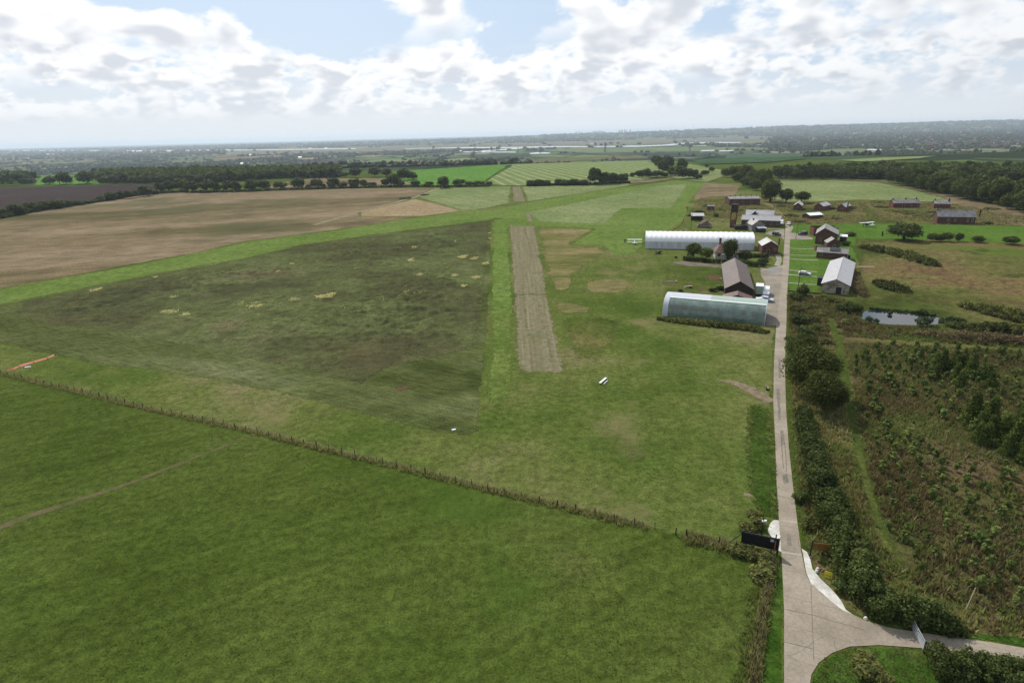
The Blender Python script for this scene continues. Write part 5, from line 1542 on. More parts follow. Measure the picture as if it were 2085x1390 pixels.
# post and wire fences
def wire_fence(name, label, pts, spacing, h=1.15):
    w = [Vector((*P(*p), 0)) for p in pts]
    t = thing(name, label, 'fence', w[0])
    rg = random.Random(3); pos = []; carry = 0
    for a, b in zip(w[:-1], w[1:]):
        L_ = (b - a).length; s = carry
        while s < L_:
            pos.append(a + (b - a) * (s / L_)); s += spacing
        carry = s - L_
    pos.append(w[-1])
    pos = pos[:100]
    for p in pos:
        q = p - w[0]
        MB().bar(q, q + Vector((rg.uniform(-.06, .06), rg.uniform(-.06, .06), h * rg.uniform(.85, 1.15))), rg.choice([.08, .09, .1, .13])).build('post', M['wood'], t)
    m = MB()
    for a, b in zip(pos[:-1], pos[1:]):
        for z in (.35, .65, .95): m.bar(a - w[0] + Vector((0, 0, z)), b - w[0] + Vector((0, 0, z)), .012)
    m.build('wire', M['wire'], t)
    return pos


FENCE_IN = [p for p in FENCE if p[0] >= -200]
wire_fence('field_fence', 'long post and wire fence crossing between the airfield and pasture', FENCE_IN + [(1358, 1083), (1396, 1094)], 2.75)
wire_fence('field_fence', 'short post and wire fence running to the black hoarding', [(1398, 1095), (1430, 1101), (1480, 1113), (1530, 1125), (1568, 1135)], 2.0)
wire_fence('field_fence', 'roadside wire fence half lost in rough brown grass', [(1574, 1142), (1563, 1200), (1550, 1270), (1540, 1330), (1532, 1395)], 2.4)
# orange netting at the left, yellow netting behind the white hangar
def netting(name, label, pts, h, mat, sp=2.0):
    w = [Vector((*P(*p), 0)) for p in pts]
    t = thing(name, label, 'netting', w[0])
    rg = random.Random(2)
    m = MB(); dense = []
    for a, b in zip(w[:-1], w[1:]):
        n_ = max(2, int((b - a).length / .7))
        dense += [a + (b - a) * (i / n_) for i in range(n_)]
    dense.append(w[-1])
    hs = [h * rg.uniform(.45, 1.05) for _ in dense]; sw = [rg.uniform(-.25, .25) for _ in dense]
    for i in range(len(dense) - 1):
        a = dense[i] - w[0]; b = dense[i + 1] - w[0]
        q = [a + Vector((0, 0, .05)), b + Vector((0, 0, .05)), b + Vector((-.4 + sw[i + 1], (.9 if h < .7 else .1) + sw[i + 1], hs[i + 1])), a + Vector((-.4 + sw[i], (.9 if h < .7 else .1) + sw[i], hs[i]))]
        m.hexa(q, [p + Vector((0, .03, .01)) for p in q])
    m.build('mesh', mat, t)
    for i in range(0, len(dense), 4):
        p = dense[i] - w[0]; MB().bar(p, p + Vector((0, 0, h * 1.1)), .07).build('stake', M['wood'], t)
    return t


netting('safety_netting', 'sagging orange safety netting stretched from the fence at far left', [(12, 758), (40, 748), (62, 741), (90, 733), (111, 725)], .4, M['orange'])
netting('boundary_netting', 'straw yellow netting fence running up behind the white hangar', [(1363, 472), (1375, 465), (1388, 457), (1392.5, 447)], 1.0, M['yellowtape'])
# windsock
a = P(1396.5, 434); t = thing('windsock', 'orange windsock hanging from its pole at the airfield edge', 'windsock', (*a, 0))
MB().tube((0, 0, 0), (0, 0, 4.6), .06, .05, 8).build('pole', M['steel'], t)
MB().tube((.1, 0, 4.4), (.9, -.1, 2.2), .45, .22, 10).build('sock', M['sock'], t)
# white boards by the mown corner
a0 = P(1223, 783); a1 = P(1236, 772); an = math.atan2(a1[1] - a0[1], a1[0] - a0[0]); w = math.dist(a0, a1)
t = thing('marker_trestle', 'white slatted timber trestle lying on the mown grass', 'trestle', (*a0, .02), an)
MB().hexa([(0, .0, .3), (w, .0, .3), (w, .45, .34), (0, .45, .34)], [(0, .0, .34), (w, .0, .34), (w, .45, .38), (0, .45, .38)]).build('board', M['carwhite'], t)
MB().hexa([(.4, -.6, .15), (w - .9, -.6, .15), (w - .9, -.45, .15), (.4, -.45, .15)], [(.4, -.6, .2), (w - .9, -.6, .2), (w - .9, -.45, .2), (.4, -.45, .2)]).build('lower_board', M['carwhite'], t)
for x in (.2, w - .2): MB().bar((x, -.6, .08), (x, .4, .3), .07).build('leg', M['palewood'], t)
# clutter on the grass by the hangars
def clutter(name, label, cat, px, L_, Wd, h, ang, mat, parts=3):
    a = P(*px); t = thing(name, label, cat, (*a, .03), ang)
    rg = random.Random(int(px[0]))
    for i in range(parts):
        x = rg.uniform(-L_ / 2, L_ / 2 * .3); y = rg.uniform(-Wd / 2, Wd / 2 * .4); dz = h * i / parts
        MB().hexa([(x, y, dz), (x + L_ * .6, y + .1, dz), (x + L_ * .6, y + Wd * .5, dz), (x, y + Wd * .45, dz)], [(x + .05, y + .05, dz + h / parts), (x + L_ * .58, y + .1, dz + h / parts), (x + L_ * .58, y + Wd * .45, dz + h / parts), (x, y + Wd * .4, dz + h / parts)]).build('panel', mat, t)
    return t


a = P(1363, 576); t = thing('boat_hull', 'pale upturned hull left lying on the rough grass', 'hull', (*a, .03), -.25)
MB().hexa([(-2.6, 0, 0), (0, -.5, 0), (2.6, -.1, 0), (2.6, .3, 0), (0, .55, 0)], [(-2.2, .05, .35), (0, -.2, .6), (2.4, 0, .5), (2.4, .2, .5), (0, .25, .6)]).build('hull', M['palewood'], t)
MB().box(2.0, 2.5, -.2, .4, .5, .9).build('transom', M['frame'], t)
clutter('scrap_heap', 'heap of pallets and white panels on the rough grass', 'scrap', (1400, 587), 3.0, 2.2, .7, .2, M['palewood'], 4)
clutter('scrap_heap', 'pale scrap sheets leaning beside the brown shed', 'scrap', (1474, 568), 2.8, 1.6, .6, -.1, M['palewood'], 3)
a = P(1337, 517); t = thing('field_gun', 'old field gun on a dark carriage in front of the white hangar', 'gun', (*a, .03), .6)
MB().tube((-2.2, 0, .5), (1.0, 0, 1.1), .16, .22, 8).build('barrel', M['palewood'], t)
for s in (-1, 1): MB().tube((.6, s * .8, .65), (.6, s * .95, .65), .65, .65, 14).build('wheel', M['tankiron'], t)
MB().box(.2, 2.6, -.6, .6, .5, 1.0).build('carriage', M['tankiron'], t)
a = P(1376, 525.5); t = thing('roller', 'dark garden roller left at the corner of the cottage hedge', 'roller', (*a, .03), .1)
MB().tube((0, -.5, .45), (0, .5, .45), .45, .45, 12).build('drum', M['tankiron'], t)
MB().bar((0, 0, .45), (-1.8, 0, .9), .1).build('handle', M['tankiron'], t)
for px, lab in (((1396, 469.5), 'dark grass mat with table behind the white hangar, upper one'), ((1398.5, 472.5), 'picnic table behind the white hangar, lower one'), ((1450, 450.5), 'grey picnic table nearest the tumbledown hut'), ((1471, 451), 'small dark bench on the grass by the water tower')):
    a = P(*px); t = thing('picnic_table', lab, 'table', (*a, .03), .2)
    MB().box(-.9, .9, -.4, .4, .7, .78).build('tabletop', M['palewood'], t)
    for s in (-1, 1): MB().box(-.9, .9, s * .75 - .15, s * .75 + .15, .42, .48).build('bench', M['palewood'], t)
    for x in (-.6, .6): MB().bar((x, -.75, 0), (x, .75, .02), .1).bar((x, -.5, 0), (x, -.1, .7), .1).bar((x, .5, 0), (x, .1, .7), .1).build('leg', M['wood'], t)
a = P(1561.5, 778); a = P(1561.5, 792)
t = thing('roadside_bench', 'weathered bench facing the road near the muddy field entrance', 'bench', (*a, .03), 1.2)
MB().box(-.8, .8, -.25, .25, .42, .48).build('seat', M['palewood'], t); MB().box(-.8, .8, .25, .3, .5, .95).build('backrest', M['palewood'], t)
for x in (-.65, .65): MB().box(x - .05, x + .05, -.22, .22, 0, .42).build('leg', M['wood'], t)
o = MB().hexa([(-3, 0, 0), (3, 0, 0), (3, 1.2, 0), (-3, 1.2, 0)], [(-2.9, .1, .25), (2.9, .1, .25), (2.9, 1.1, .3), (-2.9, 1.1, .3)]).build('timber_stack', M['palewood'], None, (*P(1765, 545), .03), -.1)
tag(o, 'pale stack of boards in the rough grass behind the big grey hut', 'timber')
o = MB().box(-.9, .9, -.5, .5, 0, 1.0).build('hay_feeder', M['rustiron'], None, (*P(1996, 433), .03)); tag(o, 'small dark rusty trough alone in the rough field', 'trough')
o = MB().box(-.35, .35, -.18, .18, 0, .22).build('marker_block', M['carwhite'], None, (*P(924, 876), .03), .3); tag(o, 'small white marker block at the corner of the cut meadow', 'marker')
o = MB().box(-.6, .6, -.2, .2, 0, .25).build('marker_board', M['carwhite'], None, (*P(57, 748.5), .03), .3); tag(o, 'small white board lying below the orange netting', 'marker')
# ------------------------------------------------------------------ plants
def leafquads(Pp, Nn, size, rng, aspect=1.5):
    n = len(Pp)
    Nn = Nn / (np.linalg.norm(Nn, axis=1, keepdims=True) + 1e-9)
    r = rng.normal(size=(n, 3)); t = np.cross(Nn, r); t /= (np.linalg.norm(t, axis=1, keepdims=True) + 1e-9)
    b = np.cross(Nn, t)
    s = (size * rng.uniform(.6, 1.3, (n, 1))) if np.isscalar(size) else size.reshape(-1, 1) * rng.uniform(.6, 1.3, (n, 1))
    V = np.stack([Pp + t * s * aspect * .5, Pp + b * s * .5, Pp - t * s * aspect * .5, Pp - b * s * .5], 1).reshape(-1, 3)
    return V, np.arange(4 * n).reshape(n, 4)


def crown(n, leaf, seed, clumps=26, cen=(0, 0, .6), rad=(.46, .46, .38), low=-.75, kind='round'):
    """leaf clumps spread through a crown one unit tall"""
    rng = np.random.RandomState(seed)
    d = rng.normal(size=(clumps, 3)); d /= np.linalg.norm(d, axis=1, keepdims=True)
    d[:, 2] = np.where(d[:, 2] < low, -d[:, 2], d[:, 2])
    rr = rng.uniform(.45, .9, (clumps, 1))
    c = d * rr * np.array(rad) * .8
    cr_ = rng.uniform(.24, .42, clumps) * min(rad[:2]) * 1.25
    if kind == 'cone':
        hz = rng.uniform(0, 1, clumps) ** .9
        a = rng.uniform(0, 2 * np.pi, clumps); q = (1 - hz) * rad[0] * rng.uniform(.3, .9, clumps)
        c = np.stack([q * np.cos(a), q * np.sin(a), (hz - .5) * 2 * rad[2]], 1); cr_ = rad[0] * (.30 + .25 * (1 - hz))
    k = rng.choice(clumps, n, p=cr_ ** 2 / (cr_ ** 2).sum())
    u = rng.normal(size=(n, 3)); u /= np.linalg.norm(u, axis=1, keepdims=True)
    u[:, 2] = np.where((u[:, 2] < -.3) & (rng.rand(n) < .6), -u[:, 2], u[:, 2])
    p = c[k] + u * cr_[k][:, None] * rng.uniform(.55, 1.08, (n, 1))
    p += np.array(cen)
    p[:, 2] = np.maximum(p[:, 2], .02)
    V, F = leafquads(p, u + rng.normal(size=(n, 3)) * .55, leaf, rng)
    tint = np.clip(rng.uniform(.15, .85, clumps)[k] + rng.normal(size=n) * .18, 0, 1)
    return V, F, tint


def trunk_mesh(name, seed, h=.55, r=.035, limbs=5):
    rg = random.Random(seed); m = MB()
    m.tube((0, 0, 0), (0.01, 0, h * .55), r * 1.25, r * .85, 8).tube((0.01, 0, h * .55), (0, .01, h), r * .85, r * .45, 7)
    for i in range(limbs):
        a = rg.uniform(0, 6.28); z = h * rg.uniform(.45, .85)
        m.tube((0, 0, z), (.28 * math.cos(a), .28 * math.sin(a), z + rg.uniform(.12, .28)), r * .45, r * .15, 5)
    me = bpy.data.meshes.new(name); me.from_pydata(m.v, [], m.f); me.materials.append(M['bark']); me.update()
    return me


TREE = {}
def tree_kind(kind, var):
    key = (kind, var)
    if key in TREE: return TREE[key]
    s = hash(kind) % 1000 if False else sum(map(ord, kind)) + var * 77
    if kind == 'big': a = crown(20000, .028, s, 60, (0, 0, .55), (.5, .5, .44), -.9); m = L['oak']
    elif kind == 'mid': a = crown(4600, .052, s, 44, (0, 0, .53), (.48, .48, .46), -.95); m = L['oak']
    elif kind == 'row': a = crown(1500, .085, s, 24, (0, 0, .52), (.48, .48, .46), -.95); m = L['oak']
    elif kind == 'willow': a = crown(1300, .085, s, 26, (0, 0, .52), (.46, .46, .48), -.95); m = L['willow']
    elif kind == 'lime': a = crown(4200, .05, s, 30, (0, 0, .52), (.46, .46, .46), -.95); m = L['lime']
    elif kind == 'bush': a = crown(2200, .075, s, 20, (0, 0, .42), (.5, .5, .44), -.95); m = L['hedge']
    elif kind == 'bramble': a = crown(1500, .085, s, 20, (0, 0, .32), (.5, .5, .42), -.95); m = L['bramble']
    elif kind == 'sapling': a = crown(430, .105, s, 16, (0, 0, .53), (.25, .25, .47), -.95); m = L['sapling']
    elif kind == 'saplime': a = crown(430, .105, s, 16, (0, 0, .53), (.25, .25, .47), -.95); m = L['saplinglime']
    elif kind == 'conifer': a = crown(3000, .05, s, 90, (0, 0, .5), (.40, .40, .50), kind='cone'); m = L['conifer']
    elif kind == 'wood': a = crown(420, .15, s, 15, (0, 0, .56), (.5, .5, .42), -.9); m = L['wood']
    TREE[key] = (mesh('crown', a[0], a[1], m, a[2]), trunk_mesh('trunk', s, .6, .018 if kind in ('sapling', 'saplime') else .035))
    return TREE[key]


rgt = random.Random(11)


def tree(name, label, kind, px, h, w, group=None, cat='tree', var=None, parts=True, pos=None):
    """h, w in metres"""
    me, tr = tree_kind(kind, rgt.randrange(4) if var is None else var)
    if pos is None:
        x, y = P(*px); z = float(terr(x, y))
    else: x, y = pos; z = float(terr(x, y))
    rz = rgt.uniform(0, 6.28)
    if parts:
        t = thing(name, label, cat, (x, y, z), rz, group); t.scale = (w, w, h)
        obj('crown', me, t); obj('trunk', tr, t)
    else:
        t = obj(name, me, None, (x, y, z - .02), rz); t.scale = (w, w, h); tag(t, label, cat, group)
    return t


def row_tree(name, label, kind, bx, by, topy, wpx, group=None, cat='tree', parts=False, var=None):
    s = scale_at(bx, by)
    return tree(name, label, kind, (bx, by), max(1.0, (by - topy) / s * 1.04), wpx / s * 1.04, group, cat, var, parts)


ORD = ['first', 'second', 'third', 'fourth', 'fifth', 'sixth', 'seventh', 'eighth', 'ninth', 'tenth', 'eleventh', 'twelfth', 'thirteenth', 'fourteenth', 'fifteenth', 'sixteenth',
       'seventeenth', 'eighteenth', 'nineteenth', 'twentieth', 'twenty-first', 'twenty-second', 'twenty-third', 'twenty-fourth', 'twenty-fifth', 'twenty-sixth', 'twenty-seventh', 'twenty-eighth', 'twenty-ninth', 'thirtieth']


def row(data, ox, oy, s, name, where, group, kind='row', noun='tree'):
    data = sorted(data)
    for i, (cx, b, t, w) in enumerate(data):
        bx, by, ty, wp_ = ox + cx / s, oy + b / s, oy + t / s, w / s
        r = (b - t) / w
        shape = 'low spreading' if r < .6 else ('tall' if r > 1.15 else 'rounded')
        row_tree(name, f'{shape} {noun}, {ORD[i]} from the left {where}', kind, bx, by, ty, wp_, group)


row([(50, 238, 160, 110), (170, 238, 150, 120), (245, 235, 168, 70), (320, 233, 160, 100), (395, 233, 157, 90), (510, 228, 147, 110), (610, 222, 152, 115), (738, 215, 160, 100), (880, 212, 132, 120), (958, 205, 180, 50), (1025, 207, 138, 100),
     (1078, 205, 175, 45), (1155, 205, 130, 115), (1230, 203, 160, 80), (1320, 203, 138, 110), (1395, 200, 145, 70), (1455, 198, 160, 90), (1560, 195, 140, 70), (1640, 193, 100, 120), (1690, 195, 152, 60), (1800, 193, 150, 95), (1905, 193, 155, 85), (2020, 205, 125, 115)],
    380, 330, 3.861, 'hedgerow_tree', 'of the hedgerow behind the tan field', 'trees of the hedgerow behind the tan field')
row([(700, 412, 377, 95), (760, 412, 388, 60), (810, 412, 385, 90), (880, 410, 388, 45)], 700, 240, 2.979, 'hedgerow_bush', 'of the hedge left of the runway end', 'bushes left of the runway end', 'row', 'bush')
row([(1055, 128, 62, 85), (1140, 125, 52, 90), (1195, 122, 92, 60), (1250, 120, 85, 65), (1328, 122, 52, 110), (1480, 118, 48, 95), (1572, 115, 55, 85), (1700, 148, 62, 110), (1770, 142, 80, 100)],
    380, 330, 3.861, 'field_tree', 'of the second row behind the hedgerow', 'second row of trees behind the tan field')
row([(20, 600, 555, 60), (115, 590, 530, 100), (200, 570, 515, 95), (270, 560, 512, 75), (350, 550, 498, 100), (420, 540, 505, 65), (480, 530, 503, 65), (540, 520, 500, 65), (615, 505, 478, 50), (680, 500, 452, 80), (740, 490, 445, 55), (790, 490, 445, 55),
     (825, 485, 445, 50), (890, 475, 415, 85), (940, 465, 440, 50), (980, 455, 400, 65), (1030, 450, 390, 75), (1100, 445, 375, 95)], 0, 240, 2.979, 'hedgerow_tree', 'of the hedgerow beside the ploughed field', 'trees of the hedgerow beside the ploughed field')
row([(305, 405, 358, 80), (400, 405, 335, 95), (525, 402, 332, 110)], 0, 240, 2.979, 'field_tree', 'of three beyond the ploughed field', 'lone trees beyond the ploughed field')
for i, (cx, b, t, w) in enumerate([(20, 412, 335, 80), (75, 412, 330, 90), (130, 412, 340, 90), (180, 410, 362, 70), (40, 395, 325, 90), (100, 396, 322, 90), (160, 395, 325, 80), (215, 392, 330, 60)]):
    row_tree('willow_tree', f'pale grey-green willow, {ORD[i]} of the copse at far left', 'willow', cx / 2.979, 240 + b / 2.979, 240 + t / 2.979, w / 2.979, 'pale copse at far left')
row([(1140, 413, 380, 70), (1185, 413, 378, 70), (1225, 412, 382, 60), (1300, 409, 375, 60), (1340, 411, 378, 65), (1395, 409, 375, 75), (1450, 409, 378, 75), (1520, 405, 315, 90), (1570, 403, 335, 85), (1630, 401, 340, 95), (1690, 396, 345, 75),
     (1712, 361, 338, 40), (1748, 361, 335, 35), (1790, 363, 325, 65), (1840, 363, 312, 85), (1900, 363, 325, 85), (1945, 361, 335, 50)], 700, 240, 2.979, 'hedgerow_bush', 'of the hedge right of the runway end', 'hedge right of the runway end', 'row', 'bush')
row([(1890, 275, 232, 65), (1912, 305, 245, 65), (1975, 308, 240, 55), (1940, 335, 260, 75), (2050, 330, 255, 60), (2000, 355, 300, 85), (2050, 372, 300, 95), (2090, 368, 315, 70), (2120, 372, 322, 60), (2150, 376, 345, 45)], 700, 240, 2.979, 'field_tree', 'of the clump right of the striped field', 'clump right of the striped field')
row([(90, 408, 378, 45), (150, 411, 382, 60), (190, 388, 362, 35), (160, 362, 345, 25)], 1385, 220, 2.979, 'field_bush', 'on the green hillside beyond the airfield', 'bushes on the green hillside', 'row', 'bush')
row([(285, 422, 372, 75), (330, 432, 362, 80), (390, 445, 360, 105), (350, 450, 400, 80), (440, 462, 380, 95), (500, 480, 385, 115), (405, 482, 425, 90), (455, 500, 440, 80)], 1385, 220, 2.979, 'copse_tree', 'of the copse behind the ruined barrack', 'copse behind the ruined barrack', 'mid')
row_tree('oak_tree', 'big dense dark round tree at the near end of the copse', 'mid', 1568, 411, 372, 46, parts=True)
row_tree('oak_tree', 'neat round tree on a short trunk by the farm track', 'mid', 1600, 413, 386, 28, parts=True)
row_tree('oak_tree', 'round tree behind the leftmost of the small white roofed huts', 'mid', 1632, 412, 391, 34, parts=True)


# woods
def wood(name, poly, spacing, hmin, hmax, label, cat, seed):
    w = wp(poly); rng = np.random.RandomState(seed)
    xs = [p[0] for p in w]; ys = [p[1] for p in w]
    gx, gy = np.meshgrid(np.arange(min(xs), max(xs), spacing), np.arange(min(ys), max(ys), spacing))
    gx = gx.ravel() + rng.uniform(-.4, .4, gx.size) * spacing; gy = gy.ravel() + rng.uniform(-.4, .4, gy.size) * spacing
    m = inpoly(gx, gy, w); gx, gy = gx[m], gy[m]
    V0 = [crown(300, .17, seed * 10 + k, 13, (0, 0, .56), (.52, .52, .42), -.9) for k in range(5)]
    VV, TT = [], []
    for x, y in zip(gx, gy):
        V, F, t = V0[rng.randint(5)]
        h = rng.uniform(hmin, hmax); wd = spacing * rng.uniform(1.05, 1.7); a = rng.uniform(0, 6.28)
        c, s = math.cos(a), math.sin(a)
        q = np.stack([(V[:, 0] * c - V[:, 1] * s) * wd + x, (V[:, 0] * s + V[:, 1] * c) * wd + y, V[:, 2] * h + float(terr(x, y))], 1)
        VV.append(q); TT.append(np.clip(t * .7 + rng.uniform(0, .4), 0, 1))
    V = np.concatenate(VV); F = np.arange(len(V)).reshape(-1, 4)
    return tag(obj(name, mesh(name, V, F, L['wood'], np.concatenate(TT))), label, cat, kind='stuff'), len(gx)


wood('woodland', [(203, 373), (350, 373), (480, 371), (560, 364), (640, 363), (692, 361), (692, 354), (600, 353), (420, 355), (205, 359)], 9.0, 9, 14.5, 'dense wood on the skyline behind the ploughed field', 'wood', 1)
wood('woodland', [(1578, 362), (1700, 363), (1800, 365), (1870, 369), (2250, 369), (2250, 354), (1900, 350), (1760, 350), (1640, 353)], 9.0, 8, 12.5, 'dense dark wood behind the pale field on the right', 'wood', 2)
wood('woodland', [(1815, 373), (1870, 385), (1930, 397), (2000, 408), (2085, 428), (2250, 470), (2250, 440), (2085, 405), (1985, 388), (1900, 373)], 8.5, 9, 15, 'belt of bushy trees along the edge of the dry field', 'wood', 3)
for i, (px, h, w) in enumerate([((1812, 373), 13, 11), ((1832, 378), 13, 12), ((1852, 383), 14, 13), ((1876, 389), 12, 12), ((1900, 393), 13, 13), ((1925, 399), 12, 13), ((1952, 404), 13, 13), ((1978, 409), 12, 13), ((2003, 413), 13, 12), ((2030, 418), 16, 16), ((2056, 426), 11, 12), ((2080, 432), 12, 13)]):
    tree('edge_tree', f'bushy dark tree, {ORD[i]} from the left along the front of the right hand wood belt', 'mid', px, h, w, 'front of the right hand wood belt', parts=False)
for i, px in enumerate([212, 232, 254, 274, 298, 322, 345, 366, 386, 408]):
    tree('edge_tree', f'rounded dark tree, {ORD[i]} from the left along the front of the left hand wood', 'row', (px, 375 - i * .15), rgt.uniform(8, 14), rgt.uniform(13, 20), 'front of the left hand wood', parts=False)
for i, px in enumerate(range(1585, 1810, 17)):
    tree('edge_tree', f'rounded dark tree, {ORD[i]} from the left along the front of the right hand wood', 'row', (px, 364 + (i % 3) * .6), rgt.uniform(7, 12), rgt.uniform(9, 14), 'front of the right hand wood', parts=False)

# far valley: countless trees in hedges and woods that read as one mass
def far_trees():
    rng = np.random.RandomState(5)
    a = np.array([(math.cos(k * 1.2566), math.sin(k * 1.2566)) for k in range(5)])
    base = np.concatenate([np.c_[a * .5, np.full(5, .0)], np.c_[a * .55, np.full(5, .45)], np.c_[a * .3, np.full(5, .85)], [[0, 0, 1.0]]])
    F = []
    for r in (0, 5):
        for k in range(5): F.append((r + k, r + (k + 1) % 5, r + 5 + (k + 1) % 5, r + 5 + k))
    T = [(10 + k, 10 + (k + 1) % 5, 15) for k in range(5)]
    pts = []
    N = 44000
    y = 1150 * (16 ** rng.uniform(0, 1, N)); x = rng.uniform(-1.05, 1.05, N) * y
    wv = fbm(x / 330 + 3, y / 520 + 7, 21, 4)
    ln = np.abs(fbm(x / 420 + 31, y / 520 + 9, 33, 2, .4) - .5)
    ln2 = np.abs(fbm(x / 300 + 71, y / 700 + 19, 43, 2, .4) - .5)
    hill = np.clip((y - 6500) / 1500, 0, 1)
    marsh = (y > 4200) & (y < 7000) & (np.abs(x / y) < .45)
    keep = ((wv > .60 - .10 * hill) | (ln < .011) | (ln2 < .009)) & ~(marsh & (rng.rand(N) < .93))
    a_ = x / y
    keep |= (a_ > .42) & (y > 2300) & (rng.rand(N) < .4)          # the leafy town on the right
    x, y, wv = x[keep], y[keep], wv[keep]
    z = terr(x, y)
    ok = np.ones(len(x), bool)
    for nm in ('striped_field', 'crop_field', 'hay_field', 'green_field', 'pale_field', 'ploughed_field', 'valley_field', 'river', 'tan_hay_field', 'pasture_field'):
        for o in [o for o in COL.objects if o.name.split('.')[0] == nm]:
            co = np.empty(len(o.data.vertices) * 3, np.float32); o.data.vertices.foreach_get('co', co); co = co.reshape(-1, 3)
            e = np.ones(len(co))
            # test against the triangles' outline
            import collections
            cnt = collections.Counter()
            for p in o.data.polygons:
                vs = list(p.vertices)
                for i in range(len(vs)): cnt[tuple(sorted((vs[i], vs[(i + 1) % len(vs)])))] += 1
            seg = [k for k, c in cnt.items() if c == 1]
            ins = np.zeros(len(x), bool)
            x0, x1, y0, y1 = co[:, 0].min(), co[:, 0].max(), co[:, 1].min(), co[:, 1].max()
            idx = np.where((x > x0) & (x < x1) & (y > y0) & (y < y1))[0]
            if not len(idx): continue
            xi, yi = x[idx], y[idx]; r = np.zeros(len(idx), bool)
            for i, j in seg:
                ax, ay = co[i, :2]; bx, by = co[j, :2]
                r ^= ((ay > yi) != (by > yi)) & (xi < (bx - ax) * (yi - ay) / (by - ay + 1e-12) + ax)
            ok[idx[r]] = False
    x, y, z = x[ok], y[ok], z[ok]
    n = len(x)
    h = rng.uniform(7, 15, n) * np.clip(y / 4000, .8, 1.5); w = rng.uniform(8, 18, n) * np.clip(y / 2500, 1, 3.0)
    V = base[None] * np.stack([w, w, h], 1)[:, None, :] * rng.uniform(.75, 1.25, (n, 16, 1))
    V += np.stack([x, y, z], 1)[:, None, :]
    off = (np.arange(n) * 16)[:, None, None]
    Q = (np.array(F)[None] + off).reshape(-1, 4); Tt = (np.array(T)[None] + off).reshape(-1, 3)
    t = rng.uniform(.3, .75, n)
    tint = np.concatenate([np.repeat(t, len(F)), np.repeat(t, len(T))])
    tag(obj('far_treeline', mesh('far_treeline', V.reshape(-1, 3), [Q, Tt], L['far'], tint)), 'countless trees and hedges over the distant valley', 'trees', kind='stuff')


far_trees()

# ------------------------------------------------------------------ roadside trees, hedges, scrub
tree('oak_tree', 'biggest dark tree leaning over the right side of the road', 'big', (1646, 800), 9.6, 10.5)
tree('oak_tree', 'lower dark tree just behind the biggest roadside tree', 'big', (1628, 742), 7.0, 7.5)
tree('oak_tree', 'round dark tree on the near side of the biggest roadside tree', 'big', (1676, 838), 7.8, 8.0)


def foliage_run(name, label, cat, pts, width, height, n, leaf, mat, seed=1, lump=1.0, kind=None, sq=False):
    """a hedge: leaf clumps heaped along a line"""
    w = [np.array(P(*p)) for p in pts]
    if not isinstance(width, (list, tuple)): width = [width] * len(w)
    if not isinstance(height, (list, tuple)): height = [height] * len(w)
    rng = np.random.RandomState(seed)
    seg = np.array([np.linalg.norm(w[i + 1] - w[i]) for i in range(len(w) - 1)])
    T = seg.sum()
    K = int(T / (.3 * lump)) * (3 if max(width) > 1.6 else 1)
    s = rng.uniform(0, T, K); cs = np.concatenate([[0], np.cumsum(seg)])
    i = np.clip(np.searchsorted(cs, s) - 1, 0, len(seg) - 1); f = (s - cs[i]) / seg[i]
    W = np.array(w); c = W[i] * (1 - f)[:, None] + W[i + 1] * f[:, None]
    mixn = fbm(s * .22 + seed * 7, s * 0, seed, 3)
    d = (W[i + 1] - W[i]) / seg[i][:, None]; nn = np.stack([-d[:, 1], d[:, 0]], 1)
    wi = np.array(width)[i] * (1 - f) + np.array(width)[i + 1] * f; hi = np.array(height)[i] * (1 - f) + np.array(height)[i + 1] * f
    if not sq: hi = hi * (.92 + .42 * fbm(s * .35 + seed * 3, s * 0 + 5, seed + 2, 3))
    off = rng.uniform(-.5, .5, K)
    c = c + nn * (off * wi * .72)[:, None]
    if sq: topz = hi * rng.uniform(.9, 1.0, K)
    else: topz = hi * (1 - (np.abs(off) * 1.5) ** 2 * .55) * rng.uniform(.62, 1.08, K)
    R = np.minimum(lump * rng.uniform(.35, .9, K), topz * .6)
    k = rng.choice(K, n, p=(R * topz) / (R * topz).sum())
    u = rng.normal(size=(n, 3)); u /= np.linalg.norm(u, axis=1, keepdims=True)
    low = rng.rand(n) < .35
    zc = np.where(low, rng.uniform(.15, .9, n) * (topz[k] - R[k]), topz[k] - R[k])
    p = np.stack([c[k, 0], c[k, 1], np.maximum(zc, .05)], 1) + u * (R[k] * rng.uniform(.45, 1.3, n))[:, None]
    p[:, 2] = np.maximum(p[:, 2], .03)
    V, F = leafquads(p, u + rng.normal(size=(n, 3)) * .5, leaf, rng)
    tint = np.clip((rng.uniform(.1, .7, K) + (mixn - .5) * 1.2)[k] + rng.normal(size=n) * .2, 0, 1)
    return tag(obj(name, mesh(name, V, F, mat, tint)), label, cat, kind=kind)


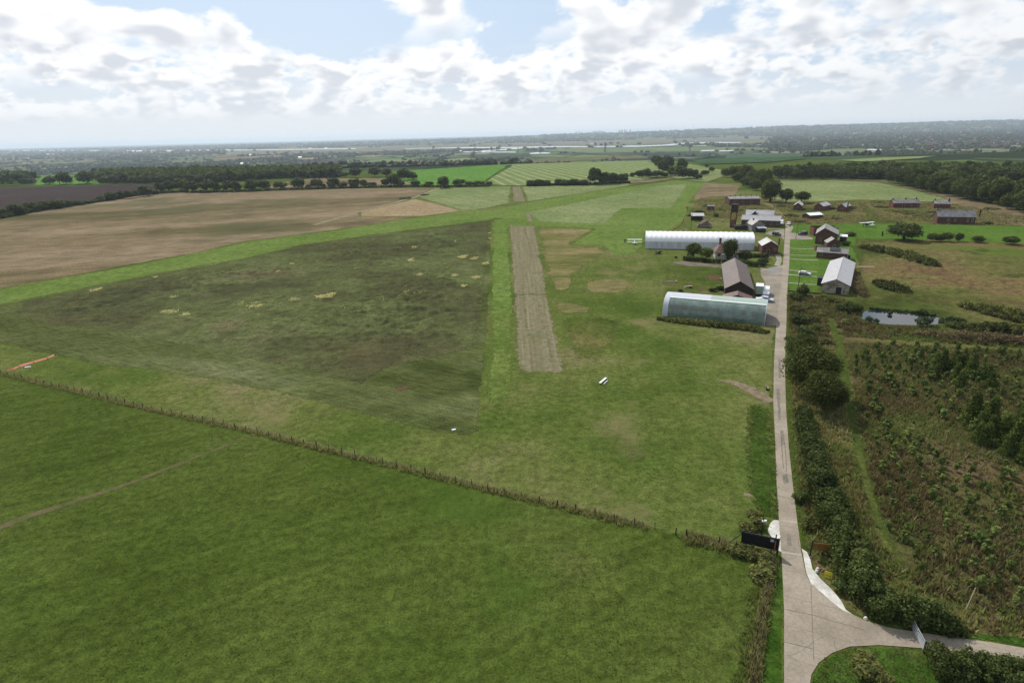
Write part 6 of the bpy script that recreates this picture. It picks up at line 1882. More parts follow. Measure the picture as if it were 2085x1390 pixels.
foliage_run('roadside_hedge', 'tall dense hedge running down the right side of the road below the trees', 'hedge',
            [(1632, 850), (1646, 905), (1660, 965), (1680, 1025), (1702, 1085), (1722, 1140), (1742, 1190), (1762, 1232)], [2.0, 3.0, 3.6, 4.2, 4.6, 4.8, 4.8, 4.0], [2.6, 3.0, 3.3, 3.6, 3.8, 3.8, 3.6, 3.2], 75000, .23, L['hedge'], 3, 1.2)
foliage_run('drive_hedge', 'lower hedge along the far side of the drive behind the metal gate', 'hedge',
            [(1770, 1240), (1810, 1252), (1860, 1266), (1915, 1278), (1960, 1288)], [3.8, 3.4, 3.2, 2.8, 1.6], [3.4, 3.0, 2.7, 2.2, 1.0], 22000, .2, L['hedge'], 4, .9)
foliage_run('clipped_hedge', 'broad dark hedge at the bottom right corner, near side of the drive', 'hedge',
            [(1893, 1358), (1950, 1368), (2030, 1384), (2110, 1402), (2200, 1425)], [4.2, 4.6, 4.2, 4.2, 4.2], 2.5, 42000, .15, L['hedge'], 5, .8)
foliage_run('garden_hedge', 'neat dark hedge along the front of the cottage garden, left part', 'hedge', [(1389, 530), (1420, 533), (1454, 536.5)], 1.4, 1.8, 5000, .28, L['hedge'], 6, .5, sq=True)
foliage_run('garden_hedge', 'neat dark hedge along the front of the cottage garden, right part', 'hedge', [(1458, 537), (1480, 538.5), (1505, 540), (1540, 543), (1560, 545)], 1.5, 1.9, 5500, .28, L['hedge'], 7, .5, sq=True)
foliage_run('garden_hedge', 'dark hedge along the back of the cottage garden', 'hedge', [(1497, 522), (1525, 524), (1548, 524)], 1.8, 1.6, 3500, .3, L['hedge'], 8, .6)

# cottage garden
tree('garden_tree', 'dark broad evergreen left of the cottage', 'mid', (1412, 524), 6.4, 7.6)
tree('garden_tree', 'bright yellow-green round tree beside the cottage', 'lime', (1437, 528), 5.2, 6.0)
tree('garden_tree', 'tall dark tree hiding the right half of the cottage', 'mid', (1485, 530), 8.6, 6.2)
tree('garden_tree', 'spreading dark apple tree right of the cottage', 'mid', (1516, 531), 4.2, 6.6)
tree('garden_bush', 'dark dome shaped bush at the left end of the garden hedge', 'bush', (1403, 530), 2.6, 4.0, cat='bush', parts=False)
tree('garden_bush', 'dark bush between the cottage garden and brick hut', 'bush', (1556, 526), 2.6, 4.2, cat='bush', parts=False)
tree('garden_bush', 'loose bush beside the right garden hedge', 'bush', (1553, 538), 2.8, 4.6, cat='bush', parts=False)
tree('garden_bush', 'yellow-green bush behind the dark dome shaped bush', 'lime', (1405, 526), 2.6, 3.2, cat='bush', parts=False)
# trees on the bright lawn edge
row_tree('hawthorn', 'largest dark round tree on the lawn edge', 'mid', 1840, 489, 458, 62, parts=True)
row([(735 + 70, 765, 660, 140), (900, 765, 670, 120), (1000, 765, 650, 150), (1175, 765, 660, 120), (1440, 775, 695, 180), (1900, 805, 695, 215)], 1780, 380, 6.836, 'lawn_bush', 'beyond the largest lawn edge tree', 'bushes along the lawn edge', 'mid', 'bush')
row_tree('young_tree', 'thin pale young tree standing left of the largest lawn edge tree', 'sapling', 1795, 487, 470, 8)
# dark mound of scrub and its neighbours
foliage_run('bramble_bank', 'long dark bank of bramble curving through the rough grass', 'brambles', [(1752, 504), (1780, 509), (1815, 517), (1850, 526), (1885, 537), (1910, 545)], [6, 9, 10, 10, 9, 6], [1.6, 2.2, 2.4, 2.4, 2.2, 1.4], 9000, .5, L['bramble'], 9, 1.4)
foliage_run('bramble_bank', 'short dark bramble mound between the mown paths', 'brambles', [(1785, 575), (1805, 583), (1830, 592), (1846, 598)], [5, 9, 9, 5], [1.2, 1.8, 1.8, 1.2], 5000, .42, L['bramble'], 10, 1.2)
foliage_run('dock_bank', 'rusty brown strip of dock along the big grey hut', 'weeds', [(1733, 548), (1738, 570), (1752, 595), (1762, 606)], [3, 5, 5, 4], [1.0, 1.4, 1.4, 1.1], 4200, .32, L['rustweed'], 11, .9)
foliage_run('scrub_bank', 'dark scrub bank at the right edge beyond the pond', 'scrub', [(1960, 624), (2010, 636), (2060, 648), (2120, 660)], [5, 8, 10, 10], [1.6, 2.4, 2.6, 2.6], 8000, .4, L['bramble'], 12, 1.4)
foliage_run('scrub_bank', 'brown scrub bank along the top of the plantation', 'scrub', [(1860, 682), (1930, 688), (2000, 694), (2085, 700), (2150, 704)], [3, 5, 6, 6, 6], [1.1, 1.6, 1.9, 1.9, 1.9], 8000, .34, L['rustweed'], 13, 1.0)
foliage_run('scrub_bank', 'green scrub bank right of the pond', 'scrub', [(1925, 664), (1990, 672), (2050, 680), (2140, 684)], [3, 5, 7, 8], [1.2, 2.0, 2.4, 2.4], 7000, .38, L['bramble'], 14, 1.1)
foliage_run('pond_reeds', 'reeds at the right end of the pond', 'reeds', [(1915, 655), (1935, 656), (1965, 656)], [3, 4, 3], [1.0, 1.2, .9], 2600, .35, L['reed'], 15, .7)
foliage_run('pond_scrub', 'dark willow scrub at the left end of the pond', 'scrub', [(1706, 632), (1730, 634), (1750, 638)], [5, 6, 4], [2.2, 2.8, 1.8], 5200, .34, L['hedge'], 16, 1.2)
foliage_run('pond_reeds', 'fringe of reeds along the far bank of the pond', 'reeds', [(1768, 630), (1810, 633), (1860, 637), (1905, 644)], 1.2, .7, 3000, .3, L['reed'], 17, .5)
foliage_run('nettle_bank', 'dark bank of nettles along the front of the green hangar', 'weeds', [(1338, 650), (1380, 656), (1430, 661), (1490, 667), (1540, 673), (1562, 678)], [2.5, 3.5, 4.2, 4.6, 4.6, 3], [.7, 1.0, 1.2, 1.2, 1.1, .7], 15000, .28, L['bramble'], 18, .7)
for i, (px, h, w, k, lab) in enumerate([
        ((1633, 604), 4.4, 4.6, 'bush', 'dark upright bush in front of the low brick wall'), ((1622, 612), 3.0, 5.0, 'bush', 'broad bush left of the upright bush by the brick wall'),
        ((1622, 634), 2.8, 4.6, 'bramble', 'bramble clump beside the road opposite the green hangar'), ((1645, 628), 2.4, 5.2, 'bramble', 'spreading bramble behind the roadside bramble clump'),
        ((1627, 660), 3.2, 5.0, 'bush', 'dense bush by the road level with the hangar end'), ((1650, 655), 2.4, 4.6, 'bramble', 'pale bramble right of the dense roadside bush'),
        ((1640, 685), 3.4, 5.0, 'bush', 'dark bush just behind the roadside trees'), ((1668, 640), 2.0, 5.0, 'bramble', 'low bramble toward the pond path'), ((1664, 672), 2.2, 4.4, 'bramble', 'low bramble beside the mown path'),
        ((1692, 615), 2.2, 5.0, 'bramble', 'low bramble in front of the rendered gable'), ((1668, 610), 1.8, 4.6, 'bramble', 'bramble in the corner below the low brick wall'), ((1612, 700), 2.6, 3.6, 'bush', 'small dark bush touching the road before the trees'),
        ((1680, 700), 2.0, 3.6, 'bramble', 'bramble between the roadside trees and mown path'), ((1723, 660), 1.7, 4.0, 'bramble', 'bramble on the near bank of the pond, left'),
        ((1768, 657), 2.0, 2.4, 'willow', 'pale willow bush at the near left bank of the pond'), ((1783, 659), 1.6, 1.8, 'willow', 'small pale willow bush in the near bank of the pond'), ((1872, 665), 2.6, 3.2, 'willow', 'pale willow clump standing in the near side of the pond'), ((1886, 664), 2.6, 3.0, 'willow', 'second pale willow beside the clump in the pond'),
        ((1880, 641), 2.2, 2.0, 'bush', 'dark bush on the far bank of the pond'), ((1812, 641), 1.2, 1.6, 'bush', 'tiny dark bush at the far edge of the water'),
        ((1630, 1020), 2.0, 2.6, 'bush', 'small bush on the verge left of the tall hedge'), ((1648, 1075), 2.0, 2.6, 'bramble', 'greyish bush on the verge above the plywood sign'), ((1690, 1128), 1.8, 3.0, 'bush', 'bright bush behind the edging stones'),
        ((1716, 1200), 1.6, 2.6, 'bush', 'bush at the kerb below the yellow notice'),
        ((1520, 1082), 1.5, 2.4, 'bramble', 'bramble behind the left end of the hoarding'), ((1541, 1070), 1.6, 2.6, 'bramble', 'bramble behind the lamp pole'), ((1535, 1050), 1.2, 2.2, 'bramble', 'small bramble above the lamp pole'),
        ((1500, 1122), 1.4, 3.0, 'bramble', 'bramble at the left foot of the hoarding'), ((1525, 1130), 1.3, 3.0, 'bramble', 'bramble below the middle of the hoarding'), ((1556, 1140), 1.3, 2.8, 'bramble', 'bramble below the right end of the hoarding'),
        ((1548, 1172), 1.5, 3.4, 'bramble', 'broad bramble in the pasture corner'), ((1562, 1160), 1.3, 2.4, 'bramble', 'bramble in the pasture corner nearest the road'),
        ((1765, 1368), 1.6, 3.2, 'bramble', 'greyish bush on the grass island at the bottom edge'), ((1760, 1345), 1.1, 2.2, 'bramble', 'small bush on the grass island'), ((1790, 1385), 1.4, 2.6, 'bramble', 'bush on the grass island beside the clipped hedge'),
        ((1465, 590), 1.6, 3.4, 'bush', 'grey bush at the left foot of the brown shed'), ((1450, 593), 1.6, 3.0, 'bush', 'grey bush behind the green hangar roof'), ((1385, 594), 1.2, 1.8, 'bush', 'small dark bush behind the hangar left end'),
        ((1730, 480), 2.6, 6.0, 'bramble', 'dark rubble heap of scrub beside the white roofed shed'), ((1724, 500), 2.2, 4.0, 'bush', 'dark bush in front of the white roofed shed'), ((1457, 441), 2.2, 4.4, 'bush', 'bush in the scrub beside the water tower')]):
    tree('shrub', lab, k, px, h, w, cat='bush', parts=False)
for i, (px, h, w) in enumerate([((1440, 421), 2, 9), ((1470, 427), 1.8, 8), ((1420, 432), 1.8, 9), ((1500, 428), 1.8, 10), ((1530, 427), 1.6, 9), ((1590, 420), 1.6, 10), ((1612, 440), 1.8, 9), ((1625, 452), 1.6, 8), ((1640, 415), 2.4, 9), ((1690, 425), 2.0, 8), ((1730, 425), 2.2, 8),
                                 ((1785, 412), 1.6, 10), ((1795, 422), 1.5, 10), ((1840, 432), 1.8, 12), ((1860, 436), 1.6, 12), ((1890, 433), 1.5, 11), ((1905, 440), 1.5, 10), ((1880, 440), 1.3, 12), ((2010, 456), 1.8, 6), ((2020, 426), 1.4, 10), ((1660, 440), 1.4, 9), ((1700, 445), 1.3, 10), ((1408, 440), 1.5, 6), ((865, 397), 1.6, 10), ((826, 404), 1.8, 13)]):
    tree('scrub_clump', 'low dark clump of bramble in the rough ground around the small huts', 'bramble', px, h, w, 'bramble clumps around the small huts', 'bush', parts=False)


# loose growth: grass tufts, weeds, reeds that nobody could count
def tufts(name, polys, dens, h, mat, seed, blades=5, spread=.3, wd=.06, px=True, label='', mask=None, droop=(.1, .7)):
    rng = np.random.RandomState(seed)
    AX, AY = [], []
    for poly in polys:
        w = wp(poly) if px and not isinstance(poly, World) else poly
        xs = [p[0] for p in w]; ys = [p[1] for p in w]
        n = int((max(xs) - min(xs)) * (max(ys) - min(ys)) * dens)
        x = rng.uniform(min(xs), max(xs), n); y = rng.uniform(min(ys), max(ys), n)
        m = inpoly(x, y, w)
        if mask: m &= mask(x, y, rng)
        AX.append(x[m]); AY.append(y[m])
    x = np.concatenate(AX); y = np.concatenate(AY); n = len(x)
    if not n: return
    sc_ = rng.uniform(.55, 1.25, n) * (0.6 + .8 * fbm(x * .15, y * .15, seed, 3))
    bx = np.repeat(x, blades) + rng.normal(size=n * blades) * spread * .5; by = np.repeat(y, blades) + rng.normal(size=n * blades) * spread * .5
    hh = np.repeat(h * sc_, blades) * rng.uniform(.6, 1.15, n * blades)
    a = rng.uniform(0, 2 * np.pi, n * blades); lean = rng.uniform(*droop, n * blades) * hh
    la = rng.uniform(0, 2 * np.pi, n * blades)
    w2 = wd * rng.uniform(.6, 1.4, n * blades) * (1 + hh)
    dx_, dy_ = np.cos(a) * w2, np.sin(a) * w2
    V = np.stack([np.stack([bx - dx_, by - dy_, np.full_like(bx, .02)], 1), np.stack([bx + dx_, by + dy_, np.full_like(bx, .02)], 1),
                  np.stack([bx + np.cos(la) * lean, by + np.sin(la) * lean, hh], 1)], 1).reshape(-1, 3)
    F = np.arange(len(V)).reshape(-1, 3)
    t = np.clip(np.repeat(rng.uniform(.1, .9, n), blades) + rng.normal(size=n * blades) * .15, 0, 1)
    tag(obj(name, mesh(name, V, F, mat, t)), label, 'grass', kind='stuff')


PLANT = [(1726, 700), (1850, 704), (2085, 718), (2300, 732), (2300, 1250), (2085, 1262), (2000, 1238), (1880, 1198), (1812, 1128), (1783, 1050), (1755, 900), (1732, 780)]
SIDE = [(1616, 870), (1632, 990), (1645, 1070), (1662, 1120), (1690, 1180), (1740, 1235), (1800, 1250), (1960, 1285), (2300, 1330), (2300, 1250), (2085, 1262), (2000, 1238), (1880, 1198), (1812, 1128), (1783, 1050), (1755, 900), (1732, 780), (1726, 700), (1700, 690), (1640, 690), (1608, 720)]


def nopath(x, y, rng):
    q = wp([(1690, 650), (1706, 690), (1716, 740), (1726, 800), (1742, 880), (1758, 960), (1778, 1030), (1808, 1100), (1850, 1150)])
    d = np.full(x.shape, 1e9)
    for (ax, ay), (bx, by) in zip(q[:-1], q[1:]):
        ex, ey = bx - ax, by - ay; t = np.clip(((x - ax) * ex + (y - ay) * ey) / (ex * ex + ey * ey), 0, 1)
        d = np.minimum(d, np.hypot(x - ax - t * ex, y - ay - t * ey))
    return d > rng.uniform(.7, 1.7, x.shape)


def patch(sd, lo):
    return lambda x, y, rng: (fbm(x * .09, y * .09, sd, 4) + rng.uniform(-.08, .08, x.shape) > lo) & nopath(x, y, rng)


tufts('rank_grass', [PLANT], 4.2, .75, L['drygrass'], 1, 5, .4, .07, label='rank dry grass between the saplings', mask=patch(2, .44))
tufts('tall_grass', [PLANT], 5.0, .65, L['greengrass'], 2, 5, .4, .08, label='tall green grass between the saplings', mask=patch(5, .43))
tufts('dock_weeds', [PLANT], 4.0, .8, L['rustweed'], 3, 5, .35, .09, label='rust brown dock and bracken between the saplings', mask=patch(8, .46))
tufts('tall_grass', [SIDE], 3.2, .7, L['greengrass'], 4, 5, .4, .08, label='tall grass along the hedge and around the plantation', mask=patch(15, .42))
tufts('rank_grass', [SIDE], 2.2, .8, L['drygrass'], 5, 5, .4, .07, label='dry grass along the hedge and around the plantation', mask=patch(18, .48))
tufts('dock_weeds', [SIDE], 1.8, .8, L['rustweed'], 6, 5, .35, .09, label='brown weeds along the hedge and around the plantation', mask=patch(21, .52))
POND = [(1604, 602), (1700, 608), (1745, 627), (1756, 632), (1748, 650), (1765, 657), (1800, 663), (1880, 665), (1930, 655), (1985, 640), (2085, 690), (2250, 700), (2250, 740), (2085, 712), (1900, 700), (1700, 684), (1610, 720)]
POND_N = [(1604, 602), (1700, 606), (1745, 626), (1752, 634), (1746, 650), (1760, 658), (1800, 665), (1880, 667), (1935, 660), (2085, 690), (2250, 700), (2250, 740), (2085, 708), (1900, 697), (1700, 684), (1612, 720)]
tufts('tall_grass', [POND_N], 1.6, .8, L['greengrass'], 7, 5, .6, .12, label='tall grass around the pond and roadside scrub', mask=patch(25, .4))
tufts('dock_weeds', [POND_N], 1.6, .9, L['rustweed'], 8, 5, .5, .13, label='brown weeds around the pond and roadside scrub', mask=patch(28, .47))
for sd, (nm, lab, pts, h_) in enumerate([('field_hedge', 'low hedge joining the trees behind the tan field', [(388, 393), (450, 392), (520, 390), (600, 387), (700, 384), (780, 382), (860, 381), (905, 382), (950, 381), (998, 380)], 2.6),
        ('field_hedge', 'low hedge joining the trees beside the ploughed field', [(0, 446), (60, 434), (130, 422), (200, 412), (270, 400), (330, 394), (385, 391)], 2.8),
        ('field_hedge', 'low hedge right of the runway end', [(1074, 379), (1130, 378), (1200, 377), (1282, 373)], 2.4)]):
    foliage_run(nm, lab, 'hedge', pts, 3.0, h_, 9000, .8, L['oak'], 50 + sd, 1.6)
tufts('pasture_tufts', [[(-60, 790), (0, 772), (290, 842), (535, 896), (800, 962), (1015, 1016), (1320, 1088), (1560, 1150), (1535, 1260), (1520, 1420), (-60, 1420)]], 3.2, .17, L['turf'], 41, 4, .35, .05, label='uneven tufts of grazed grass over the near pasture', mask=lambda x, y, r: fbm(x * .12, y * .12, 6, 3) + r.uniform(-.25, .25, x.shape) > .48)
tufts('airfield_tufts', [[(1020, 790), (1200, 790), (1440, 830), (1510, 850), (1530, 1040), (1480, 1095), (1320, 1062), (1015, 990), (800, 940), (600, 890), (985, 895)]], 1.6, .15, L['turf'], 42, 4, .4, .05, label='uneven tufts in the mown grass inside the fence', mask=lambda x, y, r: fbm(x * .1, y * .1, 16, 3) + r.uniform(-.25, .25, x.shape) > .5)
# straw tussocks in the wild meadow
STR = [(340, 638, 12, 4), (380, 641, 5, 1.6), (520, 622, 11, 3.6), (490, 618, 5, 1.6), (600, 611, 8, 3), (663, 605, 15, 3.0), (777, 607, 7, 2.0), (783, 613, 3, 1.2), (855, 560, 7, 2), (835, 530, 6, 3), (945, 524, 8, 3), (965, 527, 8, 2), (990, 538, 6, 2), (870, 564, 6, 1.6), (925, 562, 5, 2), (410, 548 + 20, 4, 2),
       (342, 582, 7, 2), (198, 590, 7, 2), (385, 568, 6, 1.6), (355, 606, 6, 1.6), (840, 600, 5, 1.4), (825, 596, 4, 1.4), (858, 596, 4, 1.4), (945, 583, 4, 1.4), (970, 566, 7, 2), (730, 548, 3, 1), (595, 537, 3, 1), (800, 549, 3, 1)]
V_, F_, T_ = [], [], []
rs_ = random.Random(31)
STR += [(rs_.uniform(760, 1000), rs_.uniform(470, 640), rs_.uniform(1.5, 4), 1) for _ in range(16)] + [(rs_.uniform(120, 760), rs_.uniform(540, 680), rs_.uniform(1.2, 3), 1) for _ in range(8)]
for i, (x, y, wpx, hpx) in enumerate(STR):
    cx, cy = P(x, y); s = 1200 / math.hypot(cx, cy, 50)
    if x > 950 and y < 470: continue
    r = wpx / s * .9
    poly = [(cx + r * math.cos(a) * (1 + .3 * math.sin(a * 3 + i)), cy + r * 1.6 * math.sin(a) * (1 + .3 * math.cos(a * 2 + i))) for a in np.linspace(0, 6.28, 14)[:-1]]
    V_.append(poly)
tufts('straw_tussocks', V_, 5.0, .7, L['straw'], 12, 8, .6, .16, px=False, droop=(.6, 1.8), mask=lambda x, y, r: fbm(x * .7, y * .7, 3, 3) + r.uniform(-.15, .15, x.shape) > .5, label='pale straw coloured tussocks scattered over the wild meadow')
# rough verge along the fence lines
def along(pts, w): return pathpoly(pts, w)


tufts('verge_grass', [along(FENCE_IN, 1.3)], 9, .55, L['drygrass'], 13, 5, .3, .05, label='rough dry grass left standing along the field fence')
tufts('verge_grass', [along(FENCE_IN, 1.9)], 5, .4, L['greengrass'], 14, 5, .3, .05, label='rough green grass along the field fence')
tufts('verge_grass', [along([(1396, 1094), (1430, 1101), (1480, 1113), (1530, 1126), (1568, 1137)], 1.8), along([(1574, 1142), (1563, 1200), (1550, 1270), (1540, 1330), (1532, 1400)], 1.1)], 14, .75, L['drygrass'], 15, 5, .3, .05, label='brown grass along the fence by the hoarding and road')
tufts('verge_grass', [along([(1396, 1097), (1430, 1104), (1480, 1116), (1530, 1132)], 2.6), along([(1566, 1150), (1552, 1200), (1540, 1270), (1530, 1330), (1522, 1400)], 2.4)], 8, .5, L['greengrass'], 16, 5, .3, .05, label='green tufts in the pasture corner by the road')
tufts('verge_grass', [[(1525, 820), (1570, 835), (1578, 900), (1581, 980), (1582, 1055), (1545, 1050), (1522, 990), (1516, 900)]], 6, .35, L['greengrass'], 17, 5, .3, .05, label='longer grass on the left verge of the road')
tufts('verge_grass', [[(1604, 602), (1614, 602), (1611, 745), (1618, 860), (1632, 985), (1642, 1062), (1652, 1118), (1640, 1118), (1625, 1060), (1616, 985), (1604, 850), (1602, 740)]], 4, .4, L['greengrass'], 18, 5, .3, .05, label='longer grass on the right verge of the road')
tufts('verge_grass', [[(1664, 1354), (1694, 1333), (1730, 1320), (1790, 1317), (1874, 1322), (1890, 1400), (1650, 1420)]], 7, .28, L['greengrass'], 19, 5, .25, .04, label='uneven grass on the island beside the drive')
tufts('tall_grass', [[(1425, 404), (1500, 398), (1560, 405), (1640, 413), (1750, 408), (1900, 412), (1960, 419), (2200, 462), (1800, 455), (1610, 456), (1520, 451), (1440, 446), (1400, 444)]], .3, .7, L['drygrass'], 20, 5, 1.2, .3, label='dry rank grass over the rough ground of the small huts', mask=lambda x, y, r: fbm(x * .05, y * .05, 3, 3) > .45)


# the young plantation: saplings in rows, 300 of them
def plantation():
    w = wp(PLANT)
    dirx = Vector((.40, 1, 0)).normalized(); nx = Vector((dirx.y, -dirx.x, 0))
    rg = random.Random(4); cand = []
    for i in range(-10, 60):
        for j in range(0, 90):
            q = Vector((52, 40, 0)) + nx * (i * 2.6 + rg.uniform(-.9, .9)) + dirx * (j * 1.9 + rg.uniform(-.9, .9))
            cand.append(q)
    X = np.array([c.x for c in cand]); Y = np.array([c.y for c in cand])
    m = inpoly(X, Y, w) & (edgedist(X, Y, w) > .8) & (fbm(X * .06, Y * .06, 77, 3) > .27)
    vis = [c for c, k in zip(cand, m) if k and c.x / (c.y * cp + 50 * sp) < .90]
    rg.shuffle(vis)
    near = sorted(vis, key=lambda c: c.length)
    pick = near[:]
    rg.shuffle(pick); rest = pick[285:]; pick = pick[:285]
    VV, TT = [], []
    kinds = [crown(260, .14, 900 + k, 14, (0, 0, .53), (.26, .26, .47), -.95) for k in range(4)]
    for c in rest:
        V, F, t_ = kinds[rg.randrange(4)]; h = rg.uniform(1.0, 2.3); a = rg.uniform(0, 6.28); w_ = h * rg.uniform(.9, 1.3)
        VV.append(np.stack([(V[:, 0] * math.cos(a) - V[:, 1] * math.sin(a)) * w_ + c.x, (V[:, 0] * math.sin(a) + V[:, 1] * math.cos(a)) * w_ + c.y, V[:, 2] * h], 1)); TT.append(np.clip(t_ + rg.uniform(-.3, .3), 0, 1))
    V = np.concatenate(VV)
    tag(obj('sapling_thicket', mesh('sapling_thicket', V, np.arange(len(V)).reshape(-1, 4), L['sapling'], np.concatenate(TT))), 'further leafy saplings filling the plantation rows', 'saplings', kind='stuff')
    n = 0
    for c in pick:
        lime = rg.random() < .22
        h = rg.choice([1, 1, .7, 1.25]) * rg.uniform(1.0, 2.4) * (1.15 if c.y > 85 else .9)
        me, tr = tree_kind('saplime' if lime else 'sapling', rg.randrange(4))
        t = thing('sapling', 'yellow-green leafy sapling among brown weeds in the plantation' if lime else 'dark green leafy sapling among brown weeds in the plantation', 'sapling', (c.x, c.y, 0), rg.uniform(0, 6.28), 'yellow-green saplings of the plantation' if lime else 'dark green saplings of the plantation')
        t.scale = (h * rg.uniform(.65, 1.35),) * 2 + (h,)
        obj('crown', me, t); obj('stem', tr, t)
    # taller feathery evergreens in three clumps
    for (px, cnt, rx, ry, hm) in [((1962, 775), 12, 6.5, 5.5, 4.6), ((2040, 895), 16, 7.0, 6.5, 5.0), ((2095, 930), 8, 4, 5, 5.0), ((1920, 735), 5, 5, 3, 2.8)]:
        cx, cy = P(*px)
        for k in range(cnt):
            a = rg.uniform(0, 6.28); r = math.sqrt(rg.random())
            x, y = cx + rx * r * math.cos(a), cy + ry * r * math.sin(a)
            h = hm * rg.uniform(.7, 1.15)
            tree('evergreen_tree', 'feathery dark evergreen taller than the saplings around it', 'conifer', None, h, h * .85, 'feathery evergreens of the plantation', pos=(x, y), parts=False)


plantation()

# ------------------------------------------------------------------ far away
def far_obj(px, py): return P(px, py)


# pylons
for px, by, ty, lab in ((1055, 312, 300, 'lattice pylon standing left of the river bend'), (1232, 311, 293, 'tallest lattice pylon in the middle of the marsh'), (1404, 309, 296, 'lattice pylon above the dark valley field'), (1606, 307, 290, 'lattice pylon right of the river')):
    x, y = P(px, by); s = scale_at(px, by); h = (by - ty) / s; b = h * .11
    t = thing('pylon', lab, 'pylon', (x, y, float(terr(x, y))))
    m = MB()
    for sx, sy in ((-1, -1), (1, -1), (1, 1), (-1, 1)): m.bar((sx * b, sy * b, 0), (sx * b * .12, sy * b * .12, h), h * .022)
    for k in range(6):
        z0, z1 = h * k / 6, h * (k + 1) / 6; r0, r1 = b * (1 - .88 * k / 6), b * (1 - .88 * (k + 1) / 6)
        m.bar((-r0, -r0, z0), (r1, -r1, z1), h * .012).bar((r0, -r0, z0), (-r1, -r1, z1), h * .012)
    m.build('tower', M['tankiron'], t)
    m = MB()
    for z, wd in ((.62, .2), (.75, .17), (.88, .13)): m.bar((-h * wd, 0, h * z), (h * wd, 0, h * z), h * .018)
    m.build('crossarm', M['tankiron'], t)
# mast on the ridge
x, y = P(1411, 266); t = thing('radio_mast', 'thin radio mast on the distant ridge', 'mast', (x, y, float(terr(x, y))))
MB().tube((0, 0, 0), (0, 0, 82), 1.4, .6, 6).build('mast', M['tankiron'], t)
MB().box(-3, 3, -3, 3, 0, 4).build('mast_base', M['towerblock'], t)
# tower blocks on the skyline
rg = random.Random(6)
tb = [(1152, 4), (1173, 6), (1179, 7), (1184, 6), (1196, 6), (1208, 7), (1212, 8), (1217, 7), (1221, 9), (1226, 7), (1231, 6), (1261, 8), (1266, 9), (1272, 10), (1276, 6), (1283, 9), (1299, 7), (1026, 4), (1030, 3), (512, 5), (492, 3)]
for i, (px, hp) in enumerate(tb):
    x, y = P(px, 302.4 - .0249 * px + 1.8)
    y2 = min(y, 15500); x = x * y2 / y; y = y2
    d = y * cp
    h = (hp * .62 + 2.0) * d / F_PX; w = d / F_PX * rg.uniform(1.6, 2.8)
    t = thing('tower_block', f'pale tower block on the skyline, {ORD[i]} of the distant town' if i < 17 else 'distant pale block on the left skyline', 'tower block', (x, y, float(terr(x, y)) - 4), 0, 'tower blocks on the skyline' if i < 17 else 'blocks on the left skyline')
    MB().box(-w / 2, w / 2, -w / 2, w / 2, 0, h).build('wall', M['towerblock'], t)
    MB().box(-w * .2, w * .2, -w * .2, w * .2, h + .01, h + w * .3).build('plant_room', M['towerblock'], t)
# houses and sheds of the valley: small pale specks each with a roof
house_mats = [M['whitewall'], M['brick'], M['render']]
hm = {}
for k, wm in enumerate(house_mats):
    m = MB(); m.hexa([(-6, -4, 0), (6, -4, 0), (6, 4, 0), (-6, 4, 0)], [(-6, -4, 5.5), (6, -4, 5.5), (6, 4, 5.5), (-6, 4, 5.5)]); o = m.build('wall', wm)
    m = MB(); m.hexa([(-6.4, -4.4, 5.51), (6.4, -4.4, 5.51), (6.4, 4.4, 5.51), (-6.4, 4.4, 5.51)], [(-6.4, -.05, 9), (6.4, -.05, 9), (6.4, .05, 9), (-6.4, .05, 9)]); r = m.build('roof', M['tile'] if k else M['roofdark'])
    hm[k] = (o.data, r.data); bpy.data.objects.remove(o); bpy.data.objects.remove(r)
rg = random.Random(9)
spots = [(rg.uniform(1880, 2120), rg.uniform(289, 300)) for _ in range(60)] + [(rg.uniform(1640, 1900), rg.uniform(282, 290)) for _ in range(14)] + [(rg.uniform(400, 700), rg.uniform(309, 323)) for _ in range(14)] + [(436, 320), (468, 318), (700, 309), (683, 322), (672, 321)]
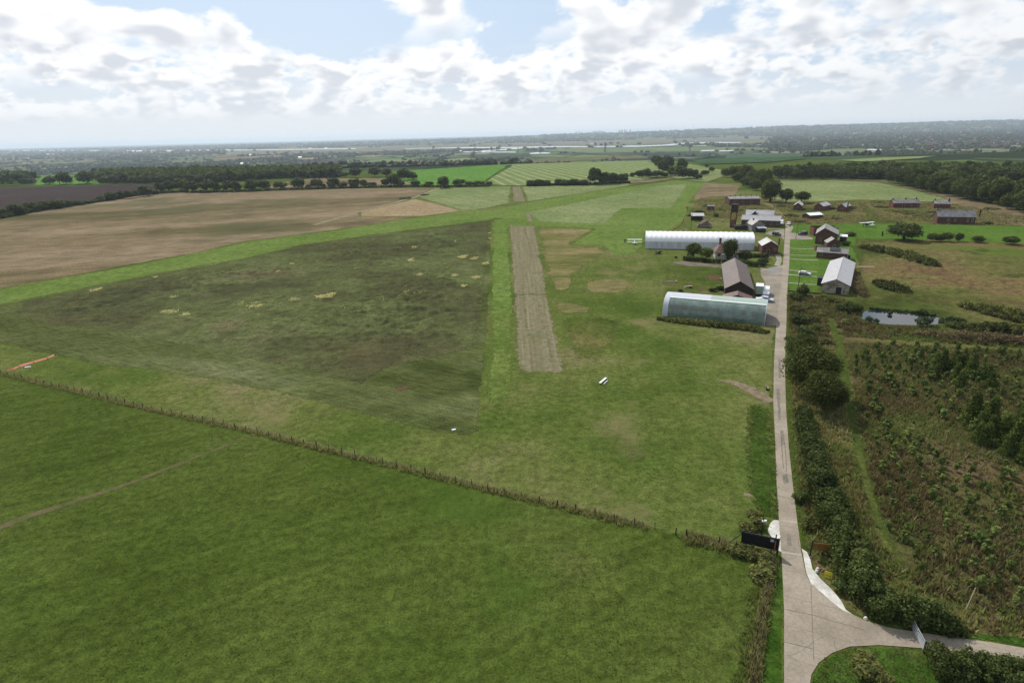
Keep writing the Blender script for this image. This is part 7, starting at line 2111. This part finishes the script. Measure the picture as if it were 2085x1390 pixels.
for px, py in spots:
    x, y = P(px, py); k = rg.choice([0, 1, 1, 2]); s = rg.uniform(.9, 1.6) * max(1, y / 4000)
    right_ = px > 1600
    t = thing('house', 'tiny red roofed house among the trees of the distant town' if right_ else 'tiny house among trees in the left of the valley', 'house', (x, y, float(terr(x, y))), rg.uniform(-.5, .5), 'houses of the distant town' if right_ else 'houses in the left of the valley')
    t.scale = (s,) * 3
    obj('wall', hm[k][0], t); obj('roof', hm[k][1], t)
for px, py, wd, lab in ((510, 317.5, 14, 'bright white farm building by the tan valley field'), (611, 323, 16, 'bright white farm building right of the wood'), (493, 336.5, 9, 'small white house just above the wood'), (1772, 309, 30, 'first long white shed in the valley on the right'), (1784, 309.5, 34, 'second long white shed in the valley on the right'), (1440, 310.5, 60, 'long pale farm shed above the dark valley field'), (1478, 311, 60, 'second long pale farm shed above the dark valley field'), (632, 303.5, 20, 'white boat shed on the far river bank, left one'), (664, 303, 20, 'white boat shed on the far river bank, right one'), (938, 309.8, 12, 'white hut at the river mouth')):
    x, y = P(px, py); d = wd / 2
    t = thing('farm_building', lab, 'farm building', (x, y, float(terr(x, y))), .2)
    MB().box(-d, d, -6, 6, 0, 6).build('wall', M['whitewall'], t)
    MB().hexa([(-d - .5, -6.5, 6.01), (d + .5, -6.5, 6.01), (d + .5, 6.5, 6.01), (-d - .5, 6.5, 6.01)], [(-d - .5, -.1, 9.5), (d + .5, -.1, 9.5), (d + .5, .1, 9.5), (-d - .5, .1, 9.5)]).build('roof', M['tentwhite'], t)

# ------------------------------------------------------------------ the air between
for o in list(COL.objects):
    if o.get('label') and len(o['label'].split()) > 15: print('LONG', o.name, o['label'])
hz = newmat('haze_air')
pv = node('ShaderNodeVolumePrincipled')
pv.inputs['Color'].default_value = (0.75, 0.88, 1.0, 1); pv.inputs['Density'].default_value = 6.0e-5; pv.inputs['Anisotropy'].default_value = 0.25
o_ = node('ShaderNodeOutputMaterial'); S.nt.links.new(pv.outputs[0], o_.inputs['Volume'])
o = MB().box(-56000, 56000, -900, 44000, -48, 118).build('haze', hz); tag(o, 'pale blue haze over the valley', 'haze', kind='stuff')
